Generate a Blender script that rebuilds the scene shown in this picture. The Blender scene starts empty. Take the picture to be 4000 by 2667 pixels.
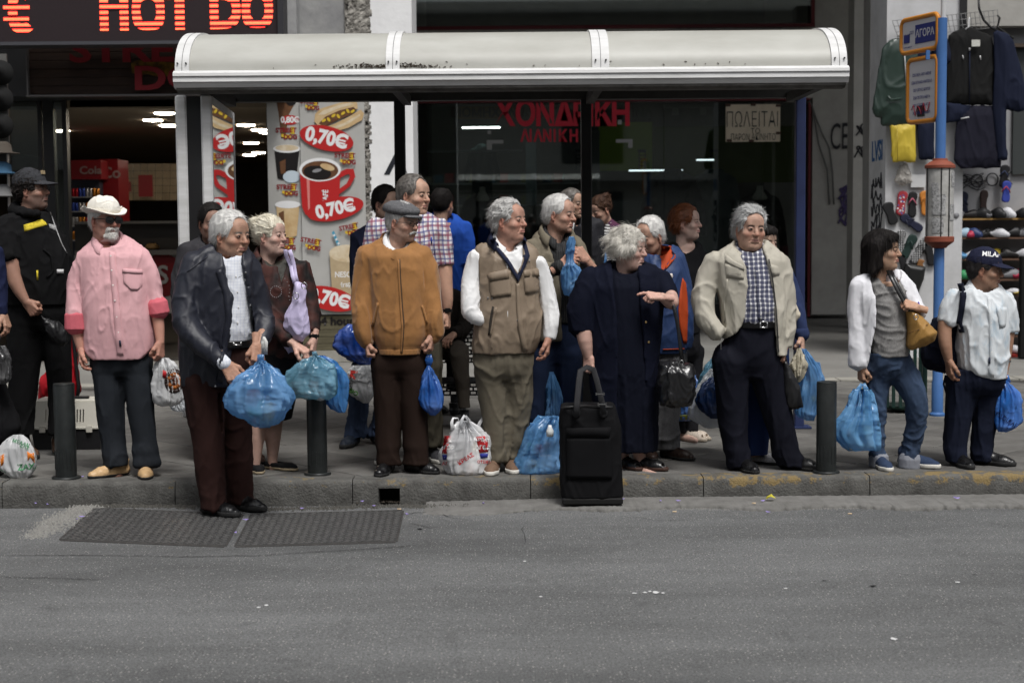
import bpy,math,random
import numpy as np
from mathutils import Vector,Matrix,noise
from mathutils.bvhtree import BVHTree
R=math.radians
random.seed(7);RNG=np.random.default_rng(7)
SC=bpy.context.scene
COL=SC.collection
# ------------------------------------------------------------ camera, sky, sun
SX=4000.0;SY=2667.0;FPX=5950.0
CAMZ=1.69;PITCH=math.atan((SY/2-893.0)/FPX);ROLL=R(-0.47)
cam_data=bpy.data.cameras.new('camera');CAM=bpy.data.objects.new('camera',cam_data);COL.objects.link(CAM)
cam_data.lens=FPX/SX*36.0;cam_data.sensor_width=36.0;cam_data.clip_end=500;cam_data.clip_start=0.1
CAM_M=Matrix.Translation((0,0,CAMZ))@Matrix.Rotation(R(90)-PITCH,4,'X')@Matrix.Rotation(ROLL,4,'Z')
CAM.matrix_world=CAM_M
cam_data.dof.use_dof=True;cam_data.dof.focus_distance=9.7;cam_data.dof.aperture_fstop=3.2
SC.camera=CAM
W=bpy.data.worlds.new('World');SC.world=W;W.use_nodes=True
nt=W.node_tree;bgn=nt.nodes['Background']
sky=nt.nodes.new('ShaderNodeTexSky');sky.sky_type='NISHITA';sky.sun_disc=False
SUN_EL,SUN_ROT=R(62),R(158)
sky.sun_elevation=SUN_EL;sky.sun_rotation=SUN_ROT;sky.air_density=1.0;sky.dust_density=4.0
hs=nt.nodes.new('ShaderNodeHueSaturation');hs.inputs['Saturation'].default_value=0.22
nt.links.new(sky.outputs[0],hs.inputs['Color']);nt.links.new(hs.outputs[0],bgn.inputs[0]);bgn.inputs[1].default_value=0.075
sun=bpy.data.lights.new('sun','SUN');sun.energy=1.5;sun.angle=R(16);sun.color=(1.0,0.98,0.955)
sun_o=bpy.data.objects.new('sun',sun);COL.objects.link(sun_o)
# the sun stands high behind the camera, a little to the right
_d=Vector((math.sin(SUN_ROT)*math.cos(SUN_EL),math.cos(SUN_ROT)*math.cos(SUN_EL),math.sin(SUN_EL)))
sun_o.rotation_euler=_d.to_track_quat('Z','Y').to_euler()
SC.view_settings.view_transform='Standard';SC.view_settings.look='None'
SC.view_settings.gamma=1;SC.view_settings.use_curve_mapping=False
SC.view_settings.exposure=0.88
SC.cycles.max_bounces=8;SC.cycles.diffuse_bounces=3;SC.cycles.glossy_bounces=3;SC.cycles.transmission_bounces=6
SC.cycles.transparent_max_bounces=12;SC.cycles.caustics_reflective=False;SC.cycles.caustics_refractive=False
_M3=CAM_M.to_3x3();_C=Vector((0,0,CAMZ))
def ray(u,v):return(_M3@Vector(((u-SX/2)/FPX,-(v-SY/2)/FPX,-1.0)))
def P(u,v,y):
 d=ray(u,v);return _C+d*(y/d.y)
def G(u,v,z=0.14):
 d=ray(u,v);return _C+d*((z-CAMZ)/d.z)
def proj(p):
 q=_M3 .transposed()@(Vector(p)-_C);return(SX/2+FPX*q.x/-q.z,SY/2-FPX*q.y/-q.z)
PAVE=0.14
KERB_Y=G(2000,1870).y
# ------------------------------------------------------------ materials
def rgb(h):
 return(h[0],h[1],h[2],1.0)if len(h)==3 else h
MATS={}
def mat(name,base,rough=0.7,bump=0.0,bscale=60,var=0.0,vscale=8,spec=0.3,metal=0.0,var2=None,stretch=(1,1,1),sheen=0,vcol=False,sss=0,coat=0,trans=0,wrinkle=0,wscale=14):
 if name in MATS:return MATS[name]
 m=bpy.data.materials.new(name);MATS[name]=m;m.use_nodes=True
 n=m.node_tree.nodes;l=m.node_tree.links;b=n['Principled BSDF']
 b.inputs['Base Color'].default_value=rgb(base);b.inputs['Roughness'].default_value=rough
 b.inputs['Specular IOR Level'].default_value=spec;b.inputs['Metallic'].default_value=metal
 if sheen:b.inputs['Sheen Weight'].default_value=sheen
 if coat:b.inputs['Coat Weight'].default_value=coat
 if sss:
  b.inputs['Subsurface Weight'].default_value=sss;b.inputs['Subsurface Radius'].default_value=(1,.35,.2);b.inputs['Subsurface Scale'].default_value=.008
 tc=n.new('ShaderNodeTexCoord');mp=n.new('ShaderNodeMapping');l.new(tc.outputs['Object'],mp.inputs[0]);mp.inputs['Scale'].default_value=stretch
 src=None
 if vcol:
  a=n.new('ShaderNodeAttribute');a.attribute_name='Col';src=a.outputs['Color']
 if var or var2:
  t=n.new('ShaderNodeTexNoise');t.inputs['Scale'].default_value=vscale;t.inputs['Detail'].default_value=6;t.inputs['Roughness'].default_value=.65
  l.new(mp.outputs[0],t.inputs[0])
  mx=n.new('ShaderNodeMix');mx.data_type='RGBA'
  mr=n.new('ShaderNodeMapRange');mr.inputs[1].default_value=.3;mr.inputs[2].default_value=.7
  l.new(t.outputs[0],mr.inputs[0]);l.new(mr.outputs[0],mx.inputs[0])
  if src:
   mx.blend_type='MULTIPLY';mx.inputs[7].default_value=(1-var,1-var,1-var,1);l.new(src,mx.inputs[6])
  else:
   c2=var2 if var2 else tuple(c*(1-var)for c in base)
   c1=base if var2 else tuple(min(1,c*(1+var))for c in base)
   mx.inputs[6].default_value=rgb(c1);mx.inputs[7].default_value=rgb(c2)
  src=mx.outputs[2]
 if src:l.new(src,b.inputs['Base Color'])
 last=None
 if wrinkle:
  t=n.new('ShaderNodeTexNoise');t.inputs['Scale'].default_value=wscale*.55;t.inputs['Detail'].default_value=2.5;t.inputs['Distortion'].default_value=.9;t.noise_type='RIDGED_MULTIFRACTAL';l.new(mp.outputs[0],t.inputs[0])
  bp=n.new('ShaderNodeBump');bp.inputs['Distance'].default_value=wrinkle*.8;bp.inputs['Strength'].default_value=1;l.new(t.outputs[0],bp.inputs['Height']);last=bp
 if bump:
  t=n.new('ShaderNodeTexNoise');t.inputs['Scale'].default_value=bscale;t.inputs['Detail'].default_value=4;l.new(mp.outputs[0],t.inputs[0])
  bp=n.new('ShaderNodeBump');bp.inputs['Distance'].default_value=bump;bp.inputs['Strength'].default_value=1;l.new(t.outputs[0],bp.inputs['Height'])
  if last:l.new(last.outputs[0],bp.inputs['Normal'])
  last=bp
 if last:l.new(last.outputs[0],b.inputs['Normal'])
 if trans:
  tr=n.new('ShaderNodeBsdfTranslucent');tr.inputs[0].default_value=rgb(base);ms=n.new('ShaderNodeMixShader');ms.inputs[0].default_value=trans
  l.new(b.outputs[0],ms.inputs[1]);l.new(tr.outputs[0],ms.inputs[2]);l.new(ms.outputs[0],n['Material Output'].inputs[0])
  if last:l.new(last.outputs[0],tr.inputs['Normal'])
 return m
def emit(name,c,s):
 if name in MATS:return MATS[name]
 m=bpy.data.materials.new(name);MATS[name]=m;m.use_nodes=True
 b=m.node_tree.nodes['Principled BSDF'];b.inputs['Base Color'].default_value=rgb(c);b.inputs['Emission Color'].default_value=rgb(c);b.inputs['Emission Strength'].default_value=s
 return m
def checks(name,base,bands,rough=.8,wr=.004,tilt=0):
 """woven checks: bands = [(axis, scale, offset, width, colour, strength)...] in the cloth's own coordinates"""
 if name in MATS:return MATS[name]
 m=mat(name,base,rough,bump=.0006,bscale=400,wrinkle=wr)
 n=m.node_tree.nodes;l=m.node_tree.links;b=n['Principled BSDF']
 tc=n.new('ShaderNodeTexCoord');nz=n.new('ShaderNodeTexNoise');nz.inputs['Scale'].default_value=7;l.new(tc.outputs['Object'],nz.inputs[0])
 ad=n.new('ShaderNodeVectorMath');ad.operation='MULTIPLY_ADD';ad.inputs[1].default_value=(.03,.03,.03);l.new(nz.outputs['Color'],ad.inputs[0]);l.new(tc.outputs['Object'],ad.inputs[2])
 rt=n.new('ShaderNodeVectorRotate');rt.rotation_type='Y_AXIS';rt.inputs['Angle'].default_value=tilt;l.new(ad.outputs[0],rt.inputs[0])
 sp=n.new('ShaderNodeSeparateXYZ');l.new(rt.outputs[0],sp.inputs[0])
 cur=None
 for(ax,sc,off,wd,c,st)in bands:
  ma=n.new('ShaderNodeMath');ma.operation='MULTIPLY_ADD';ma.inputs[1].default_value=sc;ma.inputs[2].default_value=off;l.new(sp.outputs[{'x':0,'z':2}[ax]],ma.inputs[0])
  fr=n.new('ShaderNodeMath');fr.operation='FRACT';l.new(ma.outputs[0],fr.inputs[0])
  lt=n.new('ShaderNodeMath');lt.operation='LESS_THAN';lt.inputs[1].default_value=wd;l.new(fr.outputs[0],lt.inputs[0])
  ml=n.new('ShaderNodeMath');ml.operation='MULTIPLY';ml.inputs[1].default_value=st;l.new(lt.outputs[0],ml.inputs[0])
  mx=n.new('ShaderNodeMix');mx.data_type='RGBA';l.new(ml.outputs[0],mx.inputs[0]);mx.inputs[7].default_value=rgb(c)
  if cur:l.new(cur,mx.inputs[6])
  else:mx.inputs[6].default_value=rgb(base)
  cur=mx.outputs[2]
 l.new(cur,b.inputs['Base Color'])
 return m
# ------------------------------------------------------------ objects
def props(o,label=None,cat=None,group=None,kind=None):
 if label:o['label']=label
 if cat:o['category']=cat
 if group:o['group']=group
 if kind:o['kind']=kind
 return o
def empty(name,loc,label=None,cat=None,group=None,rz=0,kind=None):
 o=bpy.data.objects.new(name,None);COL.objects.link(o);o.location=loc;o.rotation_euler=(0,0,rz);o.empty_display_size=.1
 return props(o,label,cat,group,kind)
def mesh_np(name,V,F,m,parent=None,smooth=True,loc=None,col=None,mats=None,fm=None):
 """V world (n,3); F (m,4) or (m,3) array or list. The object is parented to an empty (world coordinates are kept)."""
 V=np.asarray(V,np.float32)
 me=bpy.data.meshes.new(name)
 org=np.array(loc if loc is not None else(parent_world(parent)if parent else(0,0,0)),np.float32)
 Vl=V-org
 if isinstance(F,np.ndarray):
  nf,k=F.shape
  me.vertices.add(len(V));me.vertices.foreach_set('co',Vl.ravel())
  me.loops.add(nf*k);me.loops.foreach_set('vertex_index',F.astype(np.int32).ravel())
  me.polygons.add(nf);me.polygons.foreach_set('loop_start',np.arange(0,nf*k,k,dtype=np.int32))
  me.update(calc_edges=True)
 else:
  me.from_pydata([tuple(map(float,p))for p in Vl],[],F)
 if smooth:me.polygons.foreach_set('use_smooth',np.ones(len(me.polygons),bool))
 if mats:
  for q in mats:me.materials.append(q)
  if fm is not None:me.polygons.foreach_set('material_index',np.asarray(fm,np.int32))
 elif m:me.materials.append(m)
 if col is not None:
  a=me.color_attributes.new('Col','FLOAT_COLOR','POINT');c4=np.ones((len(V),4),np.float32);c4[:,:3]=col;a.data.foreach_set('color',c4 .ravel())
 o=bpy.data.objects.new(name,me);COL.objects.link(o)
 if parent:o.parent=parent
 else:o.location=org
 if parent and loc is not None:o.location=org-np.array(parent_world(parent))
 return o
WPOS={}
def parent_world(p):
 w=Vector((0,0,0))
 while p:w=w+p.location;p=p.parent
 return tuple(w)
class MB:
 """collects primitive shapes (world coordinates) into one mesh"""
 def __init__(s):s.v=[];s.f=[];s.mi=[];s.cur=0
 def _add(s,vs,fs):
  b=len(s.v);s.v+=[tuple(v)for v in vs];s.f+=[tuple(i+b for i in f)for f in fs];s.mi+=[s.cur]*len(fs);return s
 def quad(s,a,b,c,d):return s._add([a,b,c,d],[(0,1,2,3)])
 def hexa(s,p):return s._add(p,[(0,3,2,1),(4,5,6,7),(0,1,5,4),(1,2,6,5),(2,3,7,6),(3,0,4,7)])
 def box(s,x0,x1,y0,y1,z0,z1,bev=0):
  if not bev:return s.hexa([(x0,y0,z0),(x1,y0,z0),(x1,y1,z0),(x0,y1,z0),(x0,y0,z1),(x1,y0,z1),(x1,y1,z1),(x0,y1,z1)])
  b=bev
  def ringp(z,i):return[(x0+b*i,y0,z),(x1-b*i,y0,z),(x1,y0+b*i,z),(x1,y1-b*i,z),(x1-b*i,y1,z),(x0+b*i,y1,z),(x0,y1-b*i,z),(x0,y0+b*i,z)]
  def rin(z):return[(x0+b,y0+b,z)]*1
  r0=[(x0+2*b,y0+b,z0),(x1-2*b,y0+b,z0),(x1-b,y0+2*b,z0),(x1-b,y1-2*b,z0),(x1-2*b,y1-b,z0),(x0+2*b,y1-b,z0),(x0+b,y1-2*b,z0),(x0+b,y0+2*b,z0)]
  r1=ringp(z0+b,1);r2=ringp(z1-b,1);r3=[(p[0],p[1],z1)for p in r0]
  vs=r0+r1+r2+r3;fs=[tuple(range(7,-1,-1)),tuple(range(24,32))]
  for k in range(3):
   for i in range(8):j=(i+1)%8;fs.append((k*8+i,k*8+j,(k+1)*8+j,(k+1)*8+i))
  return s._add(vs,fs)
 def ring(s,rows,closed=True,caps=True):
  """rows: list of equally long loops of points"""
  n=len(rows[0]);vs=[p for r in rows for p in r];fs=[]
  for k in range(len(rows)-1):
   for i in range(n if closed else n-1):j=(i+1)%n;fs.append((k*n+i,k*n+j,(k+1)*n+j,(k+1)*n+i))
  if caps and closed:fs.append(tuple(range(n-1,-1,-1)));fs.append(tuple((len(rows)-1)*n+i for i in range(n)))
  return s._add(vs,fs)
 def tube(s,pts,r,n=10,caps=True,flat=1.0,up=(0,1,0)):
  pts=[Vector(p)for p in pts];rs=r if isinstance(r,(list,tuple))else[r]*len(pts);rows=[];pa=None
  for i,p in enumerate(pts):
   t=(pts[min(i+1,len(pts)-1)]-pts[max(i-1,0)]).normalized()
   if pa is None:
    a=t.cross(Vector(up));a=t.cross(Vector((1,0,0)))if a.length<.05 else a
   else:a=pa-t*pa.dot(t)
   a.normalize();pa=a;b=t.cross(a)
   rows.append([p+a*math.cos(q*2*math.pi/n)*rs[i]+b*math.sin(q*2*math.pi/n)*rs[i]*flat for q in range(n)])
  return s.ring(rows,True,caps)
 def lathe(s,c,prof,n=24,ax='z'):
  """prof: (radius, height) pairs"""
  rows=[]
  for r_,h in prof:
   row=[]
   for q in range(n):
    a=q*2*math.pi/n;x,y=r_*math.cos(a),r_*math.sin(a)
    row.append((c[0]+x,c[1]+y,c[2]+h)if ax=='z' else((c[0]+x,c[1]+h,c[2]+y)if ax=='y' else(c[0]+h,c[1]+x,c[2]+y)))
   rows.append(row)
  return s.ring(rows)
 def prism(s,pts,d):
  """planar outline (world points) pushed along vector d"""
  n=len(pts);q=[Vector(p)for p in pts];e=[p+Vector(d)for p in q]
  s._add(q+e,[tuple(range(n)),tuple(range(2*n-1,n-1,-1))]+[(i,i+n,(i+1)%n+n,(i+1)%n)for i in range(n)]);return s
 def build(s,name,m,parent=None,smooth=False,loc=None,mats=None):
  if smooth is False:sm=False
  else:sm=True
  if not s.v:return None
  if loc is None and parent is None:a=np.array(s.v);loc=((a[:,0].min()+a[:,0].max())/2,(a[:,1].min()+a[:,1].max())/2,a[:,2].min())
  o=mesh_np(name,s.v,s.f,m,parent,sm,loc,mats=mats,fm=s.mi if mats else None)
  if smooth=='auto':auto_smooth(o)
  return o
def auto_smooth(o,ang=40):
 me=o.data;me.polygons.foreach_set('use_smooth',np.ones(len(me.polygons),bool))
 try:me.set_sharp_from_angle(angle=R(ang))
 except Exception:pass
def dup(o,parent=None,loc=None):
 c=o.copy();COL.objects.link(c);c.parent=parent
 if loc is not None:c.location=loc
 for ch in[q for q in bpy.data.objects if q.parent==o]:dup(ch,c)
 return c
# text as flat mesh, in the plane y = const facing the street (or any matrix)
def text_mesh(name,s,size,m,mtx,parent=None,ext=0.0,bold=0.0,sx=1.0,align='CENTER',shear=0,spacing=1.0):
 c=bpy.data.curves.new(name,'FONT');c.body=s;c.size=size;c.extrude=ext;c.offset=bold*size;c.align_x=align;c.align_y='CENTER';c.shear=shear;c.space_character=spacing
 c.resolution_u=3
 o=bpy.data.objects.new(name+'_tmp',c);COL.objects.link(o)
 dg=bpy.context.evaluated_depsgraph_get();me=bpy.data.meshes.new_from_object(o.evaluated_get(dg))
 bpy.data.objects.remove(o)
 me.transform(mtx@Matrix.Diagonal((sx,1,1,1)))
 org=Vector(parent_world(parent))if parent else Vector((0,0,0))
 me.transform(Matrix.Translation(-org));me.materials.clear();me.materials.append(m)
 o=bpy.data.objects.new(name,me);COL.objects.link(o);o.parent=parent
 return o
def facing(p,rot=0,ry=0):
 """plane facing -y at point p, turned by rot in its own plane"""
 return Matrix.Translation(p)@Matrix.Rotation(ry,4,'Z')@Matrix.Rotation(R(90),4,'X')@Matrix.Rotation(rot,4,'Z')
# ------------------------------------------------------------ solid modelling on a grid
def lattice_noise(p,seed=0):
 """smooth value noise in [-1,1] for points (n,3)"""
 q=np.floor(p).astype(np.int64);f=p-q;f=f*f*(3-2*f)
 def h(i,j,k):
  n=(i*374761393+j*668265263+k*2147483647+seed*974634777)&0xffffffff
  n=((n^(n>>13))*1274126177)&0xffffffff
  n=((n^(n>>15))*2246822519)&0xffffffff
  return((n^(n>>16))&0xffff)/32767.5-1.0
 i,j,k=q[:,0],q[:,1],q[:,2];r=0
 for a in(0,1):
  wa=f[:,0]if a else 1-f[:,0]
  for b in(0,1):
   wb=f[:,1]if b else 1-f[:,1]
   for c in(0,1):
    wc=f[:,2]if c else 1-f[:,2]
    r=r+wa*wb*wc*h(i+a,j+b,k+c)
 return r
def smin(a,b,k):
 if k<=0:return np.minimum(a,b)
 h=np.clip(.5+.5*(b-a)/k,0,1);return b+(a-b)*h-k*h*(1-h)
def smax(a,b,k):return-smin(-a,-b,k)
class SDF:
 def __init__(s,lo,hi,h):
  s.ax=[np.arange(lo[i]-2*h,hi[i]+3*h,h,dtype=np.float32)for i in range(3)];s.h=h
  s.d=np.full([len(a)for a in s.ax],9.0,np.float32)
 def _r(s,lo,hi):
  sl=[]
  for i in range(3):
   a,b=np.searchsorted(s.ax[i],(lo[i],hi[i]));a=max(0,a-1);b=min(len(s.ax[i]),b+1)
   if b<=a:return None,None
   sl.append(slice(a,b))
  X=s.ax[0][sl[0]][:,None,None];Y=s.ax[1][sl[1]][None,:,None];Z=s.ax[2][sl[2]][None,None,:]
  return tuple(sl),(X,Y,Z)
 def put(s,fn,lo,hi,k=0,op='+',mg=None):
  m=(mg if mg is not None else k+3*s.h)
  sl,q=s._r([v-m for v in lo],[v+m for v in hi])
  if sl is None:return
  d=fn(*q)
  if op=='+':s.d[sl]=smin(s.d[sl],d,k)
  elif op=='-':s.d[sl]=smax(s.d[sl],-d,k)
 def cone(s,a,b,ra,rb,k=0.01,op='+',flat=None,cut=False,cut0=False):
  a=np.array(a,float);b=np.array(b,float);r=max(ra,rb);ab=b-a;L2=float(ab@ab)+1e-9
  def fn(X,Y,Z):
   t=np.clip(((X-a[0])*ab[0]+(Y-a[1])*ab[1]+(Z-a[2])*ab[2])/L2,0,1)
   dx=X-a[0]-t*ab[0];dy=Y-a[1]-t*ab[1];dz=Z-a[2]-t*ab[2]
   if flat:dx=dx/flat[0];dy=dy/flat[1];dz=dz/flat[2]
   d=np.sqrt(dx*dx+dy*dy+dz*dz)-(ra+(rb-ra)*t)
   if cut:
    n=ab/math.sqrt(L2);d=np.maximum(d,(X-b[0])*n[0]+(Y-b[1])*n[1]+(Z-b[2])*n[2])
   if cut0:
    n=ab/math.sqrt(L2);d=np.maximum(d,-((X-a[0])*n[0]+(Y-a[1])*n[1]+(Z-a[2])*n[2]))
   return d.astype(np.float32)
  fr=max(flat)if flat else 1
  s.put(fn,np.minimum(a,b)-r*fr,np.maximum(a,b)+r*fr,k,op)
 def ell(s,c,r,k=0.01,op='+',rot=None):
  c=np.array(c,float);r=np.array(r,float);Mi=np.array(rot.inverted().to_3x3())if rot else None;rm=float(r.min())
  def fn(X,Y,Z):
   x,y,z=X-c[0],Y-c[1],Z-c[2]
   if Mi is not None:x,y,z=(Mi[0,0]*x+Mi[0,1]*y+Mi[0,2]*z,Mi[1,0]*x+Mi[1,1]*y+Mi[1,2]*z,Mi[2,0]*x+Mi[2,1]*y+Mi[2,2]*z)
   a=np.sqrt((x/r[0])**2+(y/r[1])**2+(z/r[2])**2);b=np.sqrt((x/r[0]**2)**2+(y/r[1]**2)**2+(z/r[2]**2)**2)+1e-6
   return(a*(a-1)/b).astype(np.float32)
  e=r.max()if rot else r
  s.put(fn,c-e,c+e,k,op)
 def tube(s,pts,k=.02,flat_end=False,op='+'):
  """pts: (x,y,z,r) chain of round cones"""
  n=len(pts)-1;A=np.array(pts,float);m=k+4*s.h;sl,q=s._r((A[:,:3]-A[:,3:]).min(0)-m,(A[:,:3]+A[:,3:]).max(0)+m)
  if sl is None:return
  t=SDF.__new__(SDF);t.h=s.h;t.ax=[s.ax[i][sl[i]]for i in range(3)];t.d=np.full([len(a)for a in t.ax],9.0,np.float32)
  L=[A[0]]
  for i in range(n):
   p0,p1,p2,p3=A[max(0,i-1)],A[i],A[i+1],A[min(n,i+2)]
   for u in(1/3,2/3,1):L.append(.5*((2*p1)+(-p0+p2)*u+(2*p0-5*p1+4*p2-p3)*u**2+(-p0+3*p1-3*p2+p3)*u**3)if n>1 and not(flat_end and i==n-1)else p1+(p2-p1)*u)
  for i in range(len(L)-1):t.cone(L[i][:3],L[i+1][:3],max(.004,L[i][3]),max(.004,L[i+1][3]),0,'+',cut=(flat_end and i==len(L)-2),cut0=(flat_end==2 and i==0))
  s.d[sl]=smin(s.d[sl],t.d,k)if op=='+' else smax(s.d[sl],-t.d,k)
 def loft(s,lv,k=.02,op='+',e=2.3):
  """lv: (z,cx,cy,rx,ry) rows"""
  lv=sorted(lv);A=np.array(lv,float);z=A[:,0]
  zz=s.ax[2];lo,hi=z[0],z[-1]
  def itp(col):
   t=np.linspace(lo,hi,max(8,int((hi-lo)/.008)));y=np.interp(t,z,A[:,col])
   w=np.hanning(7);w/=w.sum();yp=np.pad(y,3,mode='edge');y=np.convolve(yp,w,'valid');return np.interp(zz,t,y)
  cx,cy,rx,ry=[itp(i).astype(np.float32)for i in(1,2,3,4)]
  def fn(X,Y,Z):
   i0=np.searchsorted(zz,Z[0,0,0]-1e-6);n=Z.shape[2];c_x,c_y,r_x,r_y=[q[i0:i0+n][None,None,:]for q in(cx,cy,rx,ry)]
   rho=((np.abs(X-c_x)/r_x)**e+(np.abs(Y-c_y)/r_y)**e)**(1/e)
   d=(rho-1)*np.minimum(r_x,r_y)
   return np.maximum(np.maximum(d,Z-hi),lo-Z).astype(np.float32)
  m=.08
  s.put(fn,((A[:,1]-A[:,3]).min()-m,(A[:,2]-A[:,4]).min()-m,lo-m),((A[:,1]+A[:,3]).max()+m,(A[:,2]+A[:,4]).max()+m,hi+m),k,op)
 def poly_cut(s,pts,y0,y1,k=.004):
  """take away the prism of an outline (x,z) between depths y0..y1"""
  pts=np.array(pts,float)
  X,Z=s.ax[0][:,None],s.ax[2][None,:]
  d=np.full((len(s.ax[0]),len(s.ax[2])),1e9);sg=np.ones_like(d);n=len(pts)
  for i in range(n):
   a,b=pts[i],pts[(i+1)%n];ex,ez=b[0]-a[0],b[1]-a[1];wx,wz=X-a[0],Z-a[1]
   t=np.clip((wx*ex+wz*ez)/(ex*ex+ez*ez+1e-12),0,1);d=np.minimum(d,(wx-t*ex)**2+(wz-t*ez)**2)
   c1=Z>=a[1];c2=Z<b[1];c3=ex*wz>ez*wx
   flip=(c1&c2&c3)|(~c1&~c2&~c3);sg=np.where(flip,-sg,sg)
  d=(np.sqrt(d)*sg).astype(np.float32)[:,None,:];Y=s.ax[1][None,:,None]
  c=np.maximum(d,np.maximum(Y-y1,y0-Y));s.d=smax(s.d,-c,k).astype(np.float32)
 def mesh(s):
  d=s.d;I=d<0
  S=I[:-1,:-1,:-1].astype(np.int8)
  for a,b,c in((1,0,0),(0,1,0),(0,0,1),(1,1,0),(1,0,1),(0,1,1),(1,1,1)):
   S=S+I[a:d.shape[0]-1+a,b:d.shape[1]-1+b,c:d.shape[2]-1+c]
  act=(S>0)&(S<8);idx=np.argwhere(act)
  if len(idx)==0:return np.zeros((0,3),np.float32),np.zeros((0,4),np.int32)
  num=np.full(act.shape,-1,np.int32);num[act]=np.arange(len(idx),dtype=np.int32)
  C=np.array([(a,b,c)for a in(0,1)for b in(0,1)for c in(0,1)])
  val=np.stack([d[idx[:,0]+c[0],idx[:,1]+c[1],idx[:,2]+c[2]]for c in C],1)
  acc=np.zeros((len(idx),3),np.float32);cnt=np.zeros(len(idx),np.float32)
  for i in range(8):
   for j in range(i+1,8):
    if np.abs(C[i]-C[j]).sum()!=1:continue
    m=(val[:,i]<0)!=(val[:,j]<0);t=val[m,i]/(val[m,i]-val[m,j]+1e-12)
    acc[m]+=C[i]+t[:,None]*(C[j]-C[i]);cnt[m]+=1
  V=(idx+acc/cnt[:,None])*s.h+np.array([s.ax[0][0],s.ax[1][0],s.ax[2][0]])
  F=[]
  for ax in range(3):
   o1,o2=[(1,2),(2,0),(0,1)][ax]
   sh=list(d.shape);sh[ax]-=1
   a=I.take(range(0,d.shape[ax]-1),ax);b=I.take(range(1,d.shape[ax]),ax)
   e=np.argwhere(a!=b)
   e=e[(e[:,o1]>0)&(e[:,o2]>0)&(e[:,o1]<d.shape[o1]-1)&(e[:,o2]<d.shape[o2]-1)]
   ins=a[e[:,0],e[:,1],e[:,2]]
   def g(p,q):
    f=e.copy();f[:,o1]-=p;f[:,o2]-=q;return num[f[:,0],f[:,1],f[:,2]]
   q=np.stack([g(1,1),g(0,1),g(0,0),g(1,0)],1)
   q[~ins]=q[~ins][:,::-1];F.append(q)
  F=np.concatenate(F);F=F[(F>=0).all(1)]
  return V.astype(np.float32),F
def vnormals(V,F):
 a=V[F[:,2]]-V[F[:,0]];b=V[F[:,3]]-V[F[:,1]];n=np.cross(a,b);N=np.zeros_like(V)
 for i in range(4):
  for c in range(3):N[:,c]+=np.bincount(F[:,i],n[:,c],len(V))
 return N/(np.linalg.norm(N,axis=1,keepdims=True)+1e-12)
def relax(V,F,it=1,w=.5):
 for _ in range(it):
  S=np.zeros_like(V);c=np.zeros(len(V),np.float32)
  for i in range(4):
   j,k=F[:,(i+1)%4],F[:,(i+3)%4]
   for q in range(3):S[:,q]+=np.bincount(F[:,i],V[j,q]+V[k,q],len(V))
   c+=np.bincount(F[:,i],minlength=len(V))*2
  V=V*(1-w)+w*S/np.maximum(c,1)[:,None]
 return V.astype(np.float32)
def folds(V,F,amp=.008,scale=9.0,seed=1,aniso=(1,1,.45),drag=0.0,mask=None,sharp=.40):
 """cloth folds: narrow warped creases over broad soft waves, along the normals"""
 N=vnormals(V,F);q=V*np.array(aniso)*scale
 w=np.stack([lattice_noise(q*.6+7.3,seed+5),lattice_noise(q*.6+1.9,seed+6),lattice_noise(q*.6+4.1,seed+7)],1)
 q=q+w*1.1
 a=np.abs(lattice_noise(q,seed));b=np.abs(lattice_noise(q*2.0+3.7,seed+1));c=lattice_noise(q*4.3+9.1,seed+2)
 ra=np.clip(1-a/sharp,0,1)**2;rb=np.clip(1-b/sharp,0,1)**2
 r=ra*.95+rb*.55+c*.10-.30+.18*lattice_noise(q*.5+2.2,seed+3)
 if mask is not None:r=r*mask(V)
 return(V+N*(r*amp)[:,None]).astype(np.float32)
def poly2d(pts,X,Z):
 """signed distance to an outline (x,z)"""
 d=np.full(np.broadcast(X,Z).shape,1e9);sg=np.ones_like(d);n=len(pts)
 for i in range(n):
  a,b=pts[i],pts[(i+1)%n];ex,ez=b[0]-a[0],b[1]-a[1];wx,wz=X-a[0],Z-a[1]
  t=np.clip((wx*ex+wz*ez)/(ex*ex+ez*ez+1e-12),0,1);d=np.minimum(d,(wx-t*ex)**2+(wz-t*ez)**2)
  c1=Z>=a[1];c2=Z<b[1];c3=ex*wz>ez*wx
  flip=(c1&c2&c3)|(~c1&~c2&~c3);sg=np.where(flip,-sg,sg)
 return np.sqrt(d)*sg
def pillow(outline,y,t,w,res=.008,tmin=.0):
 """a filled outline (world x,z) puffed out by t on either side of depth y, reached w in from the edge"""
 A=np.array(outline,float);g=SDF((A[:,0].min()-.01,y-t-tmin-.01,A[:,1].min()-.01),(A[:,0].max()+.01,y+t+tmin+.01,A[:,1].max()+.01),res)
 d2=poly2d(A,g.ax[0][:,None],g.ax[2][None,:])[:,None,:];th=tmin+t*np.sqrt(np.clip(-d2/w,0,1));Y=np.abs(g.ax[1]-y)[None,:,None]
 g.d=np.maximum(d2,(Y-th)*.7).astype(np.float32);return g.mesh()
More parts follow.
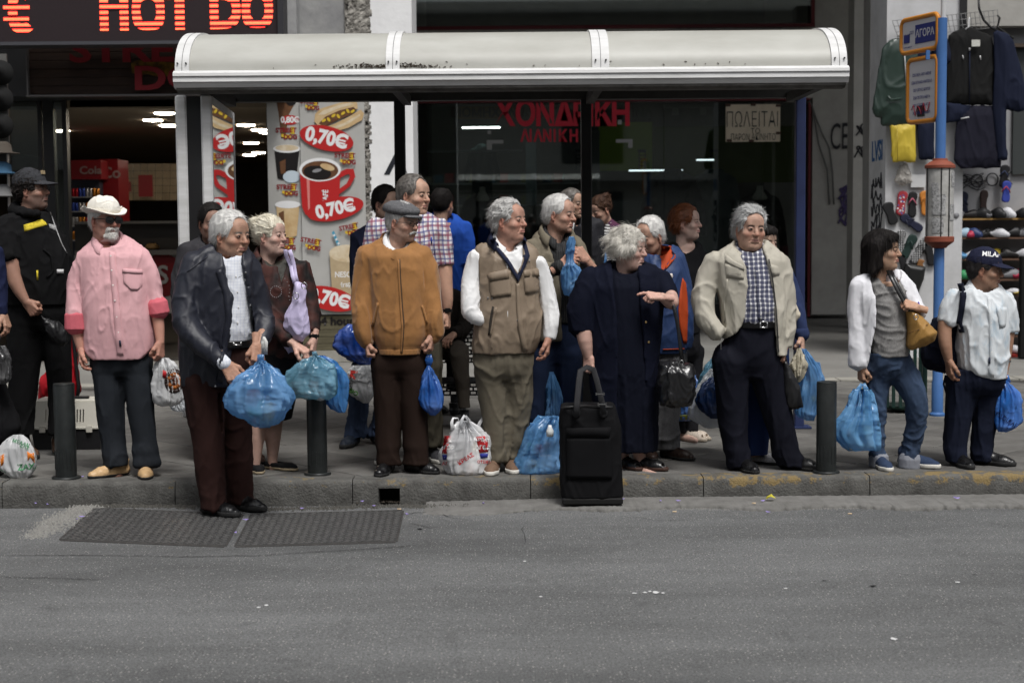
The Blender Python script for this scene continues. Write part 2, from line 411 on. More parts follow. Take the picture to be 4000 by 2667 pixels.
# ------------------------------------------------------------ heads
HEADC={}
def sstep(a,b,x):t=np.clip((x-a)/(b-a),0,1);return t*t*(3-2*t)
def head_mesh(skin=(.42,.25,.17),age=.6,jaw=1.0,nose=1.0,fat=.3,fem=0,brow=(.3,.28,.26),browy=1.0,stubble=0,beard=None,lip=(.33,.13,.11),pout=0,asia=0,h=.0031,eyes_open=1.25):
 brow=tuple(q*.62 for q in brow)
 s=SDF((-.1,-.115,-.19),(.1,.14,.14),h)
 s.ell((0,-.012,.04),(.0745,.096,.088),0)
 s.ell((0,.02,.012),(.066,.072,.082),.03)
 s.ell((0,.028,-.04),(.058+.006*fat,.062,.062),.03)
 s.ell((0,.033,-.072),(.043*jaw+.01*fat,.05,.036),.025)
 s.ell((0,.076,-.097),(.019*jaw+.004,.016,.016),.022)
 for q in(-1,1):
  s.cone((q*.056,-.012,-.045),(q*.036*jaw,.045,-.088),.016+.006*fat,.014+.006*fat,.025)
  s.ell((q*.04,.062,-.026),(.025+.008*fat,.024+.004*fat,.024),.018)
  s.ell((q*.034,.052,-.062),(.022,.024,.03),.02)
 if fat>.4:s.ell((0,.03,-.105),(.05,.045,.026),.03)
 s.cone((-.034,.078,.026),(.034,.078,.026),.0125-.003*fem,.0125-.003*fem,.014)
 s.ell((0,.07,.05),(.05,.024,.035),.02)
 for q in(-1,1):
  s.ell((q*.031,.102,.008),(.018,.0155,.0125),.013,'-')
  s.ell((q*.031,.0835,.0065),(.0155,.0145,.0125),.005)
  s.ell((q*.0315,.0995,.0050),(.0125,.0100,.0031*eyes_open),.0015,'-')
 L=nose
 s.cone((0,.086,.02),(0,.1085+.006*(L-1),-.02),.0075,.0105,.012)
 s.ell((0,.108+.012*(L-1),-.027),(.0125+.003*(L-1)+.002*asia,.0125,.0105),.008)
 for q in(-1,1):
  s.ell((q*.0125,.097,-.03),(.0085,.0105,.008),.006)
  s.ell((q*.006,.106,-.0375),(.0035,.006,.004),.003,'-')
 s.ell((0,.072,-.06),(.031,.0265,.024),.014)
 y0=.0975+.006*pout
 for q in(-1,1):
  s.cone((0,y0,-.0555),(q*.0215*(1-.35*pout),.0865,-.0585),.0052+.001*fem,.003,.004)
  s.cone((0,y0-.0015,-.066),(q*.019*(1-.3*pout),.0865,-.0625),.006+.001*fem,.003,.004)
  s.cone((q*.001,y0+.006,-.0605),(q*.023*(1-.3*pout),.0895,-.061),.0022,.0016,.002,'-')
  s.cone((q*.018,.099,-.032),(q*.031,.083,-.066),.003+.0015*age,.0022+.001*age,.008,'-')
  s.cone((q*.017,.090,-.078),(q*.0,.094,-.0795),.0025,.003,.006,'-')
 for q in(-1,1):
  rm=Matrix.Rotation(q*R(-18),4,'Z')@Matrix.Rotation(R(-12),4,'X')
  s.ell((q*.0775,-.006,-.006),(.0085,.0185,.0315),.006,'+',rm)
  s.ell((q*.0865,-.001,-.002),(.0065,.0105,.019),.004,'-',rm)
  s.ell((q*.078,-.001,-.033),(.006,.0085,.008),.006)
 nr=.052+.008*fat-.007*fem
 s.cone((0,-.022,-.06),(0,-.032,-.2),nr,nr+.004,.03)
 if age>.5:
  s.cone((0,.045,-.09),(0,.005,-.15),.012,.008,.02)
  for q in(-1,1):s.cone((q*.013,.03,-.12),(q*.016,.01,-.17),.0025,.002,.006,'-')
 V,F=s.mesh();V=relax(V,F,1,.35)
 x,y,z=V[:,0],V[:,1],V[:,2];ax=np.abs(x);sk=np.array(skin)
 sk=sk*.90;c=np.tile(sk,(len(V),1));n1=lattice_noise(V*55,3)[:,None];n2=lattice_noise(V*170,9)[:,None];n3=lattice_noise(V*24,12)[:,None]
 c=c*(1+.14*n1+.09*n2*age+.12*n3)
 def blend(m,col,a=1.0):
  nonlocal c;m=(m*a)[:,None];c=c*(1-m)+np.array(col)*m
 g=lambda cx,cy,cz,r:np.exp(-(((ax-cx)**2+(y-cy)**2+(z-cz)**2)/r**2))
 red=sk*np.array((1.08,.72,.66))
 blend(g(.04,.085,-.028,.022),red,.55);blend(g(0,.118,-.028,.016),red,.65);blend(np.exp(-((ax-.082)**2/.012**2))*(y<.03),red,.55)
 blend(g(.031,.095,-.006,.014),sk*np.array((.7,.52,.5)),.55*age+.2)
 if age>.5:blend((lattice_noise(V*80,44)>.66)*1.0,sk*np.array((.62,.5,.45)),.45)
 lipm=sstep(.0085,.004,np.abs(z+.0605)-.001)*sstep(.026,.019,ax)*(y>.084);blend(lipm,lip,.8)
 blend(sstep(.0016,.0,np.abs(z+.0605+.0008))*sstep(.025,.02,ax)*(y>.083),np.array(lip)*.25,.8)
 if age>.4:
  for zz in(.045,.057,.068):blend(np.exp(-((z-zz-.002*np.sin(x*90))/.0013)**2)*(y>.06)*(ax<.036),sk*.62,.5*age)
  blend(np.exp(-((z+.010+.15*(ax-.03))/.0022)**2)*(y>.07)*(ax>.016)*(ax<.042),sk*np.array((.6,.5,.5)),.2)
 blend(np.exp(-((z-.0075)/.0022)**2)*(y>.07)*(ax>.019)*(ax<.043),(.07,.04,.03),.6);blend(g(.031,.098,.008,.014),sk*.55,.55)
 bm=sstep(.0070*browy,.0035*browy,np.abs(z-.0215-.004*np.cos((ax-.03)*60)+.0025))*sstep(.01,.014,ax)*sstep(.052,.044,ax)*(y>.05)
 blend(bm*(.8+.2*n2[:,0]),brow,.95)
 if stubble:
  st=sstep(-.03,-.05,z-.25*(.07-y)*(y<.07))*(z>-.125)*(y>-.02)*sstep(-.04,.03,y);st=np.maximum(st,0)*(1-lipm)
  blend(st,np.array(brow)*.8+.02,stubble)
 if beard:
  bd=sstep(-.052,-.066,z)*(ax<.045)*(y>.02)*(z>-.13);blend(bd*(1-lipm),beard,.8)
 return V,F,np.clip(c,0,1)
def ribbons(V,N,n,flow,L=.04,w=.0022,lift=.15,seed=0,seg=4,curl=0.0,gravity=0.0):
 rg=np.random.default_rng(seed);i=rg.integers(0,len(V),n);p=V[i]+N[i]*.001;nn=N[i];f=flow(p)
 f=f+rg.normal(0,.22,f.shape);t=f-nn*(f*nn).sum(1,keepdims=True);t/=np.linalg.norm(t,axis=1,keepdims=True)+1e-9
 b=np.cross(nn,t);Ls=L*rg.uniform(.5,1.3,(n,1))/seg;ws=w*rg.uniform(.6,1.4,(n,1));lf=lift*rg.uniform(0,1.6,(n,1));cu=rg.normal(0,1,(n,1))*curl
 rows=[];q=p.copy();d=t+nn*lf
 for k in range(seg+1):
  k_=1-(k/seg)**2*.9;rows.append(q-b*ws*k_);rows.append(q+b*ws*k_)
  d=d+b*cu-nn*lf*.45;d[:,2]-=gravity;d/=np.linalg.norm(d,axis=1,keepdims=True);q=q+d*Ls
 VV=np.stack(rows,1).reshape(-1,3);m=(seg+1)*2;base=np.arange(n)[:,None]*m
 F=np.concatenate([base+np.array([[2*k,2*k+1,2*k+3,2*k+2]])for k in range(seg)])
 return VV.astype(np.float32),F.astype(np.int32)
def hair_mesh(style='short',seed=1,vol=1.0,front=0.0,bald=0,h=.0036,n=900):
 """front: how far the hairline has moved back (m)"""
 s=SDF((-.15,-.2,-.25),(.15,.13,.21),h);o=.010*vol;e0=None
 s.ell((0,-.014,.04),(.0755+o,.098+o,.090+o),0)
 if style in('short','wavy','curly'):
  s.ell((0,-.045,-.005),(.068+o*.7,.065+o*.6,.07),.02)
 if style=='short' or style=='wavy' or style=='curly':
  s.ell((0,.105+.0,.0),(.082,.080,.088-front*.2),.008,'-')
  s.ell((0,.115,.07),(.062,.072+front,.035+front*1.0),.012,'-')
  for q in(-1,1):s.ell((q*.088,.012,-.022),(.03,.034,.04),.006,'-');s.ell((q*.075,.05,-.05),(.05,.05,.05),.01,'-')
  s.ell((0,-.04,-.16),(.12,.14,.083),.012,'-');s.ell((0,.06,-.12),(.12,.1,.1),.01,'-')
  if bald:s.ell((0,.0,.135),(.05*bald,.075*bald,.045),.01,'-')
 if style=='bob':
  for q in(-1,1):
   s.cone((q*.062,-.03,.04),(q*.072,-.04,-.11),.046,.036,.03);s.cone((q*.08,-.005,.02),(q*.078,-.0,-.09),.02,.022,.02)
  s.cone((0,-.07,.04),(0,-.085,-.12),.062,.055,.03);s.ell((0,.06,.085),(.068,.04,.035),.02)
  s.ell((0,.10,-.028),(.063,.075,.080),.006,'-');s.ell((0,.06,-.15),(.06,.12,.1),.01,'-')
 if style=='short' and False:pass
 if style=='puff':
  for k in range(26):
   a=random.uniform(0,6.28);b_=random.uniform(-.55,1.3);rr=.094;p=(math.cos(a)*math.cos(b_)*rr*.92,-.02+math.sin(a)*math.cos(b_)*rr*1.1,.03+math.sin(b_)*rr)
   s.ell(p,(random.uniform(.026,.036),)*3,.012)
  s.ell((0,.118,-.022),(.075,.085,.078),.006,'-');s.ell((0,.05,-.14),(.1,.12,.085),.01,'-')
 if style=='updo':
  s.ell((0,-.075,.075),(.055,.052,.05),.014);s.ell((.01,-.105,.095),(.036,.034,.034),.01);s.ell((-.03,-.06,.11),(.035,.04,.03),.01)
  s.ell((0,.105,-.005),(.080,.078,.082),.008,'-');s.ell((0,-.03,-.15),(.12,.14,.085),.012,'-');s.ell((0,.06,-.1),(.12,.085,.1),.01,'-')
  for q in(-1,1):s.ell((q*.09,.01,-.02),(.028,.026,.04),.006,'-')
 V,F=s.mesh()
 am={'short':.0028,'wavy':.008,'curly':.01,'bob':.004,'puff':.005,'updo':.007}[style]
 sc={'short':(50,16,16),'wavy':(38,14,20),'curly':(45,45,45),'bob':(70,70,9),'puff':(40,40,40),'updo':(45,18,22)}[style]
 V=folds(V,F,am,1.0,seed,sc);N=vnormals(V,F)
 fl={'short':lambda p:np.stack([p[:,0]*3,-1+0*p[:,0],-.5-4*(.06-p[:,2])],1),'wavy':lambda p:np.stack([.45+p[:,0]*4,-.55+0*p[:,0],-.45-4*(.06-p[:,2])],1),'curly':lambda p:lattice3(p*20,seed),'puff':lambda p:lattice3(p*11,seed)*.8+np.stack([p[:,0]*5,-.4+0*p[:,0],-.8+0*p[:,0]],1),'bob':lambda p:np.stack([p[:,0]*2,p[:,1]*1.5,-1+0*p[:,0]],1),'updo':lambda p:np.stack([-p[:,0]*2,-1+0*p[:,0],.35+0*p[:,0]],1)}[style]
 if style in('bob','puff'):L,lf,cu=.055,.06,.06
 else:L,lf,cu=.038,.10,.07
 if style=='curly':L,lf,cu=.03,.5,.5
 if style=='puff':L,lf,cu=.06,.16,.28
 V2,F2=ribbons(V,N,int(n*1.7),fl,L*(.8+.2*vol),{'bob':.0013,'puff':.0008}.get(style,.0010),lf,seed,curl=cu,gravity=.05)
 return np.concatenate([V,V2]),np.concatenate([F,F2+len(V)])
def lattice3(p,seed):return np.stack([lattice_noise(p,seed+21),lattice_noise(p,seed+22),lattice_noise(p,seed+23)],1)
# ------------------------------------------------------------ hands and shoes
HANDS={}
def hand_mesh(kind):
 if kind in HANDS:return HANDS[kind]
 s=SDF((-.07,-.07,-.04),(.2,.085,.1),.0028)
 ys=(.031,.0105,-.0105,-.030);Ls=(.070,.078,.072,.057)
 curl={'relax':[(22,34,20),(28,38,22),(32,42,24),(36,46,26)],'fist':[(72,92,55),(76,94,55),(78,94,55),(80,92,55)],'hook':[(52,82,38),(58,84,38),(60,84,38),(62,82,36)],'point':[(8,14,8),(60,88,45),(70,90,50),(75,90,50)],'pinch':[(48,46,22),(42,58,30),(58,68,34),(66,72,34)]}[kind]
 s.cone((-.075,0,0),(.006,0,0),.0245,.0235,0,flat=(1,1.08,.86))
 for y,L,cu in zip(ys,Ls,curl):
  b=np.array((.088-.006*abs(y/.03)**2-(.004 if y<-.02 else 0),y,0.0));s.cone((.004,y*.55,0),b,.0155,.0115,.012)
  a=0;p=b.copy();r=.0098 if y>-.02 else.0086
  for j,(fr,rr)in enumerate(zip((.46,.3,.24),(.0,.0008,.0018))):
   a+=R(cu[j]);q=p+np.array((math.cos(a),-y*.12*(1 if j==0 else 0),math.sin(a)))*L*fr;s.cone(p,q,r-rr,r-rr-.0009,.0035 if j else.006);p=q
   s.ell(p,(r-rr+.0003,)*3,.003)if j<2 else None
 th={'relax':[(.018,.026,.006),(.048,.050,.014),(.076,.056,.026),(.094,.052,.036)],'fist':[(.018,.026,.008),(.050,.047,.024),(.066,.034,.046),(.066,.012,.052)],'hook':[(.018,.026,.008),(.048,.050,.020),(.070,.046,.040),(.080,.034,.052)],'point':[(.018,.026,.008),(.05,.05,.022),(.074,.04,.04),(.082,.022,.046)],'pinch':[(.018,.026,.008),(.05,.052,.024),(.078,.05,.044),(.098,.04,.056)]}[kind]
 rr=(.017,.0125,.0108,.009)
 for j in range(3):s.cone(th[j],th[j+1],rr[j],rr[j+1],.008 if j else.012)
 V,F=s.mesh();n=lattice_noise(V*70,5);c=np.ones((len(V),3))*(1+.12*n)[:,None]
 c[:,1]*=1-.10*sstep(.06,.16,V[:,0]);c[:,2]*=1-.12*sstep(.06,.16,V[:,0])
 V=folds(V,F,.0012,60,4);HANDS[kind]=(V,F,c);return HANDS[kind]
SHOES={}
def shoe_mesh(kind):
 """sole on z=0, toe towards +y, ankle over the origin; returns upper, sole"""
 if kind in SHOES:return SHOES[kind]
 def last(s,g=0,top=True):
  s.cone((0,-.045,.032),(.0,.03,.036),.032+g,.034+g,0);s.cone((0,.03,.036),(.004,.115,.02),.034+g,.040+g,.03);s.cone((.004,.115,.02),(.006,.168,.014),.040+g,.030+g,.03)
 s=SDF((-.06,-.1,-.002),(.06,.21,.14),.004)
 if kind=='flat':
  last(s);s.ell((0,.015,.062),(.030,.062,.040),.006,'-');s.d=smax(s.d,(s.ax[2]-.052)[None,None,:]+0*s.d,.008)
 elif kind=='sandal':
  last(s,.001);s.ell((0,-.02,.045),(.028,.055,.05),.006,'-');s.ell((.004,.185,.03),(.026,.04,.022),.004,'-');s.ell((.0,.06,.058),(.016,.03,.016),.004,'-')
 else:
  last(s);s.cone((0,-.028,.045),(0,-.034,.10),.037,.040,.02);s.cone((0,.03,.05),(0,.075,.048),.024,.02,.025)
  if kind=='sneaker':s.cone((0,.02,.066),(0,.06,.056),.018,.016,.02)
 s.d=smax(s.d,(.012-s.ax[2])[None,None,:]+0*s.d,.002)
 if kind!='sneaker' and kind!='flat' and kind!='sandal':s.d=smax(s.d,(s.ax[2]-.105)[None,None,:]+0*s.d,.004)
 V,F=s.mesh();V=folds(V,F,.002,28,9)
 t=SDF((-.06,-.1,-.01),(.06,.22,.06),.004);last(t,.0035);th={'sneaker':.027,'flat':.018,'sandal':.022}.get(kind,.017)
 z=t.ax[2][None,None,:];t.d=smax(np.maximum(t.d,z-th),-z+.0,.002)
 V2,F2=t.mesh();SHOES[kind]=(V,F,V2,F2);return SHOES[kind]
# ------------------------------------------------------------ a figure
SKIN=None
class Fig:
 def __init__(s,o,Y,u,label,group='people waiting at the bus stop',gz=None,seed=0,name='person'):
  s.o=o;s.Y=Y;s.k=Y/FPX;s.seed=seed;s.gz=PAVE if gz is None else gz
  b=s.W(u,1200);s.root=empty(name,(b.x,Y,s.gz),label,'person',group)
  s.bvh={};s.bodyparts=[];s.eyes=None
 def W(s,u,v,dy=0):return P(u+s.o[0],v+s.o[1],s.Y+dy)
 def pts(s,L):return[tuple(s.W(p[0],p[1],p[2]))+(p[3]*s.k,)for p in L]
 def lv(s,L,ins=0,ry0=None):
  out=[]
  for r in L:
   v,a,b,ry=r[:4];dy=r[4]if len(r)>4 else 0
   if getattr(s,'vtop',None)is not None and v<s.vtop+90:t=max(0,(v-s.vtop)/90);ry=ry*(.70+.30*t);dy=dy+.035*(1-t)
   A,B=s.W(a,v,dy),s.W(b,v,dy);w_=.968 if getattr(s,'vtop',None)is not None else 1;out.append(((A.z+B.z)/2,(A.x+B.x)/2,s.Y+dy,max(.01,(B.x-A.x)/2*w_-ins),max(.01,ry*s.k*(.88 if w_<1 else 1)-ins)))
  return out
 def solid(s,lofts=(),tubes=(),cuts=(),res=.009,k=.014,ins=0,extra=None,e=2.3,body=False,zmin=None,zmax=None):
  """lofts: rows (v,uL,uR,ry_px[,dy_m]); tubes: (points(u,v,dy,r_px), flat_end)"""
  LL=[s.lv(l,ins)for l in lofts];TT=[([q[:3]+(q[3]*(.94 if len(lofts)and t[1]else 1),)for q in s.pts(t[0])],t[1])for t in tubes]
  lo=[9e9]*3;hi=[-9e9]*3
  for l in LL:
   for z,cx,cy,rx,ry in l:
    for i,(a,b)in enumerate(((cx-rx,cx+rx),(cy-ry,cy+ry),(z,z))):lo[i]=min(lo[i],a);hi[i]=max(hi[i],b)
  for t,_ in TT:
   for p in t:
    for i in range(3):lo[i]=min(lo[i],p[i]-p[3]);hi[i]=max(hi[i],p[i]+p[3])
  g=SDF(np.array(lo)-.015,np.array(hi)+.015,res)
  for l in LL:g.loft(l,k,e=e)
  for t,fl in TT:g.tube([p[:3]+(max(.006,p[3]-ins*.8),)for p in t],k if len(LL)else.015,fl)
  if extra:extra(g)
  if zmin is not None:g.d=smax(g.d,(zmin-g.ax[2])[None,None,:]+0*g.d,.003)
  if zmax is not None:g.d=smax(g.d,(g.ax[2]-zmax)[None,None,:]+0*g.d,.003)
  for c in cuts:
   dyc=c.get('dy',-.12);pp=[s.W(p[0],p[1],dyc)for p in c['p']];g.poly_cut([(p.x,p.z)for p in pp],s.Y+c.get('y0',-1),s.Y+c.get('y1',-.02))
  return g.mesh()
 def garment(s,name,m,lofts=(),tubes=(),cuts=(),res=.009,k=.014,fold=(.008,9),ins=0,aniso=(1,1,.45),colf=None,e=2.3,extra=None,mask=None,zmin=None,label=None,zmax=None,neck=1.0):
  ex=extra
  if lofts and hasattr(s,'HM')and neck:
   if getattr(s,'topx',None)is None:q0=lofts[0][0];s.topx=s.W((q0[1]+q0[2])/2,q0[0]).x
   r_,dp,up=neck if isinstance(neck,tuple)else(.078*neck,.105*neck,0.0)
   c0,ya=s.neckbase()
   def ex(g,e0=extra):
    if e0:e0(g)
    X,Y,Z=g.ax[0][:,None,None]-c0 .x,g.ax[1][None,:,None]-c0 .y,g.ax[2][None,None,:]-c0 .z
    x,y=X*math.cos(ya)+Y*math.sin(ya),-X*math.sin(ya)+Y*math.cos(ya);rd=np.sqrt(x*x+y*y)+1e-6;f=.5-.5*y/rd
    zt=up+.012*(1-f)-dp*f*f-.016;rr=r_+.016*f;g.d=smax(g.d,-np.maximum(rd-rr,zt-Z).astype(np.float32),.006).astype(np.float32)
  V,F=s.solid(lofts,tubes,cuts,res,k,ins,ex,e,zmin=zmin,zmax=zmax)
  if fold:
   zb=V[:,2].min();mk=lambda V:(.4+.6*np.clip((V[:,2]-zb)/.07,0,1))*(mask(V)if mask is not None else 1)
   V=folds(V,F,fold[0],fold[1],s.seed+len(s.bvh)*3,aniso,mask=mk);V=folds(V,F,fold[0]*.2,fold[1]*2.3,s.seed+40,(1,1,.5),mask=mk,sharp=.3)
  o=mesh_np(name,V,F,m,s.root,col=colf(V)if colf else None)
  if label:o['label']=label
  s.bvh[name]=(V,F);return o
 def trousers(s,m,pelvis,lg,rg_,hem,fold=(.0075,7),aniso=(1,1,.33),name='trousers',crease=True):
  vt,a,b,ry,cr=pelvis;d=cr-vt
  rows=[(vt,a,b,ry*.92),(vt+d*.45,a-2,b+2,ry*.92),(vt+d*.8,a+6,b-6,ry*.80),(cr,a+26,b-26,ry*.58)]
  z0=s.W(0,hem).z
  def mask(V):
   t=np.clip((z0+.16-V[:,2])/.16,0,1);return 1+1.1*t
  def groove(g):
   L=np.array(sorted(lg,key=lambda q:q[1]));Q=np.array(sorted(rg_,key=lambda q:q[1]));pr=None
   for v in np.linspace(cr+6,cr+260,12):
    at=lambda A,c:float(np.interp(v,A[:,1],A[:,c]));li,ri=at(L,0)+at(L,3),at(Q,0)-at(Q,3)
    if li<ri+12:continue
    r_=(at(L,3)+at(Q,3))/2*s.k;w=s.W((li+ri)/2,v,(at(L,2)+at(Q,2))/2);c=(w.x,w.y,w.z)
    if pr:
     for q in(-1,1):g.cone((pr[0],pr[1]+q*r_*.98,pr[2]),(c[0],c[1]+q*r_*.98,c[2]),.017,.017,.018,'-')
    pr=c
  V,F=s.solid([rows],[(lg,False),(rg_,False)],(),.009,.03,extra=groove,zmin=z0);V=folds(V,F,fold[0],fold[1],s.seed+31,aniso,mask=mask);V=folds(V,F,fold[0]*.18,fold[1]*2.3,s.seed+41,(1,1,.5),mask=mask,sharp=.3)
  t=sstep(z0+.22,z0+.02,V[:,2])*(lattice_noise(V*np.array((3,3,22)),s.seed)*.006);V=V+vnormals(V,F)*t[:,None]
  o=mesh_np(name,V,F,m,s.root);s.bvh[name]=(V,F);return o
 def torso_body(s,lv,arms=(),legs=(),res=.012,ins=.03):
  """skin under the clothes, one surface with the bare parts"""
  s.body([[(r[0],r[1]+ins*1.4/s.k,r[2]-ins*1.4/s.k,r[3]-ins/s.k)for r in lv]],[(a,False)for a in arms]+[([(p[0],p[1],p[2],p[3]*.5)for p in l[:-2]],False)for l in legs],res=res)
 def collar(s,m,u,v,dy=0,r=.064,ry=None,gap=28,leaf=.034,tip=.062,rise=.028,flare=.018,yaw=0,stand=.0,name='collar',dip=0,lift=.0,vee=.105,on=None):
  """a folded collar round the neck centre u,v"""
  c,yaw=s.neckbase();ry=ry or r*1.08;n=32;rows=[[],[],[],[],[]];th0=R(gap)
  for i in range(n+1):
   a=th0+(2*math.pi-2*th0)*i/n;f=.5+.5*math.cos(a);ft=f**3;ca,sa=-math.cos(a),math.sin(a);r_=r+.016*f
   top=.014*(1-f)-vee*f*f+lift;lf=leaf+(tip-leaf)*max(0,(f-.72)/.28)**1.5;w=1.0+.10*math.sin(i*2.1)
   for k,(rr,zz)in enumerate(((r_-.003,top-leaf-.014),(r_-.002,top-.004),(r_+.002,top),(r_+.006+flare*.35,top-.008),(r_+.010+flare*w+.022*ft,top-lf))):
    x,y=sa*rr,ca*rr*1.06
    xx=x*math.cos(yaw)-y*math.sin(yaw);yy=x*math.sin(yaw)+y*math.cos(yaw)
    rows[k].append((c.x+xx,c.y+yy,c.z+zz))
  b=MB();b.ring(rows,False,False);rin=[[(p[0]*.97+c.x*.03,p[1]*.97+c.y*.03,p[2])for p in rows[4]],rows[4]];b.ring(rin,False,False)
  o=b.build(name,m,s.root,True);md=o.modifiers.new('thick','SOLIDIFY');md.thickness=.0025;return o
 def zip(s,on,pts_,m,w=4,off=.006):return s.strip('zip',m,on,[(p[0]-w/2,p[1])for p in pts_],[(p[0]+w/2,p[1])for p in pts_],2,off)
 def belt(s,row,m,h=30,buckle=None,ry_add=4):
  v,a,b,ry=row;V,F=s.solid([[(v,a,b,ry+ry_add),(v+h,a,b,ry+ry_add)]],res=.006,e=2.2);o=mesh_np('belt',V,F,m,s.root);s.bvh['belt']=(V,F)
  if buckle:
   u0,v0,u1,v1=buckle;T=s.tree(['belt'])
   for A,B in(([(u0,v0),(u1,v0)],[(u0,v0+5),(u1,v0+5)]),([(u0,v1-5),(u1,v1-5)],[(u0,v1),(u1,v1)]),([(u0,v0),(u0,v1)],[(u0+5,v0),(u0+5,v1)]),([(u1-5,v0),(u1-5,v1)],[(u1,v0),(u1,v1)])):s.strip('buckle',M_STEEL,T,A,B,2,.006,o)
 def tree(s,names):
  vs=[];fs=[];b=0
  for n in names:
   V,F=s.bvh[n];vs.append(V);fs.append(F+b);b+=len(V)
  V=np.concatenate(vs);F=np.concatenate(fs);return BVHTree.FromPolygons(V.tolist(),F.tolist())
 def strip(s,name,m,on,A,B,nu=3,off=.004,parent=None,mbuild=None,smooth=True,lift=None):
  """a piece of cloth lying on the figure between two outlines A and B (pixels)"""
  T=on if isinstance(on,BVHTree)else s.tree(on);n=max(len(A),len(B))
  def resamp(L,n):
   L=np.array(L,float);d=np.r_[0,np.cumsum(np.hypot(*np.diff(L,axis=0).T))];t=np.linspace(0,d[-1],n);return np.stack([np.interp(t,d,L[:,i])for i in(0,1)],1)
  d=max(np.hypot(*np.diff(np.array(L,float),axis=0).T).sum()for L in(A,B));n=int(max(3,min(40,d/12)));a,b=resamp(A,n),resamp(B,n);rows=[];last=s.Y-.15
  org=_C
  for i in range(n):
   row=[]
   for j in range(nu):
    u,v=a[i]+(b[i]-a[i])*j/(nu-1);dr=ray(u+s.o[0],v+s.o[1]).normalized();h=T.ray_cast(org,dr)
    if h[0]is None:q=P(u+s.o[0],v+s.o[1],last)
    else:q=h[0];last=q.y
    of=off if lift is None else off+lift*(i/(n-1))
    row.append(q-dr*of)
   rows.append(row)
  V=[tuple(p)for r in rows for p in r];back=[tuple(Vector(p)+Vector((0,.006,0)))for p in V];N=len(V);F=[]
  for i in range(n-1):
   for j in range(nu-1):q=i*nu+j;F.append((q,q+1,q+nu+1,q+nu))
  edge=[(j)for j in range(nu)]+[(i+1)*nu+nu-1 for i in range(n-1)]+[(n-1)*nu+j for j in range(nu-2,-1,-1)]+[i*nu for i in range(n-2,0,-1)]
  for q in range(len(edge)):a_,b_=edge[q],edge[(q+1)%len(edge)];F.append((b_,a_,a_+N,b_+N))
  return mesh_np(name,np.array(V+back),F,m,parent or s.root,smooth)
 def button(s,pts_,on,m,r=.0055,name='button'):
  T=s.tree(on)if not isinstance(on,BVHTree)else on
  for(u,v)in pts_:
   dr=ray(u+s.o[0],v+s.o[1]).normalized();h=T.ray_cast(_C,dr);q=(h[0]if h[0]is not None else s.W(u,v,-.15))
   b=MB();b.lathe((q.x,q.y-.006,q.z),[(r*.6,0),(r,.001),(r,.003),(r*.5,.008)],10,'y');b.build(name,m,s.root,'auto')
 def head(s,u,v,H,yaw,pitch=0,tilt=0,dy=0,hair=None,haircol=None,hat=None,glasses=None,seed=None,eye=(.06,.035,.02),eyesvis=True,neckmesh=None,**kw):
  """u,v: the point between the ears; H: chin to crown in metres"""
  H=H*1.055;sc=H/.245;s.yawr=R(yaw);s.hp=s.W(u,v,dy);s.hsc=sc
  s.HM=Matrix.Translation(s.hp)@Matrix.Rotation(math.pi+R(yaw),4,'Z')@Matrix.Rotation(R(tilt),4,'Y')@Matrix.Rotation(-R(pitch),4,'X')@Matrix.Scale(sc,4)
  V,F,c=head_mesh(**kw);s.bodyparts.append((s.tr(V),F,c));s.skin=np.array(kw.get('skin',(.42,.25,.17)))
  if eyesvis:
   for q in(-1,1):
    b=MB();c0=np.array((q*.031,.0850,.006));rows=[]
    n=12
    for i in range(9):
     th=R(i*13);rr=.0118*math.sin(th);yy=.0118*math.cos(th);rows.append([tuple(c0+np.array((rr*math.cos(a*2*math.pi/n),yy,rr*math.sin(a*2*math.pi/n))))for a in range(n)])
    b.ring(rows[1:],True,True);fcs=[]
    mi=[0]*0
    for k in range(7):mi+=[1 if k<2 else 0]*n
    mi+=[1,0]
    b.v=[tuple(s.HM@Vector(p))for p in b.v]
    mesh_np('eye',b.v,b.f,None,s.root,True,mats=[mat('eye_white',(.55,.50,.46),.15,spec=.6),mat('iris_dark',(.025,.015,.01),.1,spec=.7)],fm=mi)
  if hair:
   st,vol,fr,bald,n=(tuple(hair)+(1.0,0,0,900)[len(hair)-1:])[:5]
   V,F=hair_mesh(st,(seed or s.seed)+1,vol,fr,bald,n=n);s.hairV=s.tr(V)
   mesh_np('hair',s.hairV,F,haircol,s.root)
 def neckbase(s):
  c=s.HM@Vector((0,-.025,0));tx=getattr(s,'topx',None);return Vector((c.x if tx is None else c.x*.3+tx*.7,c.y,s.hp.z-.066*s.hsc)),s.yawr*.28
 def tr(s,V):M=np.array(s.HM);return(V@M[:3,:3].T+M[:3,3]).astype(np.float32)
 def headpart(s,name,V,F,m,smooth=True):return mesh_np(name,s.tr(np.asarray(V,np.float32)),F,m,s.root,smooth)
 def hand(s,u,v,dy,d,n,t,kind='relax',size=1.0,tint=1.0):
  """wrist at u,v; d finger direction, n palm direction, t thumb side (world vectors)"""
  V,F,c=hand_mesh(kind);d=Vector(d).normalized();n=Vector(n);n=(n-d*n.dot(d)).normalized();tt=n.cross(d)
  fl=tt.dot(Vector(t))<0;tt=-tt if fl else tt
  w=s.W(u,v,dy);M=np.array([[d.x,tt.x,n.x],[d.y,tt.y,n.y],[d.z,tt.z,n.z]])*size
  Vw=(V@M.T+np.array(w)).astype(np.float32);F2=F if not np.linalg.det(M)<0 else F[:,::-1]
  s.bodyparts.append((Vw,F2,np.clip(c*s.skin*np.array((1.0,.93,.9))*tint,0,1)));return w
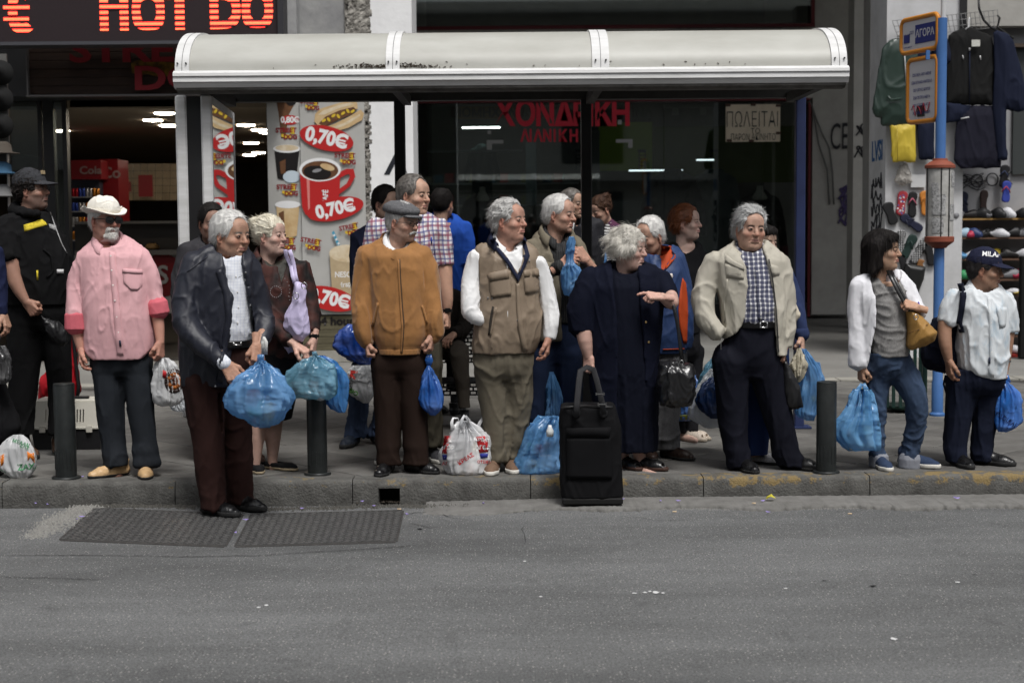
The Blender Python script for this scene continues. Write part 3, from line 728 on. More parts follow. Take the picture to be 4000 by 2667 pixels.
 def body(s,lofts=(),tubes=(),res=.014,zcut=True,k=.02,ins=.03):
  """the rest of the skin: torso, arms and legs as one surface joined with head and hands"""
  V,F=s.solid(lofts,tubes,res=res,k=k,ins=0)
  n=lattice_noise(V*30,7);n2=lattice_noise(V*90,8);c=s.skin*(1+.10*n+.08*n2)[:,None]*np.array((1,.96,.94))
  s.bodyparts.append((V,F,np.clip(c,0,1)))
  vs=[];fs=[];cs=[];b=0
  for V,F,c in s.bodyparts:vs.append(V);fs.append(F+b);cs.append(c);b+=len(V)
  return mesh_np('body',np.concatenate(vs),np.concatenate(fs),SKIN,s.root,col=np.concatenate(cs))
 def shoe(s,u,v,dy,yaw,kind,mu,ms,scale=1.0,z=None,laces=None,pitch=0):
  """ankle over u (taken at figure depth + dy)"""
  V,F,V2,F2=shoe_mesh(kind);w=s.W(u,v,dy);z=s.gz if z is None else z
  M=Matrix.Translation((w.x,w.y,z+.001))@Matrix.Rotation(math.pi+R(yaw),4,'Z')@Matrix.Rotation(R(pitch),4,'X')@Matrix.Scale(scale,4);A=np.array(M)
  o=mesh_np('shoe',V@A[:3,:3].T+A[:3,3],F,mu,s.root)
  mesh_np('sole',V2@A[:3,:3].T+A[:3,3],F2,ms,o)
  if kind in('shoe','sneaker'):
   b=MB();b.tube([M@Vector(p)for p in((0,-.015,.03),(0,-.02,.09),(0,-.022,.16))],[.03,.031,.032],12);b.build('sock',mat('dark_sock',(.015,.015,.017),.9),o,True)
  if laces:
   b=MB()
   for i in range(5):
    y=.035+i*.016;zt=.083-i*.0085;w_=.019-i*.0005
    b.tube([M@Vector((-w_,y,zt-.006)),M@Vector((0,y+.004,zt+.002)),M@Vector((w_,y,zt-.006))],.0028,6)
   b.build('laces',laces,o,True)
def cap_mesh(brim=True,back=0,vol=0.0,kind='baseball'):
 s=SDF((-.13,-.15,-.02),(.13,.23,.19),.0036)
 if kind=='baseball':
  s.ell((0,-.012,.05),(.089,.112,.102),0);s.d=smax(s.d,(.042+.0*s.ax[2]-s.ax[2])[None,None,:]+(-.10*s.ax[1])[None,:,None]+0*s.d,.004)
  X,Y,Z=s.ax[0][:,None,None],s.ax[1][None,:,None],s.ax[2][None,None,:]
  r=np.sqrt((X/.078)**2+((Y-.055)/.125)**2)-1;zz=.058-.28*np.maximum(Y-.07,0)-3.6*X*X;d=np.maximum(r*.078,np.abs(Z-zz)-.0035);s.d=smin(s.d,np.maximum(d,.06-Y),.006)
  s.ell((0,-.012,.148),(.008,.008,.006),.002)
 V,F=s.mesh();return folds(V,F,.003,25,3),F
def spectacles(f,mframe,mlens,dark=False,r=.022,wide=.031):
 b=MB()
 for q in(-1,1):
  c=(q*wide,.108,.004);pts=[]
  for i in range(17):a=i*2*math.pi/16;pts.append((c[0]+r*math.cos(a)*1.05,c[1]-abs(math.cos(a)*q-0)*.0-.06*max(0,q*math.cos(a))*r,c[2]+r*.72*math.sin(a)))
  b.tube(pts,.0016 if not dark else.0026,6,False)
  b.tube([(q*(wide+r),.104,.010),(q*.079,.06,.010),(q*.083,.0,.006)],.0018 if not dark else.003,6)
 b.tube([(-.01,.112,.008),(0,.114,.011),(.01,.112,.008)],.0018,6)
 M=f.HM;b.v=[tuple(M@Vector(p))for p in b.v];o=b.build('sunglasses' if dark else 'spectacles',mframe,f.root,True)
 for q in(-1,1):
  pts=[(q*wide+r*math.cos(a*math.pi/8)*1.03,.1075-.05*max(0,q*math.cos(a*math.pi/8))*r,.004+r*.70*math.sin(a*math.pi/8))for a in range(16)]
  l=MB();l.prism([M@Vector(p)for p in pts],M.to_3x3()@Vector((0,.0015,0)));l.build('lens',mlens,o)
# ------------------------------------------------------------ carrier bags
def plastic(name,c,tr=.35,rough=.22,wr=.006,alpha=1.0):
 if name in MATS:return MATS[name]
 m=mat(name,c,rough,spec=.6,trans=tr);n=m.node_tree.nodes;l=m.node_tree.links
 b=n['Principled BSDF'];tc=n.new('ShaderNodeTexCoord');mp=n.new('ShaderNodeMapping');mp.inputs['Scale'].default_value=(1,1,.5);l.new(tc.outputs['Object'],mp.inputs[0]);v=n.new('ShaderNodeTexNoise');v.noise_type='RIDGED_MULTIFRACTAL';v.inputs['Scale'].default_value=9;v.inputs['Detail'].default_value=4;v.inputs['Distortion'].default_value=.8;l.new(mp.outputs[0],v.inputs[0])
 bp=n.new('ShaderNodeBump');bp.inputs['Distance'].default_value=wr*1.1;l.new(v.outputs[0],bp.inputs['Height']);l.new(bp.outputs[0],b.inputs['Normal'])
 ad=mp
 n3=n.new('ShaderNodeTexNoise');n3 .inputs['Scale'].default_value=8;n3 .inputs['Detail'].default_value=2;l.new(ad.outputs[0],n3 .inputs[0]);mx=n.new('ShaderNodeMix');mx.data_type='RGBA'
 mr=n.new('ShaderNodeMapRange');mr.inputs[1].default_value=.40;mr.inputs[2].default_value=.66;l.new(n3 .outputs[0],mr.inputs[0]);l.new(mr.outputs[0],mx.inputs[0]);mx.inputs[6].default_value=rgb(tuple(q*.8 for q in c));mx.inputs[7].default_value=rgb(tuple(min(.92,q*1.15+.10)for q in c));l.new(mx.outputs[2],b.inputs['Base Color'])
 if alpha<1:
  tp=n.new('ShaderNodeBsdfTransparent');tp.inputs[0].default_value=(1,1,1,1);ms=n.new('ShaderNodeMixShader');ms.inputs[0].default_value=alpha;l.new(tp.outputs[0],ms.inputs[1]);l.new(n['Material Output'].inputs[0].links[0].from_socket,ms.inputs[2]);l.new(ms.outputs[0],n['Material Output'].inputs[0])
 return m
BAGS=[]
def carrier(o,Y,rows,m,label,handles=(),depth=.55,seed=0,radial=.006,crump=.008,group='plastic carrier bags',rest=False,prints=None,name='carrier_bag',cat='bag',nring=72,goods=0):
 """rows: (v,uL,uR) top to bottom; handles: lists of (u,v,halfwidth_px)"""
 k=Y/FPX;A=np.array(rows,float);n=nring;v=A[:,0];vs=np.linspace(v[0],v[-1],54)
 def sm(c):y=np.interp(vs,v,A[:,c]);w=np.array((1,2,3,2,1))/9;return np.convolve(np.pad(y,2,mode='edge'),w,'valid')
 L,Rr=sm(1),sm(2);mxw=(Rr-L).max();V=[];g=np.random.default_rng(seed);ph=g.uniform(0,6.28,8)
 for i,vv in enumerate(vs):
  a,b=P(L[i]+o[0],vv+o[1],Y),P(Rr[i]+o[0],vv+o[1],Y);rx=(b.x-a.x)/2;cx=(a.x+b.x)/2;t=i/(len(vs)-1)
  ry=min(rx*depth*1.2,mxw*k/2*depth)*(1 if t<.85 else math.sqrt(max(.05,1-((t-.85)/.15)**2*.9)));cz=(a.z+b.z)/2
  if rest:cz=max(cz,PAVE+.001 if not isinstance(rest,float)else rest)
  th=np.linspace(0,2*math.pi,n,endpoint=False);q3=np.stack([np.cos(th)*4.2+ph[0]*9,np.sin(th)*4.2+ph[1],np.full(n,t*1.6+ph[2])],1);f=radial*2.9*(1-t)**.40*(1-3.0*np.abs(lattice_noise(q3,seed))+.7*lattice_noise(q3*2.3,seed+1))*min(1,rx/.05)
  sq=(np.abs(np.cos(th))**2.4+np.abs(np.sin(th))**2.4)**(-1/2.4)
  V.append(np.stack([cx+(rx*sq+f)*np.cos(th),Y+(ry*sq+f)*np.sin(th),np.full(n,cz)],1))
 V=np.concatenate(V).astype(np.float32);F=[];m_=len(vs)
 idx=np.arange(n);nx=(idx+1)%n;F=np.concatenate([np.stack([i*n+idx,(i+1)*n+idx,(i+1)*n+nx,i*n+nx],1)for i in range(m_-1)])
 V=folds(V,F,crump*.75,11,seed+3,(1,1,.55));V=folds(V,F,crump*.3,34,seed+8,(1,1,.6))
 if rest:V[:,2]=np.maximum(V[:,2],(rest if isinstance(rest,float)else PAVE)+.001)
 base=P((A[-1,1]+A[-1,2])/2+o[0],A[-1,0]+o[1],Y)
 root=empty(name,tuple(base),label,cat,group);loc=root.location
 Fl=F.tolist()+[tuple(range(n)),tuple(range((m_-1)*n+n-1,(m_-1)*n-1,-1))]
 mesh_np('bag_body',V,Fl,m,root)
 if goods:
  gc=[(.62,.60,.55),(.45,.12,.03),(.10,.22,.04),(.55,.40,.06),(.35,.30,.26),(.5,.5,.52)];im=[i for i in range(len(vs))if.45<i/len(vs)<.92]
  for q in range(goods):
   i=im[int(g.integers(0,len(im)))];wd=(Rr[i]-L[i])*k;x=P((L[i]+Rr[i])/2+o[0],vs[i]+o[1],Y);rr=g.uniform(.035,.055)*min(1,wd/.34)*min(1,depth/.6);px=x.x+g.uniform(-.28,.28)*wd;b=MB()
   if q%2:b.box(px-rr,px+rr,Y-rr*.9,Y+rr*.6,x.z-rr*.8,x.z+rr*1.1,.006)
   else:b.lathe((px,Y-rr*.3,x.z-rr),[(0,0),(rr*.7,rr*.2),(rr,rr),(rr*.7,rr*1.8),(0,rr*2)],12)
   b.build('goods',mat('goods_%d'%(q%6),gc[(q+seed)%6],.6),root,'auto')
 for h in handles:
  pts_=[P(p[0]+o[0],p[1]+o[1],Y+(p[3]if len(p)>3 else 0))for p in h]
  b=MB();b.tube(pts_,[max(.003,p[2]*k)for p in h],10,True,flat=.3);q=b.build('handle',m,root,True)
 if prints:
  T=BVHTree.FromPolygons(V.tolist(),F.tolist());f=Fig.__new__(Fig);f.o=o;f.Y=Y;f.k=k;f.root=root;prints(f,T,root)
 return root
def print_text(T,root,s,u,v,size_px,m,o,Y,rot=0,bold=.03,sx=1.0,off=.0035):
 """flat print laid on a curved surface: each corner of the lettering is put on it"""
 k=Y/FPX;c=P(u+o[0],v+o[1],Y);tm=text_mesh('printed_letters',s,size_px*k,m,facing(c,rot),None,0,bold,sx)
 me=tm.data
 import bmesh as _b
 bm=_b.new();bm.from_mesh(me)
 for e in range(1):_b.ops.subdivide_edges(bm,edges=[e for e in bm.edges if e.calc_length()>.012],cuts=1)
 miss=[]
 for q in bm.verts:
  d=(q.co-_C).normalized();h=T.ray_cast(_C,d)
  if h[0]is None:miss.append(q)
  else:q.co=h[0]-d*off
  q.co-=Vector(parent_world(root))
 _b.ops.delete(bm,geom=miss,context='VERTS')
 bm.to_mesh(me);bm.free();tm.parent=root;return tm
def print_patch(T,root,pts_,m,o,Y,name='printed_patch',off=.003,nu=6):
 f=Fig.__new__(Fig);f.o=o;f.Y=Y;f.k=Y/FPX;f.root=root
 return f.strip(name,m,T,pts_[0],pts_[1],nu,off,root)
# ------------------------------------------------------------ the street, the pavement and the buildings
q_=4000/2352
def PV(u,v,y):return P(u*q_,v*q_,y)
YC,YB=17.9,25.5
def span(u0,v0,u1,v1,y):
 """x0,x1,z0,z1 of a picture rectangle standing at depth y"""
 a=PV(u0,(v0+v1)/2,y);b=PV(u1,(v0+v1)/2,y);c=PV((u0+u1)/2,v1,y);d=PV((u0+u1)/2,v0,y);return a.x,b.x,c.z,d.z
def slab(name,m,u0,v0,u1,v1,y,depth,parent=None,bev=0,label=None,cat=None,kind=None,group=None,front=0):
 x0,x1,z0,z1=span(u0,v0,u1,v1,y);o=MB().box(x0,x1,y-front,y+depth,z0,z1,bev).build(name,m,parent);return props(o,label,cat,group,kind)
def nodes(m):return m.node_tree.nodes,m.node_tree.links,m.node_tree.nodes['Principled BSDF']
def asphalt():
 m=bpy.data.materials.new('asphalt');m.use_nodes=True;n,l,b=nodes(m);b.inputs['Roughness'].default_value=.82;b.inputs['Specular IOR Level'].default_value=.35
 tc=n.new('ShaderNodeTexCoord')
 def noise_(sc,det=5,st=(1,1,1),rough=.6):
  mp=n.new('ShaderNodeMapping');mp.inputs['Scale'].default_value=st;l.new(tc.outputs['Object'],mp.inputs[0]);t=n.new('ShaderNodeTexNoise');t.inputs['Scale'].default_value=sc;t.inputs['Detail'].default_value=det;t.inputs['Roughness'].default_value=rough;l.new(mp.outputs[0],t.inputs[0]);return t.outputs[0]
 def ramp(src,stops):
  r=n.new('ShaderNodeValToRGB');e=r.color_ramp.elements
  while len(e)<len(stops):e.new(.5)
  for q,(p,c)in zip(e,stops):q.position=p;q.color=(c*.98,c*.985,c*.985,1)if not isinstance(c,tuple)else c+(1,)
  l.new(src,r.inputs[0]);return r.outputs[0]
 def mix(a,c,f,mode='MIX'):
  x=n.new('ShaderNodeMix');x.data_type='RGBA';x.blend_type=mode
  for s_,v in((0,f),(6,a),(7,c)):
   if hasattr(v,'is_output')or hasattr(v,'links'):l.new(v,x.inputs[s_])
   else:x.inputs[s_].default_value=v
  return x.outputs[2]
 base=mix(ramp(noise_(.8,6,(.4,1.3,1)),[(.34,.084),(.64,.142)]),ramp(noise_(3.2,5,(.25,1.5,1)),[(.35,.92),(.65,1.06)]),1.0,'MULTIPLY')
 grit=ramp(noise_(95,4,rough=.85),[(.33,.34),(.5,1.0),(.70,1.85)])
 c=mix(base,grit,1.0,'MULTIPLY')
 vo=n.new('ShaderNodeTexVoronoi');vo.inputs['Scale'].default_value=66;l.new(tc.outputs['Object'],vo.inputs[0])
 st=ramp(vo.outputs['Distance'],[(.14,1.0),(.28,.0)]);sel=n.new('ShaderNodeSeparateColor');l.new(vo.outputs['Color'],sel.inputs[0]);gt=n.new('ShaderNodeMath');gt.operation='GREATER_THAN';gt.inputs[1].default_value=.60;l.new(sel.outputs[0],gt.inputs[0])
 mu=n.new('ShaderNodeMath');mu.operation='MULTIPLY';l.new(st,mu.inputs[0]);l.new(gt.outputs[0],mu.inputs[1]);c=mix(c,(.42,.41,.38,1),mu.outputs[0])
 lt=n.new('ShaderNodeMath');lt.operation='LESS_THAN';lt.inputs[1].default_value=.3;l.new(sel.outputs[1],lt.inputs[0]);m2=n.new('ShaderNodeMath');m2 .operation='MULTIPLY';l.new(st,m2 .inputs[0]);l.new(lt.outputs[0],m2 .inputs[1]);c=mix(c,(.02,.02,.021,1),m2 .outputs[0])
 stain=ramp(noise_(5,4,(1,.6,1)),[(.60,.0),(.80,.55)]);c=mix(c,(.03,.03,.031,1),stain)
 l.new(c,b.inputs['Base Color']);bp=n.new('ShaderNodeBump');bp.inputs['Distance'].default_value=.004;l.new(noise_(190,3,rough=.8),bp.inputs['Height']);b2=n.new('ShaderNodeBump');b2 .inputs['Distance'].default_value=.012;l.new(noise_(9,4),b2 .inputs['Height']);l.new(bp.outputs[0],b2 .inputs['Normal']);l.new(b2 .outputs[0],b.inputs['Normal']);return m
M_ASPH=asphalt()
M_CONC=mat('street_concrete',(.17,.165,.155),.9,bump=.003,bscale=70,var2=(.095,.09,.085),vscale=5)
def grid_sheet(name,xs,ys,zf,m,jitter=0,kind='structure'):
 V=[(x,y,zf(x,y))for y in ys for x in xs];n=len(xs);F=[(j*n+i,j*n+i+1,(j+1)*n+i+1,(j+1)*n+i)for j in range(len(ys)-1)for i in range(n-1)]
 o=mesh_np(name,np.array(V,float),np.array(F),m,None,True);return props(o,kind=kind)
nzz=lambda x,y,s,k=1:float(lattice_noise(np.array([[x*s,y*s,k*3.7]]),k)[0])
# the carriageway
xs=list(np.linspace(-40,-6,8))+list(np.linspace(-5.8,5.8,110))+list(np.linspace(6,40,8));ys=list(np.linspace(-30,4.4,10))+list(np.linspace(4.5,KERB_Y+.01,90))
grid_sheet('road',xs,ys,lambda x,y:.0012*nzz(x,y,.9,2)-.0015+(-.03*max(0,min(1,(y-KERB_Y+.10)/.1))if abs(x)<50 else 0),M_ASPH)
# raised gutter strip with a crumbled edge
def gutter():
 b=MB();n=260;rows=[[],[],[],[]];g=np.random.default_rng(3)
 for i in range(n+1):
  u=1650+i*(4300-1650)/n;v=2012-24*min(1,max(0,(u-1650)/900))+6*math.sin(u*.011)+g.normal(0,1.6);p=G(u,v,0.0);t=min(1,(u-1650)/700);h=.003+.017*t+g.normal(0,.0012)
  rows[0].append((p.x,KERB_Y-.002,h));rows[1].append((p.x,p.y+.012+g.uniform(0,.012),h));rows[2].append((p.x,p.y+g.uniform(-.006,.006),h*.55));rows[3].append((p.x,p.y-.004,-.02))
 b.ring(rows,False,False);o=b.build('gutter',mat('gutter_concrete',(.17,.166,.158),.9,bump=.005,bscale=120,var2=(.11,.107,.10),vscale=9),None,True);props(o,kind='structure')
gutter()
# kerb stones
M_KERB=mat('kerb_concrete',(.12,.118,.11),.9,bump=.007,bscale=75,var2=(.058,.056,.052),vscale=9)
n,l,b=nodes(M_KERB);tc=n.new('ShaderNodeTexCoord');ge=n.new('ShaderNodeNewGeometry');sp=n.new('ShaderNodeSeparateXYZ');l.new(ge.outputs['Position'],sp.inputs[0]);nz=n.new('ShaderNodeTexNoise');nz.inputs['Scale'].default_value=11;nz.inputs['Detail'].default_value=8;nz.inputs['Roughness'].default_value=.75;l.new(ge.outputs['Position'],nz.inputs[0])
n5=n.new('ShaderNodeTexNoise');n5 .inputs['Scale'].default_value=1.6;l.new(ge.outputs['Position'],n5 .inputs[0])
mr=n.new('ShaderNodeMapRange');mr.inputs[1].default_value=-3.2;mr.inputs[2].default_value=3.2;mr.inputs[3].default_value=-.10;mr.inputs[4].default_value=.08;l.new(sp.outputs[0],mr.inputs[0])
ad=n.new('ShaderNodeMath');l.new(nz.outputs[0],ad.inputs[0]);l.new(mr.outputs[0],ad.inputs[1]);a2=n.new('ShaderNodeMath');a2 .operation='MULTIPLY_ADD';a2 .inputs[1].default_value=.42;l.new(n5 .outputs[0],a2 .inputs[0]);l.new(ad.outputs[0],a2 .inputs[2])
zz=n.new('ShaderNodeMapRange');zz.inputs[1].default_value=.045;zz.inputs[2].default_value=.10;zz.inputs[3].default_value=-.25;zz.inputs[4].default_value=0;l.new(sp.outputs[2],zz.inputs[0]);a3=n.new('ShaderNodeMath');l.new(a2 .outputs[0],a3 .inputs[0]);l.new(zz.outputs[0],a3 .inputs[1])
pm=n.new('ShaderNodeMapRange');pm.inputs[1].default_value=.755;pm.inputs[2].default_value=.82;l.new(a3 .outputs[0],pm.inputs[0]);mx=n.new('ShaderNodeMix');mx.data_type='RGBA';l.new(pm.outputs[0],mx.inputs[0]);l.new(b.inputs['Base Color'].links[0].from_socket,mx.inputs[6]);mx.inputs[7].default_value=(.19,.138,.062,1);l.new(mx.outputs[2],b.inputs['Base Color'])
kr=empty('kerb',(0,KERB_Y,0));props(kr,kind='structure')
def kerb_stone(x0,x1,z0=-.05,z1=PAVE,y1=.17,nx=26):
 ng=12;rows=[];prof=[(0.012,z0),(.004,z0+(z1-z0)*.45),(.010,z1-.028),(.016,z1-.010),(.030,z1-.001),(y1,z1)]
 for(dy,z)in prof:
  rows.append([(x0+(x1-x0)*i/nx,KERB_Y+dy+.004*nzz(i*.7+x0*9,z*40,1,4),z+(.0035*nzz(i*.9+x0*7,3,1,5)if z>.1 else 0))for i in range(nx+1)])
 b=MB();b.ring(rows,False,False);b.quad(rows[0][0],rows[5][0],(x0,KERB_Y+y1,z0),(x0,KERB_Y+y1,z0))if 0 else None
 for e in(0,nx):b._add([r[e]for r in rows]+[(rows[5][e][0],KERB_Y+y1,z0)],[tuple(range(7))if e==0 else tuple(range(6,-1,-1))])
 return b.build('kerb_stone',M_KERB,kr,True)
jt=[G(u,1900,.07).x for u in(-1900,-1250,-600,64,714,1388,2072,2743,3396,4046,4700,5350,6000)]
for i in range(len(jt)-1):
 g_=.003
 if 1380<1388 and i==5:
  h0,h1=G(1478,1930,.05).x,G(1562,1930,.05).x;kerb_stone(jt[i]+g_,h0,nx=4);kerb_stone(h1,jt[i+1]-g_,nx=18);kerb_stone(h0,h1,z0=.085,nx=4)
  b=MB();b.box(h0,h1,KERB_Y+.16,KERB_Y+.18,-.06,.09);b.box(h0-.01,h0+.004,KERB_Y+.02,KERB_Y+.17,-.06,.085);b.box(h1-.004,h1+.01,KERB_Y+.02,KERB_Y+.17,-.06,.085);b.box(h0,h1,KERB_Y+.012,KERB_Y+.17,-.06,-.03);b.build('drain_opening',mat('drain_dark',(.02,.019,.017),.9,bump=.006,bscale=40),kr)  # near-black lining inside the drain hole
 else:kerb_stone(jt[i]+g_,jt[i+1]-g_)
# pavement: bedding and one slab per paving stone
YS=G(2000,1497).y
pv=empty('pavement',(0,KERB_Y+.2,0));props(pv,kind='structure')
MB().box(-14,14,KERB_Y+.168,YS,-.1,PAVE-.012).build('bedding',mat('joint_dirt',(.045,.042,.038),.95,bump=.004,bscale=60),pv)
M_TILE=[mat('paving_%s'%k,c,.85,bump=.0022,bscale=90,var2=c2,vscale=4,spec=.3)for k,c,c2 in(('grey',(.140,.136,.128),(.080,.076,.070)),('pale',(.165,.16,.148),(.095,.091,.083)),('dark',(.115,.111,.104),(.064,.061,.057)))]
ts=.50;tm=[]
for k in range(3):
 h=ts/2-.004;b=MB();c,s_=math.cos(R(45)),math.sin(R(45))
 def rt(x,y):return(x*c-y*s_,x*s_+y*c)
 lo=[rt(*p)+(-.03,)for p in((-h,-h),(h,-h),(h,h),(-h,h))];md=[rt(*p)+(-.004,)for p in((-h,-h),(h,-h),(h,h),(-h,h))];e=h-.006;tp=[rt(*p)+(0,)for p in((-e,-e),(e,-e),(e,e),(-e,e))];b.ring([lo,md,tp]);o=b.build('paving_stone',M_TILE[k],None,loc=(0,0,0));tm.append(o.data);bpy.data.objects.remove(o)
dg_=ts*math.sqrt(2)
for j in range(40):
 y=KERB_Y+.17+j*dg_/2
 for i in range(-20,21):
  x=i*dg_+(dg_/2 if j%2 else 0)+.13
  if y>YS-.05 or abs(x)>y*.345+.25:continue
  if y-dg_/2<KERB_Y+.168 and False:continue
  o=bpy.data.objects.new('paving_stone',tm[(0,0,1,2)[random.randrange(4)]]);COL.objects.link(o);o.parent=pv;o.location=(x,y-(KERB_Y+.2),PAVE-.001+random.uniform(-.003,.0005));o.rotation_euler=(random.uniform(-.004,.004),random.uniform(-.004,.004),0)
# clip the first row behind the kerb: the kerb stones overlap them
for o in[q for q in bpy.data.objects if q.name.startswith('paving_stone')and q.location.y+KERB_Y+.2<KERB_Y+.17+dg_/2]:
 me=o.data.copy();o.data=me;yo=KERB_Y+.2+o.location.y
 for v in me.vertices:v.co.y=max(v.co.y,KERB_Y+.172-yo)
fl=props(MB().box(-30,30,YS+.30,40,-.1,PAVE-.002).build('arcade_floor',mat('arcade_paving',(.21,.205,.19),.8,bump=.002,bscale=50,var2=(.14,.136,.126),vscale=1.2),None),kind='structure')
M_PALE=mat('pale_paver',(.26,.25,.22),.85,bump=.002,bscale=60,var=.2,vscale=5);st=empty('stone_band',(0,YS,0));props(st,kind='structure')
for i in range(-10,11):MB().box(i*.6-.296,i*.6+.296,YS+.003,YS+.297,-.1,PAVE+.004+random.uniform(-.002,.002)).build('pale_paver',M_PALE,st)
# metal service covers sunk in the road
def cover(c,label,cols=21,rows_=11):
 """c: four picture corners, far left, far right, near right, near left"""
 pt=[G(u,v,-.001)for u,v in c];t=empty('access_cover',tuple((pt[0]+pt[2])/2),label,'metal cover','metal covers in the gutter')
 B=lambda a,b_:(pt[0]*(1-a)+pt[1]*a)*(1-b_)+(pt[3]*(1-a)+pt[2]*a)*b_
 mm=mat('cast_iron',(.040,.040,.040),.55,bump=.003,bscale=140,var2=(.075,.074,.072),vscale=14,metal=.35);b=MB();b.quad(*[B(a,c_)+Vector((0,0,.002))for a,c_ in((0,1),(1,1),(1,0),(0,0))]);b.build('plate',mm,t)
 b=MB();w=.012
 for a0,a1,b0,b1 in((0,1,-.03,.0),(0,1,1,1.04),(-w,0,0,1),(1,1+w,0,1)):p=[B(a0,b0),B(a1,b0),B(a1,b1),B(a0,b1)];b.hexa([tuple(q-Vector((0,0,.01)))for q in p[::-1]]+[tuple(q+Vector((0,0,.003)))for q in p[::-1]])
 b.build('frame',mat('rusty_iron',(.042,.040,.038),.7,bump=.003,var=.4,vscale=20),t);b=MB()
 for i in range(cols):
  for j in range(rows_*3):
   a,c_=(i+.5)/cols,(j+.5)/(rows_*3);da,dc=.30/cols,.36/(rows_*3);o_=(.12/cols)*(1 if j%2 else-1);p=[B(a+o_-da,c_+dc),B(a+o_+da,c_+dc*.4),B(a+o_+da,c_-dc),B(a+o_-da,c_-dc*.4)]
   if j%3==0:p=[q*.82+sum(p,Vector())*.045 for q in p]
   b.hexa([tuple(q)for q in p]+[tuple(q+Vector((0,0,.0065+random.uniform(-.001,.0008))))for q in p])
 o=b.build('tread_lugs',mat('worn_tread',(.125,.124,.122),.45,bump=.002,var=.3,vscale=30,metal=.35),t);o['kind']='stuff'
cover([(372,1986),(946,2010),(878,2132),(238,2106)],'cast iron cover with raised tread under the man in navy jacket')
cover([(984,2010),(1572,1995),(1546,2114),(922,2132)],'cast iron cover with raised tread on the side of the kerb drain hole')
# broken edges of asphalt round the covers: loose crumbs nobody could count
def crumbs(name,m,pts_,n,r0,r1,spread,seed=1):
 g=np.random.default_rng(seed);V=[];F=[]
 for k in range(n):
  i=g.integers(0,len(pts_)-1);t=g.random();u=pts_[i][0]*(1-t)+pts_[i+1][0]*t;v=pts_[i][1]*(1-t)+pts_[i+1][1]*t;p=G(u+g.normal(0,spread),v+g.normal(0,spread*.16),.0);r=g.uniform(r0,r1);b_=len(V)
  a0=g.uniform(0,6.28);V+=[(p.x+r*math.cos(a0+q*1.57)*g.uniform(.6,1.2),p.y+r*math.sin(a0+q*1.57)*g.uniform(.6,1.2),-.004)for q in range(4)]+[(p.x+g.normal(0,r*.2),p.y+g.normal(0,r*.2),r*g.uniform(.5,.9))]
  F+=[(b_,b_+1,b_+4),(b_+1,b_+2,b_+4),(b_+2,b_+3,b_+4),(b_+3,b_,b_+4)]
 o=mesh_np(name,V,F,m,None,False);props(o,kind='stuff')
crumbs('rubble',mat('light_grit',(.22,.215,.20),.9,var=.3,vscale=60),[(130,2100),(190,2040),(300,1990),(360,1978),(200,2080)],2600,.003,.011,26)
crumbs('rubble',mat('dark_grit',(.07,.067,.06),.95,var=.3,vscale=60),[(360,1972),(700,1978),(960,1990),(1250,1985),(1540,1975),(1700,1978),(1900,1972)],2600,.003,.014,22,4)
crumbs('rubble',MATS['light_grit'],[(2450,1986),(3000,1986),(3500,1982),(4000,1980)],1600,.002,.006,16,5)
crumbs('loose_dirt',mat('brown_dirt',(.05,.042,.034),.95),[(0,1948),(800,1956),(1500,1958),(2200,1956),(3000,1950),(4000,1945)],1500,.002,.007,16,6)
def strip_ground(name,m,pts_,w,z=.004,seed=0):
 g=np.random.default_rng(seed);b=MB();L=[];
 for i in range(len(pts_)-1):
  n_=max(2,int(math.hypot(pts_[i+1][0]-pts_[i][0],pts_[i+1][1]-pts_[i][1])/14))
  for k in range(n_):t=k/n_;L.append((pts_[i][0]*(1-t)+pts_[i+1][0]*t+g.normal(0,3),pts_[i][1]*(1-t)+pts_[i+1][1]*t+g.normal(0,.7)))
 a=[];c=[]
 for i,p in enumerate(L):q=G(*p,z);d=(G(*L[min(i+1,len(L)-1)],z)-G(*L[max(0,i-1)],z)).normalized();nn=Vector((-d.y,d.x,0))*w*g.uniform(.4,1.3)*min(1,.3+i*.3,.3+(len(L)-1-i)*.3);a.append(tuple(q+nn));c.append(tuple(q-nn))
 b.ring([a,c],False,False);return b.build(name,m,CR,loc=None)
CR=empty('road_cracks',(0,8,0));props(CR,kind='structure');M_CR=mat('crack_dark',(.015,.015,.015),.95)
for pts_,w in(([(0,2168),(300,2166),(700,2172),(1000,2168),(1300,2150),(1640,2128)],.004),([(2046,2050),(2044,2080),(2052,2110),(2042,2140)],.002),([(1560,2010),(1640,1998),(1800,1992),(1990,2000),(2100,1992)],.004),([(1600,2040),(1680,2060),(1740,2055)],.004),([(1700,1995),(1760,2020),(1850,2030)],.003),([(2420,2015),(2520,2022),(2560,2032),(2740,2030)],.003),([(0,2250),(160,2255),(420,2262)],.003)):
 strip_ground('crack',M_CR,pts_,w,.0035,len(pts_)+int(w*1000))
M_DROP=mat('white_spatter',(.55,.55,.55),.8)
g=np.random.default_rng(9);b=MB()
for(u,v,r)in[(2560,2312,.018),(2540,2308,.009),(2520,2312,.012),(2478,2315,.012),(2590,2314,.01),(3740,2272,.012),(1040,2362,.012),(1010,2370,.012),(2112,2328,.01),(3490,2493,.016),(2050,2190,.01),(3070,2296,.01)]:
 p=G(u,v,.0035);b._add([(p.x+r*g.uniform(.5,1.2)*math.cos(a*.7),p.y+r*1.3*g.uniform(.5,1.2)*math.sin(a*.7),.0035)for a in range(9)],[tuple(range(9))])
o=b.build('paint_spatter',M_DROP,CR);
b=MB()
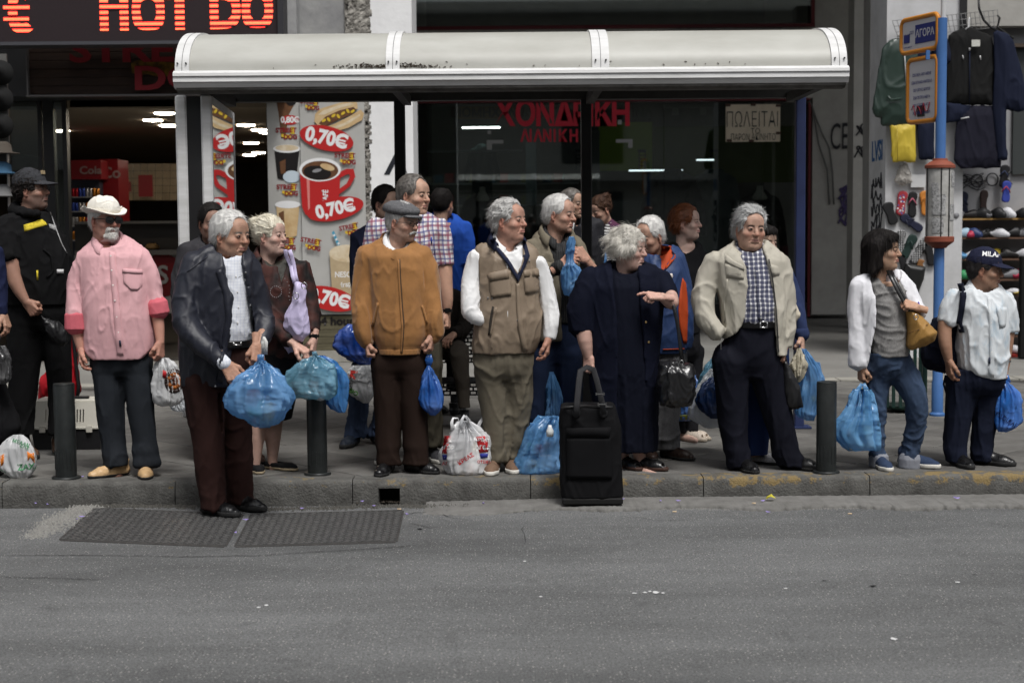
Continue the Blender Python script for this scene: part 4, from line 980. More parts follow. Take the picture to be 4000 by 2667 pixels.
for(u,v,r)in[(3220,2265,.011),(3410,2286,.016),(3806,2242,.010),(1640,2064,.018),(1860,2003,.02)]:
 p=G(u,v,.0037);b._add([(p.x+r*g.uniform(.5,1.2)*math.cos(a*.7),p.y+r*.9*g.uniform(.5,1.2)*math.sin(a*.7),.0037)for a in range(9)],[tuple(range(9))])
b.build('tar_stain',M_CR,CR)
# litter: fallen petals, cigarette ends, a wrapper
pet=mat('violet_petal',(.28,.22,.52),.6);fl_=mat('filter_paper',(.55,.42,.28),.8)
for k,(u,v)in enumerate([(322,1862),(140,1966),(186,1970),(320,2018),(300,2028),(1415,1958),(1460,1976),(1888,1965),(1180,1986),(2430,1950),(2580,1956),(2650,1956),(2980,1956),(3730,1943),(3000,2000),(960,2030),(1590,2008),(920,2080),(3740,1946)]):
 z=PAVE+.002 if v<1900 else(.03 if u>2300 and v<1985 else.012);p=G(u,v,z);a=random.uniform(0,6.28);b=MB();r=random.uniform(.012,.02);pts_=[(p.x+r*math.cos(a),p.y+r*math.sin(a),z+.004),(p.x+.5*r*math.cos(a+1.4),p.y+.5*r*math.sin(a+1.4),z),(p.x-r*math.cos(a),p.y-r*math.sin(a),z+.006),(p.x-.5*r*math.cos(a+1.4),p.y-.5*r*math.sin(a+1.4),z+.001)]
 b._add(pts_+[(x,y,z_+.0015)for x,y,z_ in pts_],[(3,2,1,0),(4,5,6,7)]+[(i,(i+1)%4,(i+1)%4+4,i+4)for i in range(4)]);props(b.build('petal',pet,None,loc=(p.x,p.y,z)),'small fallen violet petal lying in the dirt by the kerb','petal','fallen violet petals')
for k,(u,v)in enumerate([(1560,1990),(2635,2000),(3320,2008),(2945,1967),(2270,1948)]):
 z=.03 if v<1985 and u>2300 else.012;p=G(u,v,z);a=random.uniform(-.5,.5);d=Vector((math.cos(a),math.sin(a)*.6,0)).normalized()*.012;b=MB();b.tube([p-d+Vector((0,0,.004)),p+d+Vector((0,0,.004))],.0042,8);props(b.build('cigarette_end',fl_,None,True),'flattened cigarette end lying in the gutter','cigarette end','cigarette ends in the gutter')
p=G(3010,1950,.03);b=MB();b._add([(p.x-.03,p.y,.032),(p.x,p.y-.02,.05),(p.x+.035,p.y+.01,.034),(p.x+.01,p.y+.03,.06),(p.x-.02,p.y+.02,.045)],[(0,1,4),(1,3,4),(1,2,3),(0,4,1)]);props(b.build('sweet_wrapper',mat('yellow_foil',(.5,.45,.05),.3),None),'crumpled yellow wrapper lying at the foot of the kerb','wrapper')
# ---------------- buildings
M_WHITE_WALL=mat('white_wall_paint',(.74,.74,.74),.85,bump=.004,bscale=14,var=.06,vscale=2)
M_RAW=mat('raw_concrete',(.20,.20,.205),.8,bump=.006,bscale=12,var2=(.33,.33,.32),vscale=3);M_ROUGH=mat('chipped_concrete',(.42,.40,.36),.95,bump=.03,bscale=18,var2=(.04,.035,.03),vscale=16)
M_DIM=mat('dirty_grey_wall',(.42,.41,.38),.9,bump=.004,bscale=8,var2=(.29,.28,.26),vscale=1.4);M_BLACK=mat('black_paint',(.010,.010,.011),.45,spec=.4,var=.2);M_FRAME=mat('dark_red_frame',(.10,.008,.012),.5);M_ALU=mat('brushed_aluminium',(.45,.45,.45),.4,metal=.7)
# overhead mass, side walls and rear of the arcade
op=empty('opposite_building',(0,-9,0),'unseen flat fronted building across the street behind the camera','building');MB().box(-45,45,-20,-9,0,10.5).build('wall',mat('opposite_wall',(.5,.49,.46),.9,var=.1),op)  # unseen; added to block low sky light, also mirrored in the shop glass
for j in range(3):
 for i in range(12):x=-40+i*7;MB().box(x,x+2.4,-9.0,-8.96,1+j*3.2,3.1+j*3.2).build('window',mat('opposite_glass',(.03,.035,.04),.1),op)
 MB().box(-45,45,-8.96,-7.9,.6+j*3.2+2.9,.6+j*3.2+3.02).build('balcony_slab',MATS['opposite_wall'],op)
props(MB().box(-60,60,-8.9,-2.2,-.1,.13).build('far_pavement',M_TILE[0],None),kind='structure')
bl=empty('arcade_building',(0,YC,0),'tall building whose ground floor is an open arcade of shops','building')
MB().box(-16,16,YC+.01,40,7.6,8.2).build('ceiling',mat('arcade_ceiling',(.16,.155,.145),.9,var=.2),bl);MB().box(-16,16,YC,YC+.5,7.2,16).build('upper_wall',M_DIM,bl);MB().box(-16,-15.6,YC,40,0,7.6).build('side_wall',M_DIM,bl);MB().box(15.6,16,YC+3,40,0,7.6).build('side_wall',M_DIM,bl);MB().box(-16,16,34,34.4,0,7.6).build('back_wall',M_DIM,bl)
# pillar with the white painted face
pil=empty('street_pillar',tuple(PV(800,830,YC)),'concrete pillar with white painted face, stencilled letter and chipped edge','pillar')
slab('white_face',M_WHITE_WALL,849,-60,950,832,YC,.9,pil);slab('chipped_edge',M_ROUGH,797,-60,848.5,832,YC+.03,.8,pil);slab('concrete_face',M_RAW,681,-60,796.5,832,YC+.06,.8,pil);slab('plinth',M_PALE,612,806,850,832,YC-.08,.1,pil)
b=MB();g=np.random.default_rng(4);x0,x1,z0,z1=span(836,110,852,832,YC)
for k in range(420):
 x,z,r=g.uniform(x0,x1),g.uniform(z0,z1),g.uniform(.008,.03);b.hexa([(x-r,YC-.004-g.uniform(0,.02),z-r*g.uniform(.5,1)),(x+r,YC-.002,z-r),(x+r*.8,YC+.05,z-r),(x-r,YC+.05,z-r),(x-r*.7,YC-.012,z+r),(x+r,YC-.014,z+r*.6),(x+r,YC+.05,z+r),(x-r,YC+.05,z+r)])
x0,x1,z0,z1=span(800,-40,846,90,YC)
for k in range(300):
 x,z,r=g.uniform(x0,x1),g.uniform(z0,z1),g.uniform(.01,.045);b.hexa([(x-r,YC-.004-g.uniform(0,.02),z-r*g.uniform(.5,1)),(x+r,YC-.002,z-r),(x+r*.8,YC+.05,z-r),(x-r,YC+.05,z-r),(x-r*.7,YC-.012,z+r),(x+r,YC-.014,z+r*.6),(x+r,YC+.05,z+r),(x-r,YC+.05,z+r)])
o=b.build('crumbled_concrete',M_ROUGH,pil);o['kind']='stuff'
text_mesh('stencil_letter','Α',.34,mat('stencil_black',(.012,.014,.02),.8),facing(PV(909,379,YC-.004),R(0)),pil,0,.035,1.1,shear=.12)
for i in range(2):slab('stencil_bridge',M_WHITE_WALL,893,352+i*27,925,354+i*27,YC-.006,.003,pil)if 0 else None
slab('pilaster',mat('grey_plaster',(.30,.30,.30),.9,bump=.003,var=.15),651,-60,680.5,95,YC-.2,.4,pil)
# ---------------- hot food shop: LED sign, plank sign, interior
M_INK=mat('sign_black',(.012,.010,.012),.5)
led=empty('led_sign',tuple(PV(320,100,16.6)),'long dark LED sign showing a euro mark and HOT DO in glowing dots','sign')
slab('sign_face',mat('led_face',(.020,.012,.014),.55,var=.2,vscale=40),-260,-120,636,95,16.6,.25,led,front=0);slab('bottom_rail',mat('grey_rail',(.09,.09,.10),.4,metal=.5),-260,95.2,640,103,16.54,.32,led);slab('end_rail',mat('black_rail',(.03,.03,.034),.5),636.3,-120,650,95,16.54,.3,led)
def led_mat():
 m=bpy.data.materials.new('led_dots');m.use_nodes=True;n,l,b=nodes(m);b.inputs['Base Color'].default_value=(.02,.004,.004,1);ge=n.new('ShaderNodeTexCoord');sp=n.new('ShaderNodeSeparateXYZ');l.new(ge.outputs['Object'],sp.inputs[0])
 def M(op,a,c=None,d=None):
  x=n.new('ShaderNodeMath');x.operation=op
  for i,v in enumerate((a,c,d)):
   if v is None:continue
   if isinstance(v,(int,float)):x.inputs[i].default_value=v
   else:l.new(v,x.inputs[i])
  return x.outputs[0]
 r1=M('FRACT',M('MULTIPLY',sp.outputs[2],1/.062));on=M('LESS_THAN',r1,.62)
 r2=M('FRACT',M('MULTIPLY',sp.outputs[2],1/.0155));c2=M('FRACT',M('MULTIPLY',sp.outputs[0],1/.0155));d=M('SQRT',M('ADD',M('POWER',M('SUBTRACT',r2,.5),2),M('POWER',M('SUBTRACT',c2,.5),2)));dot=M('LESS_THAN',d,.43)
 k=M('MULTIPLY',on,dot);k2=M('ADD',M('MULTIPLY',k,1.0),M('MULTIPLY',on,.30));l.new(M('MULTIPLY',k2,2.4),b.inputs['Emission Strength'])
 mx=n.new('ShaderNodeMix');mx.data_type='RGBA';l.new(M('LESS_THAN',M('ABSOLUTE',M('SUBTRACT',r1,.31)),.2),mx.inputs[0]);mx.inputs[6].default_value=(1,.02,.02,1);mx.inputs[7].default_value=(1,.11,.04,1);l.new(mx.outputs[2],b.inputs['Emission Color']);return m
M_LED=led_mat()
# block letters drawn as strokes on the board
def led_letter(ch,u0,u1,v0,v1,w):
 y=16.594;b=MB();x0,x1,z0,z1=span(u0,v0,u1,v1,y);W_=w/(u1-u0)*(x1-x0)
 bar=lambda a,b_,c,d:b.box(a,b_,y,y+.004,c,d)
 def arc(cx,cz,rx,rz,a0,a1,wd):
  n_=28;r=[[],[],[],[]]
  for i in range(n_+1):
   a=R(a0+(a1-a0)*i/n_);ca,sa=math.cos(a),math.sin(a);e=2/3.0;ca=math.copysign(abs(ca)**e,ca);sa=math.copysign(abs(sa)**e,sa);r[0].append((cx+rx*ca,y,cz+rz*sa));r[1].append((cx+(rx-wd)*ca,y,cz+(rz-wd)*sa))
  b.ring([r[1],r[0]],False,False)
 if ch=='H':bar(x0,x0+W_,z0,z1);bar(x1-W_,x1,z0,z1);bar(x0+W_,x1-W_,(z0+z1)/2-W_*.2,(z0+z1)/2+W_*.5)
 if ch=='T':bar((x0+x1)/2-W_/2,(x0+x1)/2+W_/2,z0,z1-W_*.8);bar(x0,x1,z1-W_*.8,z1)
 if ch=='O':arc((x0+x1)/2,(z0+z1)/2,(x1-x0)/2,(z1-z0)/2,0,360,W_)
 if ch=='D':bar(x0,x0+W_,z0,z1);arc(x0+W_*.9,(z0+z1)/2,x1-x0-W_*.9,(z1-z0)/2,-90,90,W_)
 if ch=='E':arc((x0+x1)/2+.03,(z0+z1)/2,(x1-x0)/2,(z1-z0)/2,48,312,W_);bar(x0-.02,x0+.26,(z0+z1)/2+.02,(z0+z1)/2+.07);bar(x0-.02,x0+.25,(z0+z1)/2-.10,(z0+z1)/2-.05)
 b.build('letter',M_LED,led)
led_letter('H',229,294,-32,71,19);led_letter('O',303,378,-20,70,19);led_letter('T',379,446,-18,69,21);led_letter('D',482,552,-20,67,19);led_letter('O',555,627,-22,65,19);led_letter('E',12,76,-24,76,21)
ws=empty('plank_sign',tuple(PV(240,220,17.3)),'dark wooden plank sign with red and yellow lettering under the LED board','sign');wood=mat('dark_planks',(.045,.024,.016),.7,bump=.003,bscale=20,stretch=(.5,1,6),var2=(.015,.009,.007),vscale=6)
for i in range(6):slab('plank',wood,64,100+i*19.4,470,118.6+i*19.4,17.3+.003*(i%2),.05,ws)
fr=mat('sign_edge_metal',(.16,.15,.15),.4,metal=.6);slab('edge_trim',fr,60,100,63.5,221,17.24,.12,ws);slab('edge_trim',fr,60,217,470,221,17.238,.12,ws)
rd=mat('sign_red',(.20,.010,.016),.6);yl=mat('sign_yellow',(.30,.17,.015),.7,var2=(.05,.03,.01),vscale=14)
text_mesh('lettering','STREET',.36,rd,facing(PV(340,118,17.22)),ws,.01,.03,1.5);text_mesh('lettering','DOG',.36,rd,facing(PV(425,182,17.20)),ws,.01,.03,1.4)
b=MB();pts_=[(301,146),(318,138),(360,141),(404,145),(404,172),(372,178),(352,174),(340,170),(322,172),(303,168)];b.prism([PV(u,v,17.25)for u,v in pts_][::-1],(0,.02,0));b.build('yellow_patch',yl,ws)
# interior
sh=empty('snack_shop',tuple(PV(300,740,22)),'snack shop interior with lit ceiling behind dark glass front','shop')
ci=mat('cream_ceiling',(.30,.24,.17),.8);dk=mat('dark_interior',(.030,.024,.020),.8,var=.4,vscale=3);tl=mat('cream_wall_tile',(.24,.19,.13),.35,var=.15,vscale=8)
zt=3.15;xL,xR=PV(-40,400,18.2).x,PV(612,400,18.2).x
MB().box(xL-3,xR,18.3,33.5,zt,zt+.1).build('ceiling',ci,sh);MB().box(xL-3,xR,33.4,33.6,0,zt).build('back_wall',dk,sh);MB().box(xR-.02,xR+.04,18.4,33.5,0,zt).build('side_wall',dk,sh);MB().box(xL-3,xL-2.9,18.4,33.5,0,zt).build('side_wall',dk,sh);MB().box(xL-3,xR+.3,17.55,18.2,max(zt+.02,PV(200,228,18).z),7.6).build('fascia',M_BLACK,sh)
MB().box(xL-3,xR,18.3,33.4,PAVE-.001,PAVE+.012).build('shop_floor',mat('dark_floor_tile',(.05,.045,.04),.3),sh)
lm=emit('downlight',(1,.88,.70),30)
for i,(u,v)in enumerate([(378,262),(351,278),(386,290),(565,289),(597,300),(614,306),(577,330),(594,352),(140,302),(573,357),(505,306)]):
 d=ray(u*q_,v*q_);p=_C+d*((zt-.012-CAMZ)/d.z);b=MB();b.lathe((p.x,p.y,zt-.014),[(.0,0),(.115,0),(.125,.008),(.125,.012)],20);b.lathe((p.x,p.y,zt-.03),[(.15,.016),(.15,.028),(.13,.028)],20)if 0 else None;b.build('downlight',lm,sh)
# tiled wall, piers, fridge, counter
for j in range(5):
 for i in range(8):slab('wall_tile',tl,272+i*17,376+j*17,288+i*17,392+j*17,24.0,.03,sh)
for(a,c)in((92,100),(104,128),(148,158)):slab('window_post',M_BLACK,a,226,c,735,18.25,.12,sh)
gl=bpy.data.materials.new('shop_glass');gl.use_nodes=True;n,l,b_=nodes(gl);g1=n.new('ShaderNodeBsdfGlossy');g1 .inputs['Roughness'].default_value=.02;g1 .inputs['Color'].default_value=(.8,.85,.85,1);tr=n.new('ShaderNodeBsdfTransparent');tr.inputs[0].default_value=(.72,.76,.75,1);fr_=n.new('ShaderNodeFresnel');fr_.inputs['IOR'].default_value=1.85;ms=n.new('ShaderNodeMixShader');l.new(fr_.outputs[0],ms.inputs[0]);l.new(tr.outputs[0],ms.inputs[1]);l.new(g1 .outputs[0],ms.inputs[2]);l.new(ms.outputs[0],n['Material Output'].inputs[0]);M_GLASS=gl
slab('glass_pane',M_GLASS,30,228,92,735,18.27,.012,sh);slab('glass_pane',M_GLASS,128,228,148,735,18.27,.012,sh);slab('steel_rail',M_ALU,268,372,273,420,23.9,.1,sh);slab('pelmet',mat('dark_pelmet',(.02,.018,.016),.7),160,228,400,246,18.3,.2,sh)
fg=empty('drinks_fridge',tuple(PV(200,700,21.5)),'red drinks fridge stocked with cans inside the snack shop','fridge');rdp=mat('fridge_red',(.16,.007,.010),.35)
slab('header',rdp,163,368,232,412,21.5,.5,fg);slab('cabinet',mat('fridge_inside',(.035,.04,.06),.5),163,412,232,720,21.7,.5,fg);slab('side_panel',rdp,232,366,275,720,21.9,.6,fg);text_mesh('lettering','Cola',.15,mat('fridge_white',(.22,.16,.16),.5),facing(PV(208,392,21.49)),fg,.002,.02,1.1);text_mesh('lettering','Co',.22,MATS['fridge_white'],facing(PV(255,398,21.89),R(0)),fg,.002,.02,1)
cc=[mat('can_'+k,c,.3,metal=.5)for k,c in(('red',(.35,.01,.02)),('blue',(.03,.06,.3)),('silver',(.3,.3,.32)),('orange',(.4,.15,.02)))]
for j in range(4):
 slab('shelf',M_ALU,165,452+j*33,230,454+j*33,21.55,.2,fg)
 for i in range(8):p=PV(169+i*8,452+j*33,21.6);b=MB();b.lathe(tuple(p),[(.0,0),(.026,0),(.028,.01),(.028,.10),(.022,.118),(0,.118)],8);b.build('can',cc[(i//2+j)%4],fg,'auto')
ct=empty('counter',tuple(PV(290,700,20.5)),'glass food counter with a white front bearing a red round logo','counter');slab('display_top',mat('counter_steel',(.16,.15,.14),.35,metal=.6),172,508,410,514,20.4,.8,ct);slab('display_case',mat('counter_dark',(.035,.03,.026),.4),172,514,410,575,20.6,.6,ct);slab('ledge',MATS['counter_steel'],172,575,410,586,20.4,.8,ct);slab('front_panel',mat('counter_white',(.34,.33,.32),.5),172,586,410,720,20.5,.7,ct)
b=MB();p=PV(373,632,20.49);b.lathe((p.x,p.y,p.z),[(0,0),(.29,0),(.29,.006),(0,.006)],32,'y');b.build('logo_disc',rdp,ct,'auto');text_mesh('logo_mark','S',.34,MATS['counter_white'],facing(PV(374,633,20.47)),ct,.003,.02)
for i in range(9):p=PV(195+i*22,572,20.55);b=MB();b.lathe(tuple(p),[(0,0),(.09,0),(.10,.03),(.06,.075),(0,.08)],12);b.build('bread_roll',mat('bread',(.22,.13,.05),.7),ct,True)if i%2 else None
slab('menu_board',mat('menu_red',(.16,.012,.016),.5),318,402,350,452,23.5,.04,sh);slab('menu_board',MATS['menu_red'],278,418,300,440,23.5,.04,sh)
# hats hung at the left end of the picture
rk=empty('hat_rack',tuple(PV(0,350,15.2)),'narrow pale display rack at the picture edge','rack');slab('backing',mat('grey_slats',(.10,.098,.092),.8,var=.1),-40,124,18,372,15.2,.03,rk);slab('metal_upright',M_ALU,17,340,19.5,520,15.1,.05,rk)
for i,v in enumerate((168,228,290)):b=MB();p=PV(2,v,15.16);b.lathe((p.x,p.y,p.z),[(0,-.06),(.07,-.055),(.085,-.015),(.125,-.006),(.125,0),(0,0)],24,'y');props(b.build('hat',mat('black_felt',(.006,.006,.006),.9),None,True),('black round hat hung highest on the rack at the picture edge','black round hat hung in the middle of the rack at the picture edge','black round hat hung lowest of the black ones on the edge rack')[i],'hat','hats on the edge rack')
for i,(v,c,nm)in enumerate(((342,(.06,.05,.04),'taupe'),(388,(.03,.08,.14),'light blue'),(440,(.12,.12,.12),'pale grey'))):b=MB();p=PV(4,v,15.1);b.lathe((p.x,p.y,p.z-.05),[(.17,0),(.17,.008),(.10,.02),(.09,.09),(.05,.12),(0,.12)],24);props(b.build('hat',mat('felt_'+nm.replace(' ','_'),c,.9),None,True),nm+' brimmed hat stacked at the picture edge beside the black cap','hat','hats on the edge rack')
slab('shelf',M_ALU,-40,520,18,523,15.1,.3,rk)
# ---------------- the advertising boards on the pillar
def plate(name,label,u0,v0,u1,v1,y,m,th=.02):t=empty(name,tuple(PV((u0+u1)/2,v1,y)),label,'poster');slab('board',m,u0,v0,u1,v1,y,th,t);return t
pg=mat('poster_grey',(.36,.355,.33),.35,spec=.4,var2=(.46,.455,.44),vscale=1.1);LY=[0]
def shape(t,name,m,pts_,y):b=MB();LY[0]+=1;y=y-.003-LY[0]*.0004;b.prism([PV(u,v,y)for u,v in pts_][::-1],(0,.0006,0));return b.build(name,m,t)
def ellipse(t,name,m,u,v,a,b_,y,rot=0,n_=36):return shape(t,name,m,[(u+a*math.cos(i*2*math.pi/n_)*math.cos(rot)-b_*math.sin(i*2*math.pi/n_)*math.sin(rot),v+a*math.cos(i*2*math.pi/n_)*math.sin(rot)+b_*math.sin(i*2*math.pi/n_)*math.cos(rot))for i in range(n_)],y)
def ptext(t,s,u,v,size,m,y,rot=0,bold=.03,sx=1):
 LY[0]+=1;o=text_mesh('lettering',s.replace('€','C'),size/195.5,m,facing(PV(u,v,y-.003-LY[0]*.0004),rot),t,0,bold,sx)
 if '€' in s:
  x1=max(c.co.x for c in o.data.vertices)if 0 else None;k=size;c_,s_=math.cos(-rot),math.sin(-rot);e=.98*k*sx
  for dv in(-.07,.08):shape(t,'euro_bar',m,[(u+a*c_-b_*s_,v+a*s_+b_*c_)for a,b_ in((e-.30*k,dv*k-.045*k),(e+.14*k,dv*k-.045*k),(e+.12*k,dv*k+.045*k),(e-.30*k,dv*k+.045*k))],y)
 return o
pr_=mat('print_red',(.42,.020,.020),.4);pw=mat('print_white',(.72,.72,.72),.4);pk=mat('print_black',(.014,.012,.012),.35);py=mat('print_yellow',(.60,.42,.04),.4);pb=mat('print_brown',(.16,.075,.035),.4,var2=(.09,.04,.02),vscale=12);pt_=mat('print_tan',(.46,.30,.14),.4,var2=(.60,.46,.27),vscale=7);pc_=mat('print_cream',(.68,.60,.46),.4,var2=(.5,.38,.22),vscale=9);pdr=mat('print_dark_red',(.20,.012,.016),.4)
def logo(t,u,v,k,y,rot=0):
 c,s_=math.cos(-rot),math.sin(-rot);q=lambda a,b_:(u+(a*c-b_*s_)*k,v+(a*s_+b_*c)*k)
 shape(t,'logo_block',py,[q(9,-14),(q(19,-14)),q(19,2),q(9,2)],y);shape(t,'logo_block',py,[q(-12,2),q(10,4),q(10,12),q(-2,12),q(-12,8)],y)
 a=q(-1,-6);ptext(t,'STREET',a[0],a[1],14.5*k,pdr,y,rot,.04,1.0);a=q(9,9);ptext(t,'DOG',a[0],a[1],14*k,pdr,y,rot,.05,.95)
def price(t,u,v,a,b_,y,rot,s='0,70€',k=1):ellipse(t,'price_oval',pr_,u,v,a,b_,y,-rot);ptext(t,s,u,v,b_*1.55*k,pw,y,rot,.045,.92)
def mug(t,u,v,y,k=1):
 L=lambda pts_:[(u+a*k,v+b_*k)for a,b_ in pts_]
 shape(t,'mug_handle',pr_,L([(36,0),(58,-10),(74,-10),(78,8),(66,30),(42,48),(36,40),(58,24),(66,8),(64,2),(56,4),(38,14)]),y);shape(t,'mug_side',pr_,L([(-50,-6),(-44,78),(-36,96),(36,96),(42,40),(44,-6)]),y)
 shape(t,'mug_shine',mat('print_pink',(.6,.2,.18),.4),L([(-34,14),(-30,86),(-26,90),(-27,14)]),y);ellipse(t,'mug_rim',pw,u-3*k,v-8*k,48*k,27*k,y);ellipse(t,'mug_inner',pb,u-3*k,v-6*k,42*k,22*k,y);ellipse(t,'coffee',pk,u-9*k,v-1*k,32*k,16*k,y,.12);ellipse(t,'coffee_foam',pt_,u+14*k,v-14*k,17*k,7*k,y,.3);ellipse(t,'coffee_shine',mat('print_grey',(.25,.25,.26),.3),u-10*k,v-6*k,11*k,4*k,y,-.2);ptext(t,'NESCAFÉ',u+9*k,v+68*k,16*k,pw,y,R(86),.03,.9)
def cup(t,u,v,y,w,h,liquid,top,k=1):
 shape(t,'cup_body',liquid,[(u-w*.5,v),(u-w*.38,v+h),(u+w*.38,v+h),(u+w*.5,v)],y);ellipse(t,'cup_base',liquid,u,v+h,w*.38,w*.10,y);ellipse(t,'cup_lid',pw,u,v,w*.55,w*.16,y);ellipse(t,'cup_top',top,u,v-2,w*.46,w*.12,y)
YP=YC-.05
t1=plate('drinks_poster','narrow pale poster of a chocolate cone and iced coffees',617,228,692,724,YP+.03,pg);y=YP+.03
shape(t1,'cone',pb,[(634,229),(682,229),(664,262),(655,318),(646,318),(640,262)],y);ellipse(t1,'ice_cream',pk,668,232,12,12,y);price(t1,666,276,21,11,y,0,'0,80€',1.1);logo(t1,658,306,1.0,y);cup(t1,659,342,y,58,66,pk,pc_);ellipse(t1,'spilt_cream',mat('print_pale_blue',(.5,.58,.64),.4),670,406,20,14,y);shape(t1,'cup_shade',pb,[(642,372),(656,366),(656,398),(645,400)],y);logo(t1,660,436,1.0,y);cup(t1,661,470,y,54,70,pt_,pw);shape(t1,'cup_shade',pb,[(640,490),(652,484),(654,530),(644,534)],y);logo(t1,655,560,1.0,y)
t2=plate('hot_dog_poster','wide pale poster of a hot dog, red mug and frappe',692.6,230,840,722,YP,pg);y=YP
b=SDF((-1,-1,-1),(1,1,1),1)if 0 else None
logo(t2,712,240,.9,y,-.06)
shape(t2,'bun_back',pt_,[(722,280),(724,262),(736,250),(775,238),(808,231),(820,236),(822,250),(780,262),(745,280),(734,292)],y);shape(t2,'bun_highlight',pc_,[(730,264),(742,254),(778,242),(806,235),(812,240),(776,250),(744,264)],y);shape(t2,'sausage',pb,[(732,284),(748,268),(780,254),(812,246),(818,252),(810,262),(776,276),(744,292)],y);shape(t2,'bun_front',pt_,[(738,296),(770,284),(806,266),(828,252),(836,260),(832,276),(800,294),(772,302),(748,302)],y);shape(t2,'bun_front_light',pc_,[(748,297),(790,283),(826,262),(828,266),(798,286),(764,299)],y)
for i in range(7):ellipse(t2,'mustard',py,744+i*11,277-i*4.0+3*math.sin(i*2.4),5.5,3.0,y,1.0 if i%2 else-.6)
price(t2,750,318,63,28,y,R(-13));logo(t2,793,364,1.0,y,-.02);mug(t2,738,398,y,1.0);price(t2,770,480,66,26,y,R(12));logo(t2,803,527,.95,y,.2);logo(t2,714,560,1.0,y,-.18)
shape(t2,'straw',mat('print_cyan',(.06,.28,.42),.4),[(762,534),(767,530),(785,572),(780,576)],y)
for i in range(4):shape(t2,'straw_stripe',pw,[(764.5+i*5,540+i*9.5),(768.5+i*5,537+i*9.5),(770.5+i*5,541+i*9.5),(766.5+i*5,544+i*9.5)],y)
fb=mat('print_frappe',(.33,.25,.15),.4,var2=(.48,.38,.24),vscale=5);shape(t2,'frappe_glass',fb,[(757,584),(762,662),(766,690),(840,690),(840,584)],y);ellipse(t2,'frappe_head',pc_,796,582,40,20,y);ptext(t2,'NESCAFÉ',800,631,18,pw,y,0,.02,.85);ptext(t2,'frappé',802,652,17,pw,y,R(10),.01,.9);price(t2,757,686,63,27,y,R(-13))
t3=empty('plank_board',tuple(PV(772,806,YC)),'greenish plank board with faded 24 hour lettering below the hot dog poster','board');pw2=mat('mossy_planks',(.13,.115,.07),.8,bump=.003,bscale=20,stretch=(.4,1,5),var2=(.055,.048,.028),vscale=7)
for i in range(5):slab('plank',pw2,622,725.5+i*16,838,740.5+i*16,YC-.03,.06,t3)
text_mesh('lettering','24 hour',.13,pk,facing(PV(768,738,YC-.036)),t3,0,.04,1.1)
# ---------------- clothes shop behind the arcade
cs=empty('clothes_shop',tuple(PV(1400,727,YB)),'dark clothes shop window with large red Greek lettering under the arcade','shop front')
slab('window_band',mat('grey_band',(.4,.39,.36),.8,var=.15),945,66,1868,229,YB,.3,cs);slab('frame_top',M_FRAME,945,229,1862,234,YB-.04,.3,cs);slab('frame_side',M_FRAME,1856,235,1862,727,YB-.04,.3,cs);slab('frame_top',M_FRAME,945,58,1872,66,YB-.045,.3,cs);slab('frame_side',M_FRAME,1864,-90,1872,57,YB-.045,.3,cs);slab('pipe_box',mat('pale_duct',(.28,.275,.25),.8),1545,68,1862,92,YB-.2,.18,cs)
for a,c in((950,1232),(1232,1525),(1525,1752),(1752,1856)):slab('glass_pane',M_GLASS,a+.5,236,c-.5,727,YB,.012,cs)
slab('glass_pane',M_GLASS,950,-90,1863,57,YB,.012,cs);slab('stall_riser',M_BLACK,945,700,1862,727,YB-.02,.2,cs)
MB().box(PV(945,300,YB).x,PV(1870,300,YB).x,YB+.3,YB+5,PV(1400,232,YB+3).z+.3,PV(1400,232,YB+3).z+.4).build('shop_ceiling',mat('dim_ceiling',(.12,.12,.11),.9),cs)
for i in range(26):
 u=975+i*33;y=YB+2.2+(i%3)*.5;p=[PV(u+a,v,y)for a,v in((-9,560),(-13,600),(-11,690),(11,690),(13,600),(9,560),(3,552),(-3,552))];V,F=pillow([(q.x,q.z)for q in p],y,.06,.08,.03,.01);mesh_np('hanging_garment',V,F,mat('rail_garment_%d'%(i%6),[(.02,.05,.06),(.10,.02,.03),(.12,.11,.10),(.02,.02,.03),(.05,.07,.04),(.16,.12,.06)][i%6],.9),cs)
for k,v in enumerate((420,470)):
 slab('goods_shelf',mat('shelf_edge',(.25,.27,.27),.4),965,v,1330,v+3,YB+3.6,.3,cs)
 for i in range(14):slab('folded_garment',mat('folded_%d'%(i%5),[(.20,.18,.15),(.05,.10,.14),(.22,.05,.05),(.10,.10,.11),(.15,.16,.08)][i%5],.9),972+i*25,v-14-(i*7%5)*2,992+i*25,v,YB+3.62,.25,cs)
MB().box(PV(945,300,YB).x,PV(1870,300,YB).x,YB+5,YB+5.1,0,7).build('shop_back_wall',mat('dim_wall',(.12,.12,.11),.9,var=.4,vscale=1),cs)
rl=mat('window_letter_red',(.60,.015,.04),.5)
for i,(ch,u)in enumerate(zip('ΧΟΝΔΡΙΚΗ',(1160,1207,1252,1296,1334,1357,1385,1426))):text_mesh('letter',ch,.56,rl,facing(PV(u,264,YB-.01)),cs,.002,.035,.82)
for i,(ch,u)in enumerate(zip('ΛΙΑΝΙΚΗ',(1206,1219,1236,1257,1274,1292,1318))):text_mesh('letter',ch,.27,rl,facing(PV(u,314,YB-.01)),cs,.002,.03,.8)
slab('yellow_board',mat('yellow_board',(.22,.13,.02),.6),1050,245,1185,273,YB+.6,.03,cs);text_mesh('lettering','ΒΙΟΜΗΧΑΝΙΑ',.21,mat('brown_letters',(.07,.02,.01),.6),facing(PV(1125,260,YB+.58)),cs,.002,.03,1.0);text_mesh('lettering','ΜΑΚΑΤ',.21,mat('grey_letters',(.05,.05,.05),.6),facing(PV(1230,260,YB+.58)),cs,.002,.03,1.0);text_mesh('lettering','ΤΙΝΑ',.21,MATS['grey_letters'],facing(PV(1466,260,YB+.58)),cs,.002,.03,1.0)
